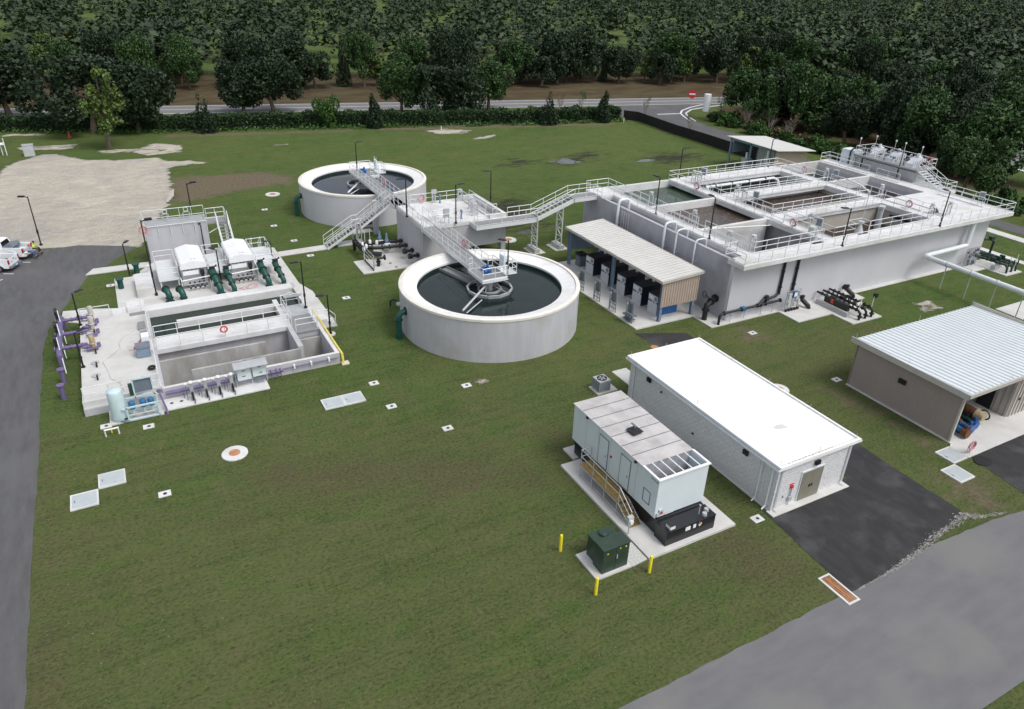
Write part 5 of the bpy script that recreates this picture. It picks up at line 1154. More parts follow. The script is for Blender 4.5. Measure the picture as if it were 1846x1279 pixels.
# purple manifolds left of the deck
T = thing('purple_manifold', (-6.6,62,0), 'purple header with three branches crossing the grass left of the pale deck', 'pipework')
MB().path([(-6.7,66.4,.0),(-6.7,66.3,1.0),(-6.7,65.9,1.25),(-6.75,59.2,1.25),(-6.72,58.95,1.1),(-6.72,58.9,0)],.2,16).build('header','purple_pipe',T,smooth=True)
for y in (65.2,62.5,59.9):
    m = MB(); fl = MB()
    m.path([(-6.9,y,1.25),(-4.8,y,1.25)],.14,12)
    for x in (-6.3,-5.9,-5.5,-5.15): fl.cyl((x-.03,y,1.25),(x+.03,y,1.25),.21,n=14)
    fl.cyl((-7.05,y,1.25),(-6.98,y,1.25),.25,n=14); m.build('branch_pipe','purple_pipe',T,smooth=True); fl.build('flanges','purple_pipe',T)
for y in (65.2,62.5,59.9):
    w = MB().box(-6.95,y-.1,1.5,-6.75,y+.1,1.9).cyl((-7.0,y+.35,2.0),(-6.8,y+.35,2.0),.3,n=14).build('valve_actuator','black_paint',T)
    MB().cyl((-6.5,y-2.1,.1),(-6.75,y+.3,2.1),.035,n=6).build('support_rod','white_pipe',T)
for i, (y, l) in enumerate(((56.5,'purple flanged stub pipe in the grass left of the deck, farther of the two'),(54.0,'purple flanged stub pipe in the grass left of the deck, nearer of the two'))):
    T = thing('stub_pipe', (-6.65,y,0), l, 'pipe', 'purple stub pipes in the grass')
    MB().cyl((-6.65,y,0),(-6.65,y,1.15),.17,n=16).build('pipe','purple_pipe',T,smooth=True); MB().cyl((-6.65,y,1.15),(-6.65,y,1.22),.27,n=18).build('flange','purple_pipe',T)
# vertical rack + long purple pipe on the front wall
T = thing('purple_wall_pipe', (4,50.7,0), 'large purple pipe fixed along the front wall of the contact basin', 'pipe')
MB().path([(-.15,50.65,.64),(5.0,50.65,.64)],.14,14).path([(6.9,50.66,.55),(8.1,50.66,.55)],.13,12).path([(8.1,50.7,.62),(12.4,50.7,.62)],.045,8).build('pipe','purple_pipe',T,smooth=True)
m = MB()
for x in (1.0,2.0,2.9,3.8,4.6,7.2,7.6,7.9): m.cyl((x,50.65,.64),(x+.05,50.65,.64),.17,n=14); m.cyl((x,50.35,.1),(x,50.35,.55),.03,n=5)
m.build('clamps','purple_pipe',T)
m = MB()
for x in (9.0,10.3,11.7): m.box(x-.06,50.6,.5,x+.06,50.85,.78)
m.build('brackets','pvc_white',T)
MB().path([(6.75,50.55,.7),(6.95,50.55,.7)],.19,12).build('end_cap','tan_light',T,smooth=True)
T = thing('yellow_conduit', (12.8,56,0), 'bright yellow pipe running along the right wall top and down to the ground', 'pipe')
MB().path([(12.72,59.3,1.05),(12.72,51.2,1.02),(12.78,50.75,.9),(12.8,50.65,.05)],.085,10).build('pipe','yellow_pipe',T,smooth=True)
MB().box(12.65,50.5,.09,12.95,50.8,.12).build('foot','yellow_pipe',T)
# switchgear on posts
T = thing('switch_panels', (5.8,50.4,0), 'two pale electrical panels under a metal canopy in front of the contact basin', 'control panel')
MB().box(4.75,50.1,.72,5.72,50.5,1.72).build('panel','panel_white',T); MB().box(5.85,50.1,.82,6.78,50.5,1.72).build('panel','panel_white',T)
MB().add([(4.55,49.75,1.82),(6.95,49.75,1.82),(6.95,50.6,1.98),(4.55,50.6,1.98),(4.55,49.75,1.86),(6.95,49.75,1.86),(6.95,50.6,2.02),(4.55,50.6,2.02)],[(0,3,2,1),(4,5,6,7),(0,1,5,4),(1,2,6,5),(2,3,7,6),(3,0,4,7)]).build('canopy','galvanised',T)
m = MB()
for x in (4.65,5.78,6.88): m.box(x-.04,50.4,.09,x+.04,50.5,1.9)
for x in (6.2,6.32,6.44,6.56): m.cyl((x,50.3,.09),(x,50.3,.82),.02,n=5)
m.build('posts','galvanised',T); m = MB()
for x,z in ((5.1,1.45),(5.1,1.0),(6.25,1.55),(6.3,1.05)): m.box(x,50.085,z,x+.22,50.1,z+.08)
m.box(6.1,50.1,.6,6.8,50.4,.7); m.build('labels','steel_grey',T)
def meterstand():
    T = thing('meter_stand', (0,0,0), 'x', 'instrument', 'instrument stands on the front slab')
    MB().box(-.12,-.05,.1,.12,.05,1.35).build('post','galvanised',T,world=False); MB().cyl((-.35,0,0),(-.35,0,1.3),.03,n=6).path([(.02,.05,.2),(.1,-.4,.15),(.05,-.7,.05)],.05,6).build('conduit','steel_grey',T,world=False)
    MB().lathe([(.0,.16),(.12,.14),(.16,.05),(.12,0)],(0,0,1.35),12).lathe([(0,.1),(.09,.08),(.09,0)],(-.35,0,1.3),10).build('meter_head','screen_white',T,world=False,smooth=True)
    MB().box(-.06,-.34,.1,.06,-.1,.7).build('cable_loop','black_paint',T,world=False); return T
ms = meterstand()
for i, x in enumerate((1.55,2.5,3.4,4.3)):
    o = ms if i == 0 else dup(ms, (0,0,0)); o.location = (x,50.0,.09)
    o['label'] = ['leftmost instrument stand next to the slab with two round covers','second instrument stand from the left on the front slab','third instrument stand from the left on the front slab','instrument stand beside the left post of the electrical panels'][i]
T = thing('white_slab_lid', (.45,50.0,.09), 'white concrete lid with two black round inlets in front of the basin', 'lid')
MB().box(-.35,49.3,.09,1.1,50.75,.14).build('lid','concrete_top',T); m = MB()
for x in (.1,.75): m.cyl((x,50.0,.14),(x,50.0,.147),.12,n=14)
m.build('inlets','dark_interior',T)
# pressure tank and pump skid
T = thing('pressure_tank', (-3.2,49.35,.08), 'pale blue upright cylindrical tank in front of the basin corner', 'tank')
MB().lathe([(.42,0),(.48,.12),(.5,.3),(.5,2.05),(.44,2.28),(.25,2.42),(0,2.46)],(-3.2,49.4,.08),28).build('shell','pale_blue',T,smooth=True)
MB().box(-2.95,48.88,.25,-2.65,48.92,.36).build('nameplate','lamp_black',T); MB().path([(-3.2,48.95,.2),(-2.9,48.75,.15),(-2.7,48.8,.1)],.05,6).build('inlet','steel_grey',T)
T = thing('pump_skid', (-1.8,49.5,.08), 'pale blue framed pump skid with three blue motors and a dark control screen', 'pump skid')
m = MB(); x0,x1,y0,y1 = -2.7,-.75,48.85,50.15
for x in (x0,x1): 
    for y in (y0,y1): m.box(x-.05,y-.05,.08,x+.05,y+.05,1.15)
for z in (.1,1.1): m.box(x0,y0-.05,z,x1,y0+.05,z+.1); m.box(x0,y1-.05,z,x1,y1+.05,z+.1)
m.box(x0-.3,y0-.05,1.05,x0,y0+.05,1.15); m.box(x0,y0,.1,x0+.08,y1,.18); m.box(x1-.08,y0,.1,x1,y1,.18)
for x in (-2.05,-.85): m.box(x-.04,50.1,1.1,x+.04,50.2,2.55)
m.box(-2.05,50.1,2.48,-.85,50.2,2.56); m.box(-1.6,50.1,1.2,-.85,50.2,1.28); m.build('frame','pale_blue',T)
MB().box(-2.0,50.2,1.45,-.9,50.3,2.46).build('control_panel','steel_grey',T); MB().box(-2.35,50.15,1.3,-2.05,50.35,2.2).build('side_cabinet','transformer_green',T)
for x in (-2.35,-1.65,-1.15):
    MB().lathe([(.2,0),(.21,.1),(.21,.45),(.14,.55),(0,.57)],(x,49.4,.75),14).build('motor','teal_motor',T,smooth=True); MB().cyl((x,49.4,.18),(x,49.4,.75),.1,n=10).build('pump_body','pale_blue',T)
m = MB().path([(x0,49.1,.4),(x1,49.1,.4)],.07,8).path([(x0,49.75,.5),(x1,49.75,.5)],.07,8); m.build('manifold','galvanised',T)
T = thing('purple_riser', (-.35,49.3,0), 'thin purple pipe with valve standing beside the pale blue pump skid', 'pipe')
MB().path([(-.55,50.7,.95),(-.5,50.3,.9),(-.42,49.9,.5),(-.35,49.4,.4),(-.3,49.0,.3),(-.28,48.8,.0)],.07,8).ring((-.55,50.6,1.0),.12,.04,'y',12,6).build('pipe','purple_pipe',T,smooth=True)
T = thing('white_pipe_goalpost', (-3.8,47.7,0), 'small white plastic pipe frame with a yellow tag in the grass by the blue tank', 'pipe')
MB().path([(-4.2,47.7,0),(-4.2,47.7,.5),(-3.4,47.7,.5),(-3.4,47.7,0)],.05,8).build('pipe','pvc_white',T,smooth=True); MB().box(-3.83,47.66,.2,-3.77,47.74,.5).build('tag','yellow_paint',T)

# ---------------------------------------------------------------- filter area
def head():
    struct('filter_slab', MB().prism([(-2.45,66.36),(-2.45,76.1),(-.9,76.1),(1.1,79.0),(1.1,81.0),(8.2,81.0),(13.4,78.8),(13.5,67.9),(14.2,65.5),(14.25,59.5),(12.63,59.5),(12.63,66.36)], -.1, .12), 'concrete_pad')
    MB_ = MB().box(-.7,70.3,.12,.82,74.4,.95); tag(MB_.build('concrete_box','concrete_top'), 'low white concrete box on the filter slab beside the left lamp post', 'concrete box')
    T = thing('screen_tank', (4.1,80,0), 'tall thin concrete tank with railings on top behind the two filter units', 'water tank')
    MB().box(1.15,79.0,0,7.05,80.7,3.9).build('body','concrete_wall',T)
    m = MB(); m.box(1.15,79.0,3.9,7.05,79.15,4.15); m.box(1.15,79.75,3.9,7.05,79.9,4.15); m.box(1.15,80.55,3.9,7.05,80.7,4.15); m.box(1.15,79.15,3.9,1.3,80.55,4.15); m.box(6.9,79.15,3.9,7.05,80.55,4.15); m.build('trough','galvanised',T)
    MB().rail([(1.15,78.95,3.4),(1.15,80.75,3.4),(7.05,80.75,3.4)],h=1.7,sp=1.2).build('railing','aluminium',T)
    MB().rail([(1.2,78.9,2.9),(7.0,78.9,2.9)],h=1.1,sp=1.25,mid=False,toe=False).build('front_railing','aluminium',T)
    for x in (3.3,5.3):
        o = MB().box(x-.35,79.9,4.15,x-.27,80.0,4.9).box(x+.27,79.9,4.15,x+.35,80.0,4.9).box(x-.35,79.9,4.8,x+.35,80.0,4.9).build('gate_frame','galvanised',T)
        MB().ring((x,79.95,5.1),.22,.03,'y',14,6).build('handwheel','aluminium',o)
    MB().box(7.05,78.9,3.55,9.0,80.6,3.7).build('landing','grating',T); MB().rail([(7.2,80.5,3.7),(9.0,80.5,3.7),(9.0,79.4,3.7)],sp=1).build('landing_railing','aluminium',T)
    m = MB()
    for x in (8.0,9.1): m.add([(x-.03,79.0,3.45),(x+.03,79.0,3.45),(x+.03,79.0,3.7),(x-.03,79.0,3.7),(x-.03,74.6,.1),(x+.03,74.6,.1),(x+.03,74.6,.35),(x-.03,74.6,.35)],[(0,1,2,3),(7,6,5,4),(0,4,5,1),(1,5,6,2),(2,6,7,3),(3,7,4,0)])
    m.build('stair_stringers','aluminium',T)
    m = MB()
    for k in range(14): t = (k+.5)/14; m.box(8.03,79.0-4.4*t-.14,3.62-3.4*t-.03,9.07,79.0-4.4*t+.14,3.62-3.4*t)
    m.build('stair_treads','grating',T)
    for x in (8.0,9.1): MB().rail([(x,79.0,3.7),(x,74.6,.3)],toe=False,sp=1.3).build('stair_railing','aluminium',T)
    m = MB(); m.cyl((8.9,80.4,.1),(8.9,80.4,3.5),.07,n=6).cyl((8.9,79.0,.1),(8.9,79.0,3.5),.07,n=6).cyl((7.1,79.0,2.6),(8.9,79.0,3.5),.05,n=5); m.build('supports','aluminium',T)
    def unit(x0, l):
        T = thing('filter_unit', (x0+1.15,73,.12), l, 'filter unit', 'domed filter units'); x1 = x0+2.3; y0, y1 = 70.4, 75.3
        MB().box(x0+.05,y0+.25,.5,x1-.05,y1-.05,2.3).build('body','galvanised',T)
        MB().add([(x0+.05,y0+.25,1.2),(x1-.05,y0+.25,1.2),(x1-.05,y0+.9,.12),(x0+.05,y0+.9,.12),(x0+.05,y0+.251,1.9),(x1-.05,y0+.251,1.9),(x1-.05,y0+2,.12),(x0+.05,y0+2,.12)],[(0,1,2,3),(0,4,7,3),(1,5,6,2)]).build('hopper','galvanised',T)
        pr = [(x0,2.2),(x0,2.62),(x0+.12,2.74),(x0+1.15,2.98),(x1-.12,2.74),(x1,2.62),(x1,2.2)]
        m = MB(); n = len(pr); m.add([(x,y0,z) for x,z in pr]+[(x,y1,z) for x,z in pr],[tuple(range(n)),tuple(range(2*n-1,n-1,-1))]+[(i,i+n,i+n+1,i+1) for i in range(n-1)])
        h = m.build('hood','screen_white',T)
        MB().cb((x0+1.15,y0+.55,2.982),(.12,.10,.012)).cb((x0+1.38,y0+.55,2.95),(.26,.05,.03)).build('maker_mark','steel_grey',h)
        m = MB()
        for k in range(5): m.box(x0-.02,y0+.5+k*.95,2.28,x0,y0+.6+k*.95,2.42); m.box(x1,y0+.5+k*.95,2.28,x1+.02,y0+.6+k*.95,2.42)
        m.build('latches','steel_grey',h)
        MB().box(x0+.15,y0+.02,1.6,x1-.75,y0+.24,2.0).build('drive_cover','screen_white',T); m = MB()
        for k in range(5): m.box(x0+.2+k*.35,y0+.12,2.05,x0+.4+k*.35,y0+.25,2.25)
        m.build('windows','steel_grey',T)
        MB().cyl((x1-.45,y0-.1,1.1),(x1-.45,y0-.1,1.6),.13,n=12).cyl((x1-.45,y0-.1,1.6),(x1-.45,y0-.1,2.0),.2,n=12).build('drive_motor','black_paint',T,smooth=True)
        MB().path([(x0-.1,y0-.6,.12),(x0-.1,y0-.6,1.35),(x1+.1,y0-.6,1.5),(x1+.1,y0-.6,.12)],.05,6).path([(x0-.1,y0-.6,1.35),(x0-.1,y0+.3,1.35)],.05,6).build('pipe_frame','pvc_white',T)
        m = MB(); v = MB()
        for k in range(4): x = x0+.6+k*.42; m.cyl((x,y0-.3,.12),(x,y0-.3,1.0),.04,n=6); v.cyl((x,y0-.42,.45),(x,y0-.3,.45),.09,n=8); v.cb((x,y0-.3,.95),(.14,.12,.12))
        m.cyl((x0+.4,y0-.3,.4),(x1,y0-.3,.4),.05,n=6).cyl((x0+.4,y0-.3,.8),(x1,y0-.3,.8),.04,n=6); m.build('small_piping','galvanised',T); v.build('valves','lamp_black',T)
        return T
    unit(3.28,'left domed white filter unit standing nearer the tall tank edge'); unit(7.68,'right domed white filter unit in front of the stair')
    def plat(x0,y0,x1,y1,l,ladder=True):
        T = thing('service_platform', ((x0+x1)/2,(y0+y1)/2,.12), l, 'platform', 'raised platforms around the filter units')
        MB().box(x0,y0,1.24,x1,y1,1.3).build('deck','aluminium',T); m = MB(); m.box(x0-.03,y0-.03,1.12,x1+.03,y0,1.33).box(x0-.03,y1,1.12,x1+.03,y1+.03,1.33).box(x0-.03,y0,1.12,x0,y1,1.33).box(x1,y0,1.12,x1+.03,y1,1.33)
        for x in (x0+.1,x1-.1):
            for y in (y0+.1,y1-.1): m.box(x-.05,y-.05,.12,x+.05,y+.05,1.2)
        m.build('frame','aluminium',T)
        r = MB(); r.rail([(x0,y1,1.3),(x0,y0,1.3),(x1,y0,1.3),(x1,y0+1,1.3)],toe=False,sp=1.3); r.rail([(x0,y1-.1,1.3),(x1,y1-.1,1.3)],toe=False); r.rail([(x1,y1-.2,1.3),(x1,y0+2.4,1.3)],toe=False,sp=1.2); r.build('railing','aluminium',T)
    plat(1.35,70.95,3.1,76.2,'service platform at the left of the left filter unit'); plat(5.85,71.1,7.5,76.2,'service platform between the two domed filter units'); plat(10.2,71.0,12.1,76.3,'service platform right of the right filter unit')
    T = thing('access_stair', (12.0,77.3,.12), 'short railed access stair at the far corner of the right filter platform', 'stairs')
    MB().rail([(10.8,76.4,1.3),(10.8,78.3,.15)],toe=False,sp=1).rail([(11.7,76.4,1.3),(11.7,78.3,.15)],toe=False,sp=1).build('railing','aluminium',T); m = MB()
    for k in range(5): m.box(10.82,76.55+.36*k,1.1-.22*k,11.68,76.8+.36*k,1.13-.22*k)
    m.build('treads','grating',T)
    def bend(x, y, l, r=.26, inv=False, flanged=True):
        T = thing('green_pipe', (x,y,.12), l, 'pipe', 'dark green pipes of the filters')
        if inv: MB().path([(x,y,.12),(x,y,.75),(x-.08,y+.2,1.05),(x-.18,y+.55,1.15)],r,14).build('pipe','green_pipe',T,smooth=True); MB().cyl((x-.17,y+.5,1.15),(x-.2,y+.6,1.16),r*1.4,n=16).cyl((x,y,.45),(x,y,.52),r*1.35,n=16).cyl((x,y,.12),(x,y,.17),r*1.5,n=16).build('flanges','dark_green',T)
        else: MB().path([(x,y,.12),(x,y,.6),(x-.1,y+.35,1.0),(x-.25,y+1.0,1.45),(x-.32,y+1.9,1.85)],[r,r,r*1.05,r*1.25,r*1.35],14).build('pipe','green_pipe',T,smooth=True); MB().cyl((x-.1,y+.3,.93),(x-.13,y+.42,1.03),r*1.5,n=16).cyl((x-.25,y+1.0,1.45),(x-.27,y+1.1,1.5),r*1.7,n=16).cyl((x,y,.12),(x,y,.17),r*1.5,n=16).build('flanges','dark_green',T)
        if not inv: MB().cb((x-.3,y+1.7,2.1),(.5,.3,.3)).cyl((x-.1,y+1.9,2.0),(x+.15,y+1.9,2.3),.08,n=8).build('valve_actuator','black_paint',T); MB().cb((x+.05,y+1.75,2.0),(.25,.22,.25)).build('gearbox','screen_white',T)
    bend(1.85,68.4,'leftmost dark green elbow pipe on the filter slab',inv=True); bend(3.0,67.95,'dark green elbow pipe second from the left, lower than its neighbour',inv=True)
    bend(6.3,68.4,'thick dark green pipe left of the pair at the left filter unit',.27); bend(7.5,68.05,'dark green pipe right of the pair at the left filter unit',.22)
    bend(10.75,68.4,'dark green pipe left of the pair at the right filter unit',.25); bend(12.1,68.05,'rightmost dark green pipe near the slab corner',.22)
    for x, y, l in ((-.35,76.9,'dark green vent pipe with a wide flange standing in the grass by the path'),(-1.95,73.4,'short dark green vent pipe with flange set in the white slab edge')):
        T = thing('vent_pipe', (x,y,0), l, 'pipe', 'flanged green vent pipes'); MB().cyl((x,y,0),(x,y,1.0),.25,n=16).build('pipe','green_pipe',T,smooth=True); MB().cyl((x,y,1.0),(x,y,1.1),.36,n=18).build('flange','green_pipe',T)
    tag(MB().cyl((.75,76.0,0),(.75,76.0,1.0),.13,n=10).cyl((.75,76.0,1.0),(.75,76.0,1.08),.2,n=10).build('post','screen_white'),'short white capped post beside the left end of the filter platform','post')
    pts = [(9.3,70.3),(9.25,69.7),(9.0,69.2),(8.5,69.0),(8.0,68.8),(8.4,68.4),(9.2,68.6),(9.8,69.0),(9.5,69.5),(9.0,69.2),(8.6,68.6),(9.0,68.2),(9.7,68.5)]
    tag(MB().path([(x,y,.15+.01*i) for i,(x,y) in enumerate(pts)],.03,6).build('hose','hose_pink'),'pink hose lying in loose loops on the filter slab','hose')
head()
# ---------------------------------------------------------------- lamps
def lamp():
    T = thing('lamp_post', (0,0,0), 'x', 'lamp post', 'black area lamp posts around the plant')
    MB().path([(0,0,0),(0,0,3.6)],[.075,.055],8).build('pole','lamp_black',T,smooth=True)
    MB().cyl((0,0,0),(0,0,.12),.15,n=10).build('base','lamp_black',T)
    MB().path([(0,0,3.52),(.38,0,3.6)],.03,6).build('arm','lamp_black',T)
    h = MB().add([(.3,-.14,3.56),(.95,-.17,3.58),(.95,.17,3.58),(.3,.14,3.56),(.3,-.12,3.66),(.9,-.15,3.66),(.9,.15,3.66),(.3,.12,3.66)],[(0,3,2,1),(4,5,6,7),(0,1,5,4),(1,2,6,5),(2,3,7,6),(3,0,4,7)]).build('lamp_head','lamp_black',T)
    MB().box(.4,-.11,3.545,.85,.11,3.565).build('lens','enclosure_grey',h); MB().box(-.09,-.05,.9,.09,.05,1.15).build('junction_box','lamp_black',T)
    return T
L0 = lamp()
LP = [(-8.95,89.5,0,5.4,160,'tallest lamp post, beside the two people on the pickup tailgate'),(-1.05,76.2,0,3.5,60,'lamp post in the grass by the left footpath'),(-5.3,64.4,.95,2.9,40,'lamp post at the far left corner of the pale deck, above the purple pipes'),
 (-5.2,56.6,.95,2.9,40,'lamp post at the middle of the left edge of the pale deck'),(.85,70.35,.12,7.3,0,'lamp post at the corner of the low white concrete box'),(6.35,78.6,.12,3.6,100,'lamp post between the tall thin tank and the right filter unit'),
 (6.7,70.8,.12,3.5,120,'lamp post between the two filter units, in front of their platform'),(12.2,73.6,.12,2.6,150,'lamp post at the right filter platform'),(12.3,60.2,.95,4.4,180,'lamp post on the far right wall top of the contact basin'),(13.3,56.08,.1,3.6,170,'lamp post on a round footing beside the yellow pipe'),
 (5.9,80.9,.12,7.4,0,'lamp post behind the right end of the tall thin tank'),(26.0,70.8,4.4,4.1,170,'lamp post on the left edge of the splitter deck'),(29.95,66.95,4.4,4.1,0,'lamp post on the front edge of the splitter deck'),(36.1,71.2,4.2,4.1,175,'lamp post at the right edge of the splitter box'),
 (28.15,52.0,4.3,3.4,130,'lamp post on the central platform of the near clarifier'),(27.0,91.2,4.3,3.6,20,'lamp post on the central platform of the far clarifier'),(48.35,57.4,5.9,3.9,90,'lamp post on the left walkway of the big basin, by the green cell'),
 (48.35,49.2,5.9,4.1,90,'lamp post on the left walkway of the big basin, by the dry cell'),(58.9,42.6,5.9,3.7,150,'lamp post on the front walkway of the big basin, near its middle'),(73.5,42.6,5.9,3.7,80,'lamp post on the front walkway of the big basin, near the white roof slab'),
 (86.5,57.4,5.9,3.3,90,'lamp post at the foot of the screen platform'),(60.2,67.95,5.9,3.6,0,'lamp post on the rear left corner of the big basin'),(75.0,67.9,5.9,3.6,0,'lamp post at the rear of the big basin in front of the open shed')]
for i, (x,y,z,h,a,l) in enumerate(LP):
    o = L0 if i == 0 else dup(L0,(0,0,0)); o.location = (x,y,z); o.rotation_euler = (0,0,math.radians(a)); o.scale = (1,1,h/3.6); o['label'] = l

# ---------------------------------------------------------------- gate operators, panels, hoses on the basin
def gate():
    T = thing('gate_operator', (0,0,0), 'x', 'gate operator', 'slide gate operators on the basin walkways')
    MB().box(-.35,-.05,0,-.27,.05,1.25).box(.27,-.05,0,.35,.05,1.25).box(-.35,-.07,1.15,.35,.07,1.28).cyl((0,0,-.3),(0,0,1.5),.025,n=6).build('frame','galvanised',T)
    MB().ring((0,0,1.5),.2,.028,'z',12,6).cyl((-.2,0,1.5),(.2,0,1.5),.02,n=5).build('handwheel','aluminium',T); MB().box(-.12,-.12,1.28,.12,.12,1.44).build('gearbox','enclosure_grey',T)
    return T
g0 = gate()
GP = [(49.8,60.15,90,'by the dividing wall of the green cell, left walkway'),(49.85,53.2,90,'over the left brown cell, left walkway'),(49.9,45.2,0,'at the front left corner of the dry cell'),(48.7,47.0,90,'at the near end of the side channel'),(60.3,65.5,90,'at the far left of the drained cell'),(60.4,64.6,90,'beside the pink hose coil on the middle walkway'),
 (60.7,58.7,90,'where the middle walkway meets the first cross walkway'),(60.3,57.1,90,'over the corner of the frothy brown cell'),(76.75,60.15,90,'over the right dark green cell'),(76.9,52.4,0,'near the white roof slab and brown cell'),(60.4,47.9,90,'tall one beside the near dark cell'),(75.6,45.2,0,'left of the hatch in the white roof slab'),(78.1,44.8,0,'right of the hatch in the white roof slab')]
for i, (x,y,a,l) in enumerate(GP):
    o = g0 if i == 0 else dup(g0,(0,0,0)); o.location = (x,y,5.9); o.rotation_euler = (0,0,math.radians(a)); o['label'] = 'slide gate operator '+l
def pbox():
    T = thing('control_box', (0,0,0), 'x', 'control box', 'grey control boxes on the basin walkways')
    MB().box(-.3,-.12,.75,.3,.12,1.6).build('box','enclosure_grey',T); MB().box(-.24,-.135,.85,.24,-.12,1.5).build('door','steel_grey',T); MB().cyl((-.2,0,0),(-.2,0,.75),.03,n=6).cyl((.2,0,0),(.2,0,.75),.03,n=6).build('legs','galvanised',T); return T
p0 = pbox()
for i,(x,y,l) in enumerate(((62.0,65.75,'grey control box at the far railing near the drained cell'),(60.6,55.7,'grey control box at the left end of the frothy brown cell'),(59.6,46.2,'grey control box leaning over the front left of the dark cell'),(77.0,59.0,'grey control box by the dividing wall of the right cells'),(85.0,45.6,'white control box on the front right corner of the big basin'))):
    o = p0 if i == 0 else dup(p0,(0,0,0)); o.location = (x,y,5.9); o.rotation_euler = (0,0,math.radians(-60)); o['label'] = l
def coil():
    T = thing('hose_coil', (0,0,0), 'x', 'hose', 'coiled red hoses on railings')
    m = MB()
    for k in range(4): m.ring((0,.03*k-.05,.62),.36-.025*k,.028,'x' if False else 'y',20,6)
    m.build('coil','hose_red',T); MB().ring((0,.02,.6),.42,.022,'y',20,6).path([(.1,0,.25),(.3,.1,.05),(.7,.2,.02)],.022,6).build('loose_end','hose_pink',T); MB().cyl((0,0,0),(0,0,1.0),.03,n=6).build('stand','galvanised',T); return T
c0 = coil()
for i,(x,y,z,a,l) in enumerate(((58.3,62.6,5.9,90,'red hose coil on the railing above the green water cell'),(76.6,63.4,5.9,90,'red hose coil at the rear corner of the drained cell'),(58.4,48.3,5.9,90,'red hose coil beside the dry cell of the big basin'),(75.9,48.0,5.9,90,'dark red hose coil on the edge of the white roof slab'),
   (27.55,59.7,4.4,90,'red hose coil on the bridge to the near clarifier'),(29.2,74.7,4.4,0,'pale red hose coil on the rear railing of the splitter deck'),(27.6,82.6,4.4,90,'red hose coil on the bridge to the far clarifier'),(47.5,20.7,.06,0,'red hose coil on a post at the corner of the shed slab'),(1.0,78.8,3.2,0,'red hose bundle at the left corner of the tall thin tank'))):
    o = c0 if i == 0 else dup(c0,(0,0,0)); o.location = (x,y,z); o.rotation_euler = (0,0,math.radians(a)); o['label'] = l
T = thing('mixer_hoist', (63.6,44.7,5.9), 'grey conical mixer hoist over an opening in the front walkway', 'machine')
MB().lathe([(.45,0),(.14,.8),(.14,1.0),(.3,1.05),(.3,1.15),(0,1.16)],(63.9,44.75,5.9),10).build('cone','galvanised',T,smooth=True); MB().cyl((64.2,44.9,6.9),(64.3,45.0,9.8),.035,n=6).lathe([(0,.2),(.1,.1),(.1,0)],(64.3,45.0,9.8),8).build('mast','galvanised',T)
MB().box(63.3,44.2,5.9,64.7,44.5,5.92).build('opening','dark_interior',T)
MB().rail([(63.0,44.6,5.9),(63.0,45.6,5.9),(65.1,45.6,5.9),(65.1,44.6,5.9)],toe=False).build('guard','aluminium',T)
T = thing('mixer_hoist', (57.8,44.9,5.9), 'grey tilted lifting frame over the front left cell by the walkway', 'machine')
MB().path([(57.5,44.7,5.9),(57.9,44.9,6.9),(58.1,45.3,7.0)],.09,8).lathe([(.3,0),(.15,.5),(0,.52)],(57.7,44.8,5.9),8).build('frame','galvanised',T); MB().cb((57.4,45.1,7.0),(.7,.5,.55),.4).build('box','enclosure_grey',T); MB().box(56.8,44.1,5.9,58.2,44.4,5.92).build('opening','dark_interior',T)
T = thing('level_sensor', (64,44.5,5.9), 'pale lidded pump head standing in the dark front cell', 'machine')
MB().cyl((72.2,48.6,3.8),(72.2,48.6,6.3),.28,n=12).build('column','enclosure_grey',T); MB().cb((72.2,48.6,6.4),(.9,.6,.25),.4).build('head','enclosure_grey',T)
T = thing('roof_hatch', (76.4,45.8,5.9), 'open grey hatch with black inside on the white roof slab', 'hatch')
MB().box(76.9,44.7,5.9,78.0,45.7,5.94).build('frame','galvanised',T); MB().add([(76.9,45.7,5.94),(78.0,45.7,5.94),(78.0,46.1,6.35),(76.9,46.1,6.35)],[(0,1,2,3)]).build('lid','black_paint',T)
MB().rail([(79.2,44.7,5.9),(79.2,46.3,5.9),(77.4,46.3,5.9)],toe=False,sp=1.2).build('guard','aluminium',T)

# ---------------------------------------------------------------- air ducts over the left wall
for i,(y,r,zt,l) in enumerate(((60.9,.15,6.7,'largest white air pipe bending over the dark side wall of the basin'),(53.1,.115,6.6,'second white air pipe bending over the dark side wall'),(51.3,.085,6.45,'thin white air pipe, third along the dark side wall'),(48.6,.075,6.35,'thinnest white air pipe nearest the front corner of the side wall'))):
    T = thing('air_pipe', (46.2,y,.1), l, 'pipe', 'white air pipes on the side wall')
    MB().path([(46.15,y,.1),(46.15,y,zt-.35),(46.25,y,zt-.1),(46.5,y,zt),(47.1,y,zt),(47.4,y,zt-.1),(47.5,y,zt-.4),(47.5,y,4.9)],r,14).build('pipe','white_pipe',T,smooth=True)
    MB().cyl((46.15,y,3.0),(46.15,y,3.12),r*1.25,n=14).box(46.2,y-.2,4.2,46.49,y-.12,4.3).build('bracket','galvanised',T)
m = MB()
for k, y in enumerate((60.3,59.9,59.5,59.1)): m.path([(46.25,y,.1),(46.25,y,5.7)],.08 if k < 2 else .05,6); m.cb((46.25,y,3.6),(.24,.24,.3)); m.cb((46.25,y,2.2),(.2,.2,.2))
tag(m.build('pipe_bundle','galvanised'), 'bundle of thin grey pipes with valves on the dark side wall behind the shelter', 'pipes')

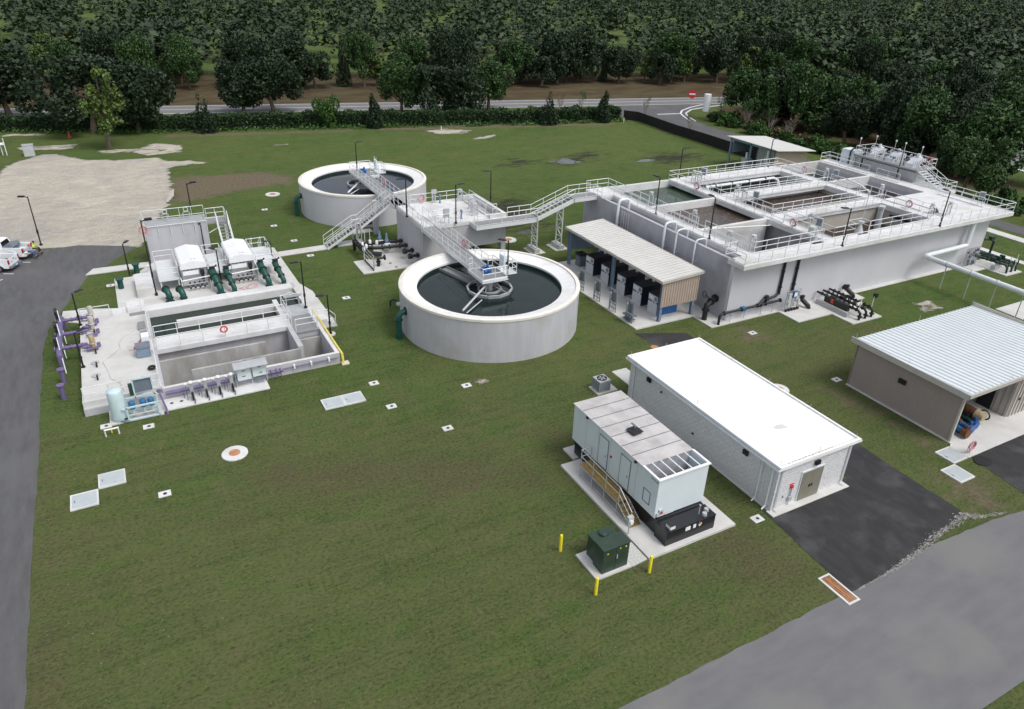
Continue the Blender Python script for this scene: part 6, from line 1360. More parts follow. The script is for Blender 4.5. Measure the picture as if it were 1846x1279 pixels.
# ---------------------------------------------------------------- piping along the basin front
BK = 'black_paint'
T = thing('gate_valve_pipe', (45.0,44.8,.09), 'thick black bent pipe with a handwheel at the corner of the basin side wall', 'pipe')
MB().path([(44.95,44.7,.09),(44.95,44.7,1.2),(45.05,44.75,1.5),(45.7,44.95,1.7),(46.5,45.2,1.8)],.24,14).build('pipe',BK,T,smooth=True)
MB().cyl((44.95,44.7,1.0),(44.95,44.7,1.12),.36).cyl((45.6,44.9,1.68),(45.7,44.95,1.7),.36).cyl((46.3,45.15,1.78),(46.42,45.18,1.79),.38).build('flanges',BK,T)
MB().ring((45.2,45.35,2.3),.28,.04,'x',16,6).cyl((45.2,45.35,2.3),(45.6,44.95,1.9),.05,n=6).build('handwheel',BK,T)
T = thing('black_wall_pipe', (49,43.3,.09), 'long black pipe with a blue valve running low along the basin front wall', 'pipe')
MB().path([(45.4,43.3,.09),(45.4,43.3,.8),(45.5,43.32,1.0),(45.8,43.35,1.1),(53.0,43.35,1.1)],.12,10).path([(50.2,43.35,1.1),(50.8,43.45,1.5),(52.3,43.45,1.6),(52.6,43.45,1.8)],.13,10).build('pipe',BK,T,smooth=True)
m = MB()
for x in (45.9,48.0,50.0,50.4,51.0,52.9): m.cyl((x,43.35,1.1),(x+.1,43.35,1.1),.2,n=12)
m.cyl((51.0,43.45,1.52),(51.3,43.45,1.54),.24,n=10).cb((51.1,43.4,1.8),(.3,.25,.25)); m.build('flanges',BK,T)
MB().cb((48.25,43.35,1.12),(.42,.36,.36)).build('valve','teal_motor',T); m = MB()
for x in (46.8,48.5,50.6,52.1): m.cyl((x,43.33,.09),(x,43.33,1.0),.04,n=6)
m.build('supports','galvanised',T)
for x,l in ((52.75,'left black vertical pipe on the basin front wall'),(54.55,'right black vertical pipe on the basin front wall')):
    tag(MB().path([(x,43.5,5.45),(x,43.5,1.6 if x > 53 else 1.7)],.13,10).cyl((x,43.5,2.4),(x,43.5,2.5),.19).cyl((x,43.5,4.0),(x,43.5,4.08),.17).build('downpipe',BK,smooth=True), l, 'pipe', 'black vertical pipes on the basin front')
T = thing('instrument_panel', (54.0,42.8,.1), 'metal instrument rack with many small boxes in front of the basin wall', 'control panel')
m = MB()
for x in (53.2,54.0,54.9): m.box(x-.04,42.8,.1,x+.04,42.88,2.2)
for z in (.5,.9,1.3,1.7,2.1): m.box(53.2,42.8,z,54.9,42.84,z+.05)
m.build('frame','galvanised',T); m = MB()
for k,(x,z,w,h) in enumerate(((53.3,1.35,.35,.55),(53.35,.7,.3,.4),(54.3,1.2,.3,.3),(54.65,.8,.25,.35),(54.15,.6,.3,.3),(54.6,1.6,.3,.4))): m.box(x,42.66,z,x+w,42.79,z+h)
m.build('boxes','enclosure_grey',T); MB().box(53.8,42.6,1.5,54.3,42.79,2.1).build('screen','teal_motor',T); MB().box(53.86,42.58,1.6,54.24,42.6,2.0).build('display','screen_white',T)
m = MB()
for k in range(5): m.cb((53.3+k*.38,42.72,.22),(.2,.2,.22))
m.build('black_fittings',BK,T)
def stubvalve(x,y,l):
    T = thing('drain_valve', (x,y,.1), l, 'valve', 'black drain valves at the basin front')
    MB().path([(x,y+.75,.9),(x+.1,y+.4,.75),(x+.3,y-.2,.35),(x+.35,y-.35,.1)],[.2,.22,.22,.14],12).build('body',BK,T,smooth=True); MB().cb((x+.1,y+.45,1.1),(.35,.25,.25),.3).cyl((x,y+.7,.9),(x,y+.8,.92),.3).build('actuator',BK,T)
stubvalve(55.6,42.6,'black drain valve right of the instrument rack'); stubvalve(61.9,42.6,'black drain valve on the small slab right of the pipe rows')
T = thing('pipe_manifold', (59,40,.1), 'rows of black pipes with flanges over a low concrete curb in front of the basin', 'pipework')
MB().box(57.6,39.3,.1,57.8,43.0,.55).build('curb','concrete_wall',T); MB().box(60.4,41.2,.1,60.6,42.8,.4).build('curb','concrete_wall',T)
m = MB(); f = MB()
for k,x in enumerate((58.3,59.15,60.0)):
    m.path([(x-.1,43.5,1.0),(x-.1,42.9,1.0),(x,39.2,.95),(x,38.75,.95),(x,38.5,.75),(x,38.48,.1)],.11,12)
    for j in range(9): y = 42.9-j*.5; f.cyl((x-.05,y,1.0),(x-.05,y+.08,1.0),.185,n=12)
    f.cyl((x,38.48,.4),(x,38.48,.48),.23,n=12); f.cb((x-.05,41.6-k*.3,1.08),(.3,.5,.3)).cyl((x-.05,40.4+k*.2,1.0),(x-.05,40.4+k*.2,1.45),.07,n=8)
m.build('pipes',BK,T,smooth=True); f.build('flanges',BK,T)
MB().box(57.85,39.6,.55,58.2,42.3,1.15).build('cover',BK,T); MB().box(57.8,41.2,.7,57.84,41.5,1.1).build('warning_plate','orange_red',T)
m = MB()
for x in (58.35,60.1): m.cyl((x,38.75,.9),(x,38.75,2.1),.04,n=6)
m.cb((58.6,39.2,1.35),(.16,.16,.25)).cb((58.9,39.3,1.3),(.14,.14,.25)).cb((59.3,39.4,1.25),(.2,.2,.2)); m.build('air_valves','screen_white',T); MB().cb((60.25,38.75,2.15),(.35,.3,.4)).build('meter_head',BK,T)
MB().cyl((57.95,39.5,.1),(57.95,39.5,.6),.03,n=6).cyl((58.1,39.5,.1),(58.1,39.5,.6),.03,n=6).build('supports','galvanised',T)
T = thing('air_main', (73,35,0), 'big white overhead pipe running down the basin wall and across the lawn on thin posts', 'pipe')
MB().path([(80.35,43.0,5.35),(80.35,43.0,3.0),(80.3,43.0,2.85),(80.1,43.0,2.72),(73.2,42.8,2.7),(72.95,42.7,2.7),(72.85,42.45,2.7),(72.6,5,2.7)],.26,16).build('pipe','white_pipe',T,smooth=True)
m = MB()
for y in (40.2,37.6,35.0,32.4,29.8,27.2,24.6,22): m.cyl((72.85,y,0),(72.85,y,2.45),.05,n=8); m.cyl((72.85-.005,y-.05,2.7),(72.85-.005,y+.05,2.7),.30,n=16)
for x in (74,76,78): m.path([(x,43.65,2.1),(x+.6,43.1,2.4)],.05,4)
m.path([(80.3,43.6,4.9),(82,43.6,5.2)],.06,4).path([(78.5,43.6,5.1),(79.5,43.6,5.3)],.06,4); m.build('posts','galvanised',T)
T = thing('equipment_rack', (82,43.0,.1), 'dense grey instrument rack on the right end of the basin front wall', 'control panel')
m = MB()
for k in range(9): x = 81.0+k*.28; m.box(x-.02,43.0,.1,x+.02,43.04,2.2)
for k in range(9): z = .2+k*.24; m.box(81.0,43.0,z,83.3,43.03,z+.03)
m.build('frame','grating',T); m = MB(); r = random.Random(3)
for k in range(16): m.cb((81.1+r.random()*2.2,42.9,.3+r.random()*1.8),(.25,.16,.25))
m.build('boxes','steel_grey',T)
T = thing('green_pipe_manifold', (84,41.5,.1), 'dark green pipe manifold with risers on the slab at the right end of the basin', 'pipework')
m = MB(); f = MB()
for k,x in enumerate((83.7,84.6,85.4)):
    m.path([(x-.6,43.6,1.0),(x-.4,42.8,1.0),(x,40.1,.95),(x+.02,39.8,.7),(x+.02,39.75,.1)],.11,12)
    for j in range(6): f.cyl((x-.1-.05*j,40.6+j*.45,1.0),(x-.1-.05*j,40.68+j*.45,1.0),.18,n=12)
    f.cb((x-.2,41.4,1.25),(.3,.5,.3)); m.cyl((x+.1,39.8,.1),(x+.1,39.8,1.5),.07,n=6)
m.path([(86.1,43.3,.1),(86.1,43.3,2.3),(85.6,43.4,2.5),(84.7,43.8,2.6)],.12,10); f.cb((85.7,43.4,2.7),(.6,.4,.35))
m.build('pipes','dark_green',T,smooth=True); f.build('flanges','dark_green',T)
MB().cb((83.5,41.0,.35),(.6,.5,.5)).cb((84.6,41.2,.35),(.6,.5,.5)).build('concrete_blocks','enclosure_grey',T); MB().cyl((84.1,39.9,.1),(84.1,39.9,1.9),.035,n=6).cyl((85.3,39.9,.1),(85.3,39.9,2.0),.035,n=6).build('marker_posts','white_pipe',T)

# ---------------------------------------------------------------- valve pad by the splitter
T = thing('black_pipework', (23.8,71,.1), 'cluster of black flanged pipes and blue topped valves on the slab beside the splitter box', 'pipework')
m = MB(); f = MB()
m.path([(26.3,73.3,.9),(22.6,73.9,.9),(22.5,74.2,.9),(22.5,74.3,.1)],.17,10); m.path([(26.3,71.8,.9),(22.9,72.2,.9),(22.3,72.6,.9),(21.4,73.5,.9)],.17,10)
m.path([(21.2,74.6,.1),(21.2,74.6,1.2),(21.3,72.0,1.2),(21.4,71.6,.8),(22.2,71.0,.75)],.17,10); m.path([(22.05,69.1,.1),(22.05,69.1,.9)],.17,10); m.path([(21.9,69.1,.95),(22.8,69.1,.95)],.13,10); m.path([(21.4,73.9,1.0),(24.2,73.5,1.0)],.12,8)
for x,y in ((26.1,73.3),(25.6,73.4),(24.9,73.5),(26.1,71.8),(25.5,71.9),(24.4,72.05),(23.6,72.1),(22.6,72.5)): f.cyl((x,y,.9),(x-.1,y+.01,.9),.3,n=12)
for y in (74.3,73.4,72.6,72.0): f.cyl((21.22,y,1.2),(21.22,y-.1,1.2),.28,n=12)
f.cyl((22.7,69.1,.95),(22.8,69.1,.95),.3,n=14).cyl((22.05,69.1,.55),(22.05,69.1,.63),.28,n=12).cyl((22.9,70.6,.75),(22.3,71.0,.75),.26,n=12)
m.build('pipes',BK,T,smooth=True); f.build('flanges',BK,T)
for x,y in ((24.0,74.3),(24.4,73.1)): MB().lathe([(.17,0),(.15,.4),(.22,.45),(.2,.7),(.13,.8),(.12,1.2),(.06,1.4),(0,1.42)],(x,y,.7),14).build('actuator','grey_blue',T,smooth=True); MB().box(x-.35,y-.5,.5,x+.3,y-.1,1.0).build('valve_body','screen_white',T)
m = MB()
for x,y in ((21.6,72.9),(21.8,72.2),(22.6,73.4),(23.2,72.9),(21.3,71.5)): m.lathe([(.16,0),(.16,.3),(.08,.42),(0,.44)],(x,y,1.1),10)
for x,y in ((22.5,74.9),(23.1,75.0)): m.cyl((x,y,.1),(x,y,1.9),.03,n=6)
m.build('gauges','screen_white',T,smooth=True)
for y,l in ((69.95,'black flanged stub pipe on the splitter wall, farther of the lower two'),(68.35,'black flanged stub pipe on the splitter wall, nearest the clarifier')):
    T = thing('wall_stub', (25.9,y,.8), l, 'pipe', 'black stub pipes on the splitter wall'); MB().cyl((26.3,y,.95),(25.3,y,.95),.15,n=12).build('pipe',BK,T,smooth=True); MB().cyl((26.15,y,.95),(26.05,y,.95),.3,n=14).cyl((25.5,y,.95),(25.1,y,.95),.28,n=14).ring((25.3,y,1.0),.27,.05,'x',12,6).build('flanges',BK,T)
T = thing('pipe_guard', (21.2,70,.1), 'metal bar rack standing at the left edge of the valve slab', 'rack')
m = MB()
for y in (71.2,67.95): m.box(21.15,y-.05,.1,21.25,y+.05,1.8)
for z in (.5,.9,1.3,1.7): m.box(21.18,67.95,z,21.22,71.2,z+.06)
m.build('frame','galvanised',T); m = MB()
for k in range(7): m.cb((21.2,68.2+k*.45,.17),(.16,.22,.12))
m.build('feet',BK,T)
T = thing('black_valve', (24.9,80.5,.1), 'black valve with handwheel on a small slab under the long stairway', 'valve')
MB().path([(22.2,80.2,.1),(22.3,80.3,.6),(23.2,80.6,.8),(25.0,81.3,.9)],.2,12).build('pipe',BK,T,smooth=True); MB().ring((24.9,80.7,1.5),.45,.07,'y',16,6).cyl((24.9,80.7,.9),(24.9,80.7,1.5),.08,n=6).cb((25.0,80.9,.9),(.5,.5,.5)).build('valve',BK,T)
T = thing('floor_brackets', (23.8,68.5,.1), 'two tiny upright brackets on the bare part of the valve slab', 'bracket')
MB().cb((23.4,69.2,.2),(.15,.3,.2),.5).cb((23.6,67.95,.2),(.15,.3,.2),.5).build('bracket','enclosure_grey',T)

# ---------------------------------------------------------------- covers in the lawn
def clean():
    T = thing('cleanout_cover', (0,0,0), 'x', 'ground cover', 'small white cleanout slabs in the lawn')
    MB().box(-.35,-.27,-.05,.35,.27,.05).build('slab','concrete_top',T); MB().lathe([(0,.065),(.10,.063),(.12,.05)],(0.02,0,0),14).build('cap','lamp_black',T); return T
k0 = clean()
CP = [(-1.35,39.75,'in the lawn near the pair of square hatches'),(-1.6,47.75,'in the grass in front of the pale blue pump skid'),(-4.15,49.0,'beside the pale blue upright tank'),(14.0,46.75,'upper right of the double hatch'),(14.1,43.1,'below and right of the double hatch'),(16.65,38.8,'alone in the middle of the lawn'),(20.25,43.45,'with a sandy patch beside it in front of the near clarifier'),
 (15.95,80.4,'left of the foot of the long stairway'),(16.45,75.1,'just in front of the path to the stairway'),(16.7,62.85,'in the grass right of the contact basin lamps'),(15.3,93.1,'in the grass between the round manhole and the stairway path'),(15.0,86.4,'in the grass left of the far clarifier pipe'),
 (-2.85,74.8,'at the left edge of the filter slab'),(47.2,40.8,'in front of the black wall pipe of the big basin'),(47.35,31.7,'at the rear corner of the taupe shed'),(29.4,22.25,'beside the white building corner and generator slab')]
for i,(x,y,l) in enumerate(CP):
    o = k0 if i == 0 else dup(k0,(0,0,0)); o.location = (x,y,0); o['label'] = 'white cleanout slab '+l
def manhole(x,y,R,l):
    T = thing('manhole', (x,y,0), l, 'manhole', 'round manholes with rusty covers')
    MB().lathe([(R,-.1),(R,.06),(R-.03,.09),(0.01,.09)],(x,y,0),40).build('ring','concrete_top',T); MB().lathe([(R*.43,.09),(R*.43,.115),(0,.12)],(x,y,0),28).build('cover','rust_cover',T)
manhole(3.06,42.1,.82,'round manhole with rusty cover in the front lawn'); manhole(17.6,99.3,.95,'round manhole beyond the far clarifier, left of it'); manhole(38.4,71.0,.95,'round manhole between the splitter box and the catwalk towers'); manhole(41.9,32.6,.8,'round manhole right behind the white flat roof')
tag(MB().lathe([(.35,-.05),(.35,.02),(0,.04)],(37.45,42.4,0),14).build('manhole_cover','rust_cover'),'small reddish cover on the asphalt behind the white building','ground cover')
def hatch(x0,y0,x1,y1,l,gr='white framed metal hatches in the ground'):
    T = thing('floor_hatch', ((x0+x1)/2,(y0+y1)/2,0), l, 'hatch', gr)
    m = MB(); m.box(x0,y0,-.05,x1,y0+.09,.1).box(x0,y1-.09,-.05,x1,y1,.1).box(x0,y0+.09,-.05,x0+.09,y1-.09,.1).box(x1-.09,y0+.09,-.05,x1,y1-.09,.1); m.build('frame','concrete_top',T)
    p = MB().box(x0+.09,y0+.09,-.05,x1-.09,y1-.09,.085).build('lid','hatch_metal',T); MB().box(x0+.2,(y0+y1)/2-.1,.085,x0+.26,(y0+y1)/2+.1,.1).build('handle','steel_grey',p)
hatch(-4.8,41.9,-3.3,43.35,'upper right hatch of the diagonal pair near the left road'); hatch(-6.3,40.4,-4.82,41.88,'lower left hatch of the diagonal pair near the left road')
hatch(9.7,44.6,11.19,46.0,'left half of the double hatch in the middle lawn'); hatch(11.2,44.6,12.7,46.0,'right half of the double hatch in the middle lawn')
hatch(45.4,20.42,46.9,21.82,'hatch touching the corner of the shed slab'); hatch(43.85,18.9,45.33,20.36,'hatch in the grass diagonally below the shed corner hatch')
T = thing('drain_grate', (29.3,16.5,0), 'rusty drain grate with white concrete frame beside the dark asphalt', 'drain')
m = MB(); m.box(28.85,15.2,-.05,28.97,17.25,.06).box(29.6,15.2,-.05,29.7,17.25,.06).box(28.97,17.15,-.05,29.6,17.25,.06).box(28.97,15.2,-.05,29.6,15.3,.06).build('frame','concrete_top',T)
MB().box(28.97,15.3,-.05,29.6,17.15,.0).build('pit','dark_interior',T); m = MB()
for k in range(22): m.box(28.97,15.33+k*.082,.01,29.6,15.37+k*.082,.045)
m.box(29.26,15.3,.012,29.31,17.15,.05); m.build('bars','rust_cover',T)

# ---------------------------------------------------------------- odd items at the back left
T = thing('utility_box', (-11.5,133.5,0), 'grey green utility cabinet in the grass behind the sand', 'cabinet')
MB().box(-12.2,133,0,-10.8,134,1.6).build('body','enclosure_grey',T); MB().box(-12.25,132.95,1.6,-10.75,134.05,1.7).build('lid','galvanised',T)
T = thing('utility_rack', (-15.2,136,0), 'white rack of poles and boxes at the left edge of the view', 'rack'); m = MB()
for k in range(5): m.box(-16.8+k*.55,136-k*.3,0,-16.7+k*.55,136.1-k*.3,2.6)
m.box(-16.8,134.7,1.6,-14.6,136.1,1.7).cyl((-15.6,136.5,0),(-16.6,137.5,6.5),.06,n=6); m.build('frame','screen_white',T); MB().box(-16.6,135.3,1.7,-15.9,135.8,2.4).build('box','enclosure_grey',T)
tag(MB().cyl((-6.2,145.2,0),(-6.2,145.2,1.1),.2,.06,n=10).box(-6.5,144.9,0,-5.9,145.5,.05).build('traffic_cone','orange_red'),'small orange marker cone in front of the hedge','traffic cone')
T = thing('plank_stack', (5.4,103,0), 'small stack of grey planks lying at the edge of the sand', 'planks')
for k in range(4): MB().cb((5.2+k*.16,103+.3*k,.1+.05*k),(.35,4.6-.5*k,.06),-.2+.03*k).build('plank','wood_grey',T)
T = thing('orange_barrel', (0,0,0), 'x', 'barrel')
MB().lathe([(.35,0),(.33,.5),(.28,1.0),(0,1.02)],(0,0,0),12).build('body','orange_red',T); MB().lathe([(.34,.3),(.335,.45)],(0,0,0),12).build('stripe','screen_white',T)
T.location = (98.5,76.5,0); T['label'] = 'orange barrel behind the open shed roof'
T = thing('no_entry_sign', (120.2,135.1,0), 'round red no entry sign with white bar on a post at the road junction', 'road sign')
MB().cyl((120.2,135.1,0),(120.2,135.1,2.4),.05,n=6).build('post','galvanised',T)
MB().cyl((120.17,135.06,2.6),(120.12,134.99,2.6),.95,n=28).build('disc','sign_red',T); MB().cb((120.105,134.965,2.6),(1.35,.03,.34),math.radians(-38)).build('bar','screen_white',T)
T = thing('sign_pylon', (111.1,119.1,0), 'tall white cylindrical drum sign on a thin pole by the side road', 'sign')
MB().cyl((111.6,119.4,0),(111.5,119.4,2.2),.1,n=8).build('pole','trunk_pale',T); MB().lathe([(.0,3.6),(.72,3.55),(.76,3.3),(.72,.1),(0,0)],(112.0,121.0,1.6),16).build('drum','screen_white',T,smooth=True)
for i,(x,y,l) in enumerate(((93.2,124.2,'short white marker post in the grass near the fence corner'),(54.8,129.0,'short white marker post beside the sandy patch under the hedge'))):
    tag(MB().box(x-.05,y-.05,0,x+.05,y+.05,.9).build('marker_post','screen_white'), l, 'post')
# fence with dark screening
T = thing('screened_fence', (95.3,105,0), 'long black screened fence between the lawn and the side road', 'fence')
FP = [(94.9,126.6),(96.6,124.0),(96.1,117),(95.55,111),(95.5,102.3),(95.2,95.6),(95.2,84)]
m = MB(); ps = MB()
for i in range(len(FP)-1):
    a, b = V(*FP[i]), V(*FP[i+1]); L = (b-a).length; d = (b-a)/L; m.cb(((a.x+b.x)/2,(a.y+b.y)/2,.97),(L,.03,1.85),math.atan2(d.y,d.x))
    for k in range(int(L/2.6)+1): q = a+d*(k*2.6); ps.cyl((q.x,q.y,0),(q.x,q.y,2.0),.05,n=6)
m.build('screen','screen_cloth',T); ps.build('posts','lamp_black',T)
# ---------------------------------------------------------------- vegetation
def cards(name, C, size, m, seed, up=.35, parent=None, world=False):
    r = np.random.default_rng(seed); N = len(C)
    n = r.normal(size=(N,3)); n[:,2] = np.abs(n[:,2])+up; n /= np.linalg.norm(n,axis=1)[:,None]
    a = np.cross(n, r.normal(size=(N,3))); a /= np.linalg.norm(a,axis=1)[:,None]; b = np.cross(n, a)
    s = size*(.55+.9*r.random(N))[:,None]; w = s*(.45+.4*r.random(N))[:,None]
    P = np.stack([C-a*s*.5, C-b*w*.5+n*s*.08, C+a*s*.5, C+b*w*.5+n*s*.08], 1).reshape(-1,3)
    me = bpy.data.meshes.new(name); me.vertices.add(4*N); me.vertices.foreach_set('co', P.ravel().astype(np.float32))
    me.loops.add(4*N); me.loops.foreach_set('vertex_index', np.arange(4*N,dtype=np.int32)); me.polygons.add(N)
    me.polygons.foreach_set('loop_start', np.arange(N,dtype=np.int32)*4); me.polygons.foreach_set('loop_total', np.full(N,4,np.int32)); me.update()
    q = me.attributes.new('rnd','FLOAT','FACE'); q.data.foreach_set('value', np.clip(r.beta(2,2,N),0,1).astype(np.float32))
    me.materials.append(MATS[m]); o = bpy.data.objects.new(name, me); COL.objects.link(o)
    if parent is not None: o.parent = parent
    return o
def crown_pts(seed, kind, n):
    r = np.random.default_rng(seed); out = []
    if kind == 'oak':
        L = [(0,0,.62,.42)]+[(math.cos(t)*q, math.sin(t)*q, z, s) for t,q,z,s in zip(r.uniform(0,6.28,13), r.uniform(.25,.68,13), r.uniform(.32,.80,13), r.uniform(.2,.34,13))]
    elif kind == 'cone':
        L = [(r.normal()*.05, r.normal()*.05, z, .36*(1-z)+.05) for z in np.linspace(.1,.96,12)]
    elif kind == 'pine':
        L = [(math.cos(t)*q, math.sin(t)*q, z, s) for t,q,z,s in zip(r.uniform(0,6.28,20), r.uniform(.1,.6,20), r.uniform(.25,.95,20), r.uniform(.10,.2,20))]
    elif kind == 'bush':
        L = [(math.cos(t)*q, math.sin(t)*q, z, s) for t,q,z,s in zip(r.uniform(0,6.28,12), r.uniform(0,.6,12), r.uniform(.18,.7,12), r.uniform(.2,.38,12))]
    else:  # vase: sparse
        L = [(math.cos(t)*q, math.sin(t)*q, z, s) for t,q,z,s in zip(r.uniform(0,6.28,9), r.uniform(.2,.5,9), r.uniform(.6,.95,9), r.uniform(.1,.2,9))]
    vol = np.array([l[3]**2 for l in L]); cnt = (n*vol/vol.sum()).astype(int)+1
    for (x,y,z,s),c in zip(L,cnt):
        d = r.normal(size=(c,3)); d /= np.linalg.norm(d,axis=1)[:,None]; rad = s*(.55+.5*r.random(c)**.6)
        out.append(np.array([x,y,z])+d*rad[:,None]*np.array([1,1,.75 if kind != 'cone' else .9]))
    P = np.concatenate(out); P[:,2] = np.maximum(P[:,2], .03)
    # clumping: drop leaves where a coarse random field is low, so gaps show
    ph = r.uniform(0,6.28,(6,)); k = r.normal(size=(6,3))*9; f = sum(np.sin(P@k[i]+ph[i]) for i in range(6)); return P[f > -1.6]
def tree_proto(kind, seed, H, R, n, size, leaf, trunk='trunk', multi=1):
    T = thing('tree', (0,0,-500), 'x', 'tree')
    P = crown_pts(seed, kind, n)*np.array([R,R,H]); cards('crown', P, size, leaf, seed, parent=T)
    r = random.Random(seed); m = MB()
    hh = {'oak':.55,'cone':.85,'pine':.9,'bush':.3,'vase':.75}[kind]*H; r0 = {'oak':.045,'cone':.03,'pine':.03,'bush':.02,'vase':.014}[kind]*H
    for j in range(multi):
        lx, ly = (r.uniform(-.1,.1)*R, r.uniform(-.1,.1)*R) if multi == 1 else (math.cos(j*6.28/multi)*R*.35, math.sin(j*6.28/multi)*R*.35)
        m.path([(0 if multi == 1 else lx*.15,0 if multi == 1 else ly*.15,-.1),(lx*.4,ly*.4,hh*.35),(lx*.8,ly*.8,hh*.7),(lx,ly,hh)],[r0,r0*.75,r0*.5,r0*.2],8)
        for k in range(5 if kind in ('oak','pine','vase') else 0):
            t = r.uniform(0,6.28); z = hh*r.uniform(.45,.9); q = R*r.uniform(.35,.6); m.path([(lx*z/hh,ly*z/hh,z*.8),(lx*z/hh+math.cos(t)*q*.5,ly*z/hh+math.sin(t)*q*.5,z*.8+H*.12),(lx*z/hh+math.cos(t)*q,ly*z/hh+math.sin(t)*q,z*.8+H*.2)],[r0*.4,r0*.25,r0*.08],5)
    m.build('trunk', trunk, T, world=False, smooth=True)
    T['H'] = H; return T
PR = {}
for k, a in {'oakA':('oak',1,8,5.5,11000,.42,'leaf_dark'),'oakB':('oak',2,8,5.5,11000,.42,'leaf_dark'),'oakC':('oak',3,8,5.5,10000,.42,'leaf_mid'),'round':('oak',9,8,5,16000,.32,'leaf_mid'),
  'bright':('bush',5,6,3.2,6000,.32,'leaf_bright'),'con1':('cone',6,5,4.6,4200,.32,'leaf_dark'),'con2':('cone',7,5,4.6,4200,.32,'leaf_dark'),
  'pineA':('pine',8,8,4.6,4600,.40,'leaf_pine'),'shrub':('bush',10,2.4,2.2,1500,.34,'leaf_mid'),'shrubB':('bush',11,2.4,2.2,1500,.36,'leaf_bright'),'dry':('bush',12,1.6,1.6,700,.30,'leaf_dry')}.items():
    PR[k] = tree_proto(*a)
PR['vaseA'] = tree_proto('vase',13,4.5,2.6,420,.22,'leaf_mid','trunk_pale',5); PR['vaseB'] = tree_proto('vase',14,4.5,2.6,260,.22,'leaf_dry','trunk_pale',6)
used = set()
def plant(k, x, y, h, w, l, cat='tree', group=None, name='tree', z=0):
    p = PR[k]; H = p['H']
    o = dup(p, (x,y,z), rnd.uniform(0,6.28)); o.scale = (w,w,h/H); o.name = name; o['label'] = l; o['category'] = cat
    if group: o['group'] = group
    if 'H' in o: del o['H']
    return o
plant('oakA',-15.5,164.5,13,1.7,'dark oak beyond the hedge at the far left, its trunk in front of the road',name='oak_tree')
plant('oakB',-2.5,147.5,13.5,1.7,'large dark oak behind the ragged pine',name='oak_tree'); plant('oakA',4.6,146.5,12.5,1.35,'dark oak just right of the ragged pine, against the hedge',name='oak_tree')
plant('pineA',-.6,135.0,12.0,1.35,'ragged yellow green pine with bare stems in front of the hedge',name='pine_tree')
plant('con1',14.9,141.6,6.8,1.0,'dark cone shaped tree, leftmost of those set in the hedge',name='cone_tree'); plant('oakB',29.9,155.5,11.5,1.4,'wide dark oak over the road, left of the bright green tree',name='oak_tree'); plant('oakA',24.0,156,10.5,1.2,'dark oak beside the road, second beyond the first cone shaped tree',name='oak_tree')
plant('bright',36.0,138.8,6.6,.95,'bright green bushy tree standing in the hedge',name='bushy_tree'); plant('con2',44.3,135.9,6.2,1.0,'dark cone shaped tree between the bright green tree and the pale trunked oak',name='cone_tree')
plant('oakC',53.3,146.0,11,1.0,'pale trunked oak standing before the road',name='oak_tree'); plant('oakB',58.3,142,10.5,1.15,'dark oak just right of the pale trunked oak',name='oak_tree'); plant('oakA',64,139.5,10.5,1.2,'dense dark oak over the hedge behind the sandy patches',name='oak_tree')
plant('oakC',72.5,144.8,10.5,1.15,'dark oak whose crown hides the road left of its open stretch',name='oak_tree'); plant('con1',77.2,127.6,6.4,.95,'dark cone shaped tree, left one of the right pair in the hedge',name='cone_tree'); plant('con2',89.1,125.8,6.2,.95,'dark cone shaped tree nearest the fence corner',name='cone_tree')
plant('vaseB',87,139,3.8,.7,'thin bare young tree behind the hedge, left of two',name='young_tree'); plant('vaseA',91.6,138,4.0,.8,'thin bare young tree behind the hedge, right of two',name='young_tree'); plant('vaseB',101.5,128,4.2,.7,'leafless young tree behind the black fence near its far end',name='young_tree'); plant('vaseB',100.2,112,3.6,.7,'leafless young tree behind the middle of the black fence',name='young_tree')
plant('round',110.3,62.1,8.9,1.12,'big round green tree behind the right walkway of the basin',name='round_tree')
# right-hand woodland: trees one can tell apart only as a mass still stand one by one
WG = 'trees of the right hand woodland'
i = 0; r = random.Random(21)
spots = []
for yy in range(60, 175, 7):
    for xx in range(118, 215, 8):
        x, y = xx+r.uniform(-3.5,3.5), yy+r.uniform(-3.5,3.5)
        edge = 113+max(0,(y-118))*1.15
        if x < edge+4 or y > 163.3-.2216*x-6 or (x > 128 and y < 92 and x < 185 and y < 78+.0*x) or (148 < x < 160 and 112 < y < 126): continue
        spots.append((x,y))
for x,y in spots:
  kk = r.choice(['oakA','oakB','oakC','oakC','oakA']); plant(kk,x,y,r.uniform(7.5,13.5),r.uniform(.85,1.4),'dark broadleaf tree in the woodland at the right','tree',WG,'woodland_tree')
for x,y,h,w,l in ((122,77,10,1.1,'dark tree just left of the parking lot corner'),(128,80,11,1.2,'dark spreading tree above the parking lot'),(119,69,8,.8,'dark tree right behind the big round tree')): plant('oakB',x,y,h,w,l,name='oak_tree')
for x,y in ((112.5,117),(114,111),(113.5,104),(112,98)): plant(r.choice(['vaseA','vaseB']),x,y,5.2,.95,'pale stemmed small tree at the edge of the right woodland','tree','pale stemmed trees along the woodland edge','small_tree')
i = 0
for k in range(34):
    t = k/34; x = 112.5+r.uniform(-1.2,3.5)-t*2.5; y = 119-t*42+r.uniform(-1,1); kk = r.choice(['shrub','shrubB','shrub','shrubB','dry'])
    plant(kk,x,y,r.uniform(1.8,3.0),r.uniform(.8,1.2),'leafy shrub at the edge of the right woodland' if kk != 'dry' else 'dry yellowish shrub at the edge of the right woodland','shrub','shrubs along the woodland edge' if kk != 'dry' else 'dry shrubs along the woodland edge','shrub')
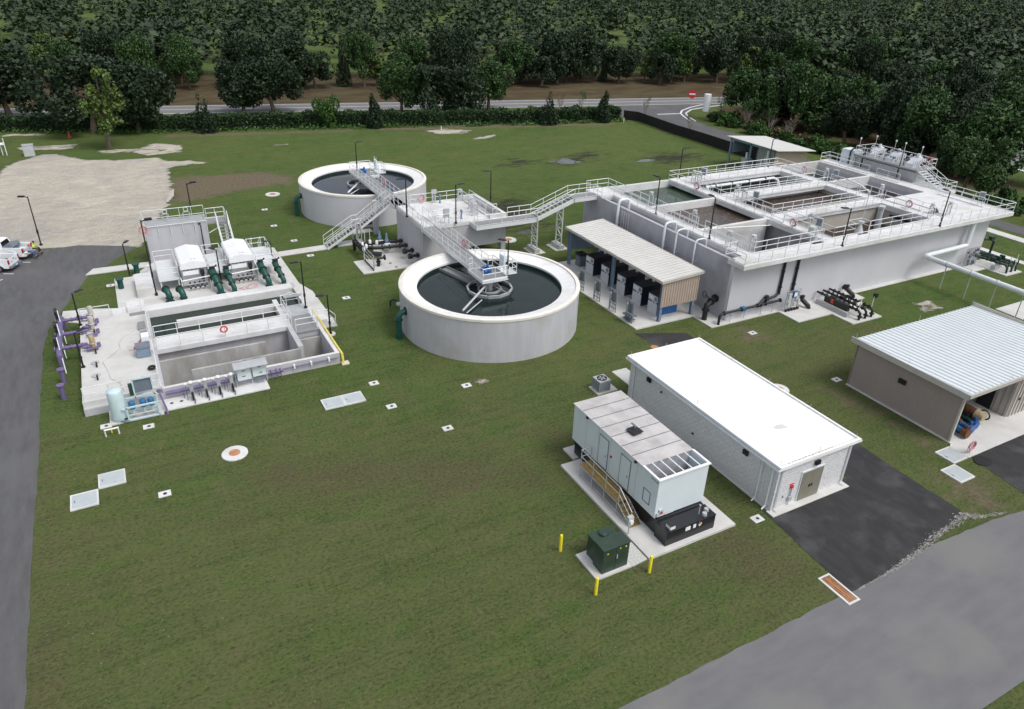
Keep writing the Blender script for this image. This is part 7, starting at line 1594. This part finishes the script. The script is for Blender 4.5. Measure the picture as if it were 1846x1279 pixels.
for k in range(26):
    x, y = 104.5+r.uniform(-1.5,7)+k*.15, 76-k*1.35+r.uniform(-1,1)
    if 105.5 < x < 114 and 57 < y < 67: continue
    plant(r.choice(['shrub','shrubB']),x,y,r.uniform(2,3.2),r.uniform(.8,1.25),'green shrub on the slope behind the basin','shrub','shrubs on the slope behind the basin','shrub')
# road-side woods past the main road (individuals in front, one mass behind)
def view_x(x, y, z=3):
    q = sc.camera.matrix_world.inverted() @ V(x, y, z)
    return (923+1315.6*q.x/-q.z, 620-1315.6*q.y/-q.z) if q.z < 0 else (9e9, 9e9)
row = []
for k in range(70):
    x = -95+k*4.6+r.uniform(-2.0,2.0); y = ry(x, 30+r.uniform(0,9)); u, v_ = view_x(x, y)
    if -60 < u < 1900: row.append((u, x, y))
row.sort()
ORD = 'first second third fourth fifth sixth seventh eighth ninth tenth eleventh twelfth thirteenth fourteenth fifteenth sixteenth seventeenth eighteenth nineteenth twentieth'.split()
for i, (u, x, y) in enumerate(row):
    h = r.uniform(7.5,14.5); q = i % 20; kk = r.choice(['oakA','oakB','pineA','oakC','oakC','con1'])
    side = 'from the left' if i < 20 else ('from the left, middle stretch' if i < 40 else 'counted on along the right stretch')
    plant(kk,x,y,h,r.uniform(.85,1.45)*(.7 if kk == 'con1' else 1),('tall ' if h > 12 else 'low ' if h < 9 else '')+{'oakA':'dark tree','oakB':'dark tree','oakC':'greener tree','pineA':'loose pine','con1':'narrow tree'}[kk]+' beyond the main road, '+ORD[q]+' '+side,'tree','trees in the wood beyond the main road','roadside_tree')
for p in PR.values():
    for c in list(p.children): bpy.data.objects.remove(c)
    bpy.data.objects.remove(p)
rg = np.random.default_rng(5); N = 9000
tx = rg.uniform(-260,900,N); ty = 163.3-.2216*tx+42+rg.uniform(0,1,N)**1.6*620; keep = []
C = []
for x,y in zip(tx[:2900],ty[:2900]):
    h = rg.uniform(8,13); n = 120; d = rg.normal(size=(n,3)); d /= np.linalg.norm(d,axis=1)[:,None]
    C.append(np.array([x,y,h*.6])+d*np.array([4.6,4.6,h*.38])*(.75+.3*rg.random(n))[:,None])
o = cards('far_woodland', np.concatenate(C), 1.7, 'leaf_far', 8, up=.8); o['kind'] = 'stuff'; o['label'] = 'far dark wood reaching to the horizon'
C = []
for _ in range(1500):
    x = rg.uniform(185,900); y = rg.uniform(20,175); h = rg.uniform(8,13); n = 120; d = rg.normal(size=(n,3)); d /= np.linalg.norm(d,axis=1)[:,None]
    C.append(np.array([x,y,h*.6])+d*np.array([4.6,4.6,h*.38])*(.75+.3*rg.random(n))[:,None])
o = cards('far_woodland', np.concatenate(C), 1.7, 'leaf_far', 9, up=.8); o['kind'] = 'stuff'; o['label'] = 'far dark wood at the right'
# hedge
def hedge():
    T = thing('hedge', (40,141,0), 'long dense clipped hedge between the lawn and the main road', 'hedge')
    HP = [(-60,169),(-32,159.5),(-16.6,153.6),(7.4,145.2),(16,143.2),(36.9,139.2),(52.9,134.8),(76.1,129.2),(94.2,126.6)]
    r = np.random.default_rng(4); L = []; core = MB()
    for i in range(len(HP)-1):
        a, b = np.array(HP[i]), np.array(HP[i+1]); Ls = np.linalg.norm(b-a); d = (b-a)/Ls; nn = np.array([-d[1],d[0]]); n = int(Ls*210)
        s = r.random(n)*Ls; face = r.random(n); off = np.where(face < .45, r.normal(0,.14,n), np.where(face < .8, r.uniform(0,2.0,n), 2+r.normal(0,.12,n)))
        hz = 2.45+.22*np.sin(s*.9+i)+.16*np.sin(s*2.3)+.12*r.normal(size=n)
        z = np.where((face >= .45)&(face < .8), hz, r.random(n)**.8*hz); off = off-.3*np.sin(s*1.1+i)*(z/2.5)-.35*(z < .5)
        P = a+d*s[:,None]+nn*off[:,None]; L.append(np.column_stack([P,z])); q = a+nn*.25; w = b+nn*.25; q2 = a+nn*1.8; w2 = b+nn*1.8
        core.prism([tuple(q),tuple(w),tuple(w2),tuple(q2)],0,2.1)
    o = cards('foliage', np.concatenate(L), .36, 'leaf_hedge', 12, up=.3, parent=T)
    for v in (o,): v.location = (-40,-141,0)
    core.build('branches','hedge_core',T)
hedge()
# weeds along the hedge foot
wd = []
r = np.random.default_rng(9)
for _ in range(120): 
    x = r.uniform(-16,93); y = np.interp(x,[-16,7,16,37,53,76,94],[152.6,144.2,142.2,138.2,133.8,128.2,125.6])-r.random()*.9; n = 26
    wd.append(np.array([x,y,.3])+r.normal(size=(n,3))*np.array([.7,.35,.22]))
W_ = np.concatenate(wd); W_[:,2] = np.abs(W_[:,2]); o = cards('weeds', W_, .34, 'leaf_bright', 14); o['kind'] = 'stuff'; o['label'] = 'weeds and low growth at the foot of the hedge'
# tufts over the lawn
r = np.random.default_rng(31); n = 90000
x = r.uniform(-8,62,n); y = 14+r.random(n)**1.3*80
def inside(x,y,b): return (x > b[0])&(x < b[2])&(y > b[1])&(y < b[3])
ok = np.ones(n,bool)
for b in ((-5.6,48.6,12.9,66.6),(-8,66,14.6,81.5),(44,38,90,70),(37.5,45,47,63),(21.2,22,28,33.5),(30,16,42,46),(17.9,22.2,21.6,24.6),(47,14,90,31.2),(26,65,37,76),(19.8,67,27,81.5),(-5,41,-3,43.4),(-6.4,40.3,-4.7,42),(9.5,44.5,12.9,46.2),(45.3,20.3,47,22),(43.8,18.8,45.4,20.4),(28.8,15,37,37.2),(-9,10,100,16.3)): ok &= ~inside(x,y,b)
ok &= (np.hypot(x-26.9,y-52.95) > 8)&(np.hypot(x-27.1,y-89.2) > 8)&(x > np.interp(y,[14,50,63,70,80,85],[-7.9,-7.9,-8.0,-6.8,-2.6,.4]))&~((x > 55)&(y > 80))
x, y = x[ok], y[ok]; o = cards('grass_tufts', np.column_stack([x,y,np.full(len(x),.035)]),  .075, 'leaf_tuft', 15, up=1.2); o['kind'] = 'stuff'; o['label'] = 'short grass tufts over the lawn'

# ---------------------------------------------------------------- pickups and people
def loft(mb, secs):
    k = len(mb.v); n = len(secs[0])
    for s in secs: mb.v += [tuple(p) for p in s]
    for i in range(len(secs)-1):
        for j in range(n): mb.f.append((k+i*n+j, k+i*n+(j+1)%n, k+(i+1)*n+(j+1)%n, k+(i+1)*n+j))
    mb.f.append(tuple(k+j for j in range(n))[::-1]); mb.f.append(tuple(k+(len(secs)-1)*n+j for j in range(n)))
    return mb
def pickup(loc, rz, label, gate_down):
    """local frame: x forward from the rear bumper, y to the left"""
    T = thing('pickup_truck', loc, label, 'pickup truck', 'white pickup trucks in the lot', rz)
    B = lambda mb, n, m, p=T, **k: mb.build(n, m, p, world=False, **k)
    def sec(x, w, z0, z1, zs, ws): return [(x,-w,z0),(x,w,z0),(x,w*1.0,zs),(x,ws,z1),(x,-ws,z1),(x,-w,zs)]
    # lower body, bed hollowed
    m = MB()
    for s in (-1,1):
        Y = sorted((s*.80,s*1.0)); 
        m.add([(0.12,Y[0],.62),(1.95,Y[0],.62),(1.95,Y[1],.62),(.12,Y[1],.62),(.12,Y[0],1.32),(1.95,Y[0],1.34),(1.95,Y[1]-.03*(s>0),1.34),(.12,Y[1]-.03*(s>0),1.32)],[(0,3,2,1),(4,5,6,7),(0,1,5,4),(1,2,6,5),(2,3,7,6),(3,0,4,7)])
        for a,b in ((.12,.62),(1.62,1.95)): m.box(a,Y[0],.42,b,Y[1],.62)
        m.ring((1.12,s*.985,.55),.48,.05,'y',14,6,a0=0,a1=math.pi)
    m.box(.12,-.8,.6,1.95,.8,.66)
    loft(m,[sec(1.95,1.0,.38,1.30,1.18,.94),sec(2.3,1.0,.38,1.32,1.2,.95),sec(4.2,1.0,.38,1.30,1.18,.94),sec(5.0,.99,.42,1.20,1.08,.9),sec(5.55,.95,.45,1.12,.98,.82),sec(5.75,.86,.5,1.02,.9,.7)])
    B(m,'body','truck_white',smooth=True)
    c = MB(); loft(c,[[(1.98,-.93,1.30),(1.98,.93,1.30),(2.12,.78,1.90),(2.12,-.78,1.90)],[(2.35,-.93,1.30),(2.35,.93,1.30),(2.35,.76,1.96),(2.35,-.76,1.96)],[(3.75,-.93,1.30),(3.75,.93,1.30),(3.65,.76,1.96),(3.65,-.76,1.96)],[(4.5,-.90,1.26),(4.5,.90,1.26),(4.42,.86,1.3),(4.42,-.86,1.3)]])
    B(c,'cab','truck_white',smooth=True)
    gl = MB()
    gl.add([(1.985,-.74,1.42),(1.985,.74,1.42),(2.10,.66,1.84),(2.10,-.66,1.84)],[(0,1,2,3)])
    gl.add([(4.40,-.78,1.34),(4.40,.78,1.34),(3.76,.70,1.90),(3.76,-.70,1.90)],[(3,2,1,0)])
    for s in (-1,1):
        for a,b in ((2.35,2.95),(3.05,3.7)): 
            y0_, y1_ = s*.945, s*.80; gl.add([(a,y0_-s*.035,1.42),(b,y0_-s*.035,1.42),(b-.05,y1_+s*.01,1.84),(a+.04,y1_+s*.01,1.84)],[(0,1,2,3)])
    B(gl,'window_glass','glass_dark')
    B(MB().box(.14,-.79,.66,1.93,.79,.69),'bed_liner','black_paint')
    if gate_down:
        g_ = B(MB().box(-.55,-.78,.70,.10,.78,.77),'tailgate','truck_white'); cvr = MB().add([(1.0,-.78,1.36),(1.95,-.78,1.36),(1.95,.78,1.36),(1.0,.78,1.36),(1.15,-.78,1.62),(1.95,-.78,1.45),(1.95,.78,1.45),(1.15,.78,1.62)],[(0,3,2,1),(4,5,6,7),(0,1,5,4),(1,2,6,5),(2,3,7,6),(3,0,4,7)]); B(cvr,'folded_bed_cover','steel_grey')
        B(MB().box(.3,-.5,.69,.9,.1,1.0),'cargo','panel_white')
    else:
        g_ = B(MB().box(.04,-.79,.62,.12,.79,1.32),'tailgate','truck_white'); B(MB().box(.025,-.12,1.1,.04,.12,1.18).box(.03,.28,.92,.04,.5,.98).box(.03,-.5,.92,.04,-.28,.98),'handle','black_paint',g_)
    B(MB().box(-.12,-.95,.42,.12,.95,.60),'rear_bumper','truck_white' if gate_down else 'steel_grey'); B(MB().box(-.135,-.16,.46,-.121,.16,.57),'number_plate','screen_white')
    for s in (-1,1):
        B(MB().box(.02,s*.81,.85,.119,s*.985,1.25),'tail_light','tail_red'); B(MB().box(5.6,s*.62,.78,5.76,s*.86,.95),'headlight','screen_white'); B(MB().box(3.55,s*1.0,1.32,3.8,s*1.2,1.52),'mirror','truck_white')
        for k,a in enumerate((2.5,3.2)): B(MB().box(a,s*1.0,1.12,a+.2,s*1.012,1.16),'door_handle','steel_grey')
        for x in (1.12,4.75):
            w = B(MB().path([(x,s*.74,.40),(x,s*1.0,.40)],.40,26),'wheel','tyre',smooth=True)
            B(MB().path([(x,s*1.0,.40),(x,s*1.012,.40)],.26,20),'rim','rim',w); 
            a_ = MB()
            for q in range(5): t = q*2*math.pi/5; a_.cb((x+.13*math.cos(t),s*1.014,.40+.13*math.sin(t)),(.05,.012,.05))
            B(a_,'rim_holes','tyre',w)
    B(MB().box(.3,-.6,.35,5.3,.6,.5),'underbody','black_paint')
    return T
hd = math.radians(157)
pickup((-9.85,86.0,.014), hd, 'white pickup with its tailgate down and two people sitting on it', True)
pickup((-10.9,82.95,.014), hd+math.radians(0), 'white pickup with closed tailgate, nearer the camera and cut by the left edge', False)
def person(loc, rz, label, shirt, legs, hat, seat=.77):
    T = thing('person', loc, label, 'person', None, rz)
    def skinned(name, pts, edges, rad, m, lev=1):
        me = bpy.data.meshes.new(name); me.from_pydata(pts, edges, []); o = bpy.data.objects.new(name, me); COL.objects.link(o); o.parent = T
        md = o.modifiers.new('skin','SKIN'); 
        for i, q in enumerate(rad): v = me.skin_vertices[0].data[i]; v.radius = (q[0],q[1]) if isinstance(q,tuple) else (q,q)
        me.skin_vertices[0].data[0].use_root = True; md.use_smooth_shade = True
        sb = o.modifiers.new('sub','SUBSURF'); sb.levels = lev; sb.render_levels = lev; me.materials.append(MATS[m]); return o
    s = seat
    # pelvis, spine, neck, head; arms resting on the thighs; bent legs hanging from the tailgate (faces -x)
    P = [(0,0,s+.10),(-.02,0,s+.30),(-.03,0,s+.48),(-.05,0,s+.57),(-.08,0,s+.68),(-.09,0,s+.78),
         (-.03,.19,s+.47),(-.08,.25,s+.24),(-.30,.17,s+.16),(-.39,.14,s+.14), (-.03,-.19,s+.47),(-.08,-.25,s+.24),(-.30,-.17,s+.16),(-.39,-.14,s+.14),
         (-.05,.10,s+.08),(-.44,.13,s+.08),(-.50,.13,s-.36),(-.52,.13,s-.44),(-.66,.14,s-.47), (-.05,-.10,s+.08),(-.44,-.13,s+.08),(-.48,-.14,s-.36),(-.50,-.14,s-.44),(-.64,-.15,s-.47)]
    E = [(0,1),(1,2),(2,3),(3,4),(4,5),(2,6),(6,7),(7,8),(8,9),(2,10),(10,11),(11,12),(12,13),(0,14),(14,15),(15,16),(16,17),(17,18),(0,19),(19,20),(20,21),(21,22),(22,23)]
    Rr = [(.15,.11),(.13,.1),(.15,.1),.05,(.085,.095),(.07,.08),.055,.045,.036,.04,.055,.045,.036,.04,.09,.068,.048,.04,.035,.09,.068,.048,.04,.035]
    skinned('body', P, E, Rr, 'skin', 2)
    o = skinned('shirt', [P[0],P[1],P[2],P[6],P[7],P[10],P[11]], [(0,1),(1,2),(2,3),(3,4),(2,5),(5,6)], [(.17,.13),(.155,.12),(.175,.125),.08,.062,.08,.062], shirt, 2)
    o = skinned('trousers', [P[0],P[14],P[15],P[16],P[19],P[20],P[21]], [(0,1),(1,2),(2,3),(0,4),(4,5),(5,6)], [(.16,.12),.105,.085,.066,.105,.085,.066], legs, 2)
    for i in (17,22): MB().box(P[i][0]-.19,P[i][1]-.05,s-.54,P[i][0]+.06,P[i][1]+.05,s-.43).build('boot','boots',T,world=False)
    hx, hz = -.085, s+.74
    MB().lathe([(0,.12),(.06,.11),(.095,.06),(.105,0)],(hx,0,hz),14).build('cap' if hat else 'hair', hat or 'hair_dark', T, world=False, smooth=True)
    if hat: MB().box(hx-.19,-.07,hz-.005,hx-.05,.07,hz+.012).build('cap_peak', hat, T, world=False)
    f = MB().box(hx-.102,-.015,hz-.085,hx-.08,.015,hz-.045)
    f.build('nose','skin',T,world=False); MB().box(hx-.093,-.045,hz-.045,hx-.082,-.02,hz-.03).box(hx-.093,.02,hz-.045,hx-.082,.045,hz-.03).build('eyes','hair_dark',T,world=False); MB().box(hx-.09,-.025,hz-.115,hx-.08,.025,hz-.105).build('mouth','cap_red',T,world=False)
    for sd in (-1,1):                                            # five fingers and a thumb base on each hand
        y = sd*.14; hand = MB()
        for k in range(4): L_ = (.07,.085,.08,.06)[k]; yy = y+(k-1.5)*.019; hand.path([(-.405,yy,s+.15),(-.405-L_*.6,yy,s+.145),(-.405-L_,yy,s+.12)],[.010,.009,.007],5)
        hand.path([(-.38,y-sd*.035,s+.145),(-.42,y-sd*.055,s+.14),(-.44,y-sd*.05,s+.125)],[.011,.010,.008],5); hand.build('fingers','skin',T,world=False,smooth=True)
    return T
R_ = Matrix.Rotation(hd,3,'Z')
for lx, ly, l, sh, lg, ht in ((-.38,.52,'person in a light blue shirt, jeans and red cap sitting on the lowered tailgate','shirt_blue','denim','cap_red'),(-.40,-.42,'person in a bright yellow green safety shirt and dark trousers sitting on the lowered tailgate','hivis','trousers_dark',None)):
    q = R_ @ V(lx,ly,0); person((-9.85+q.x,86.0+q.y,.014), hd, l, sh, lg, ht, seat=.78)
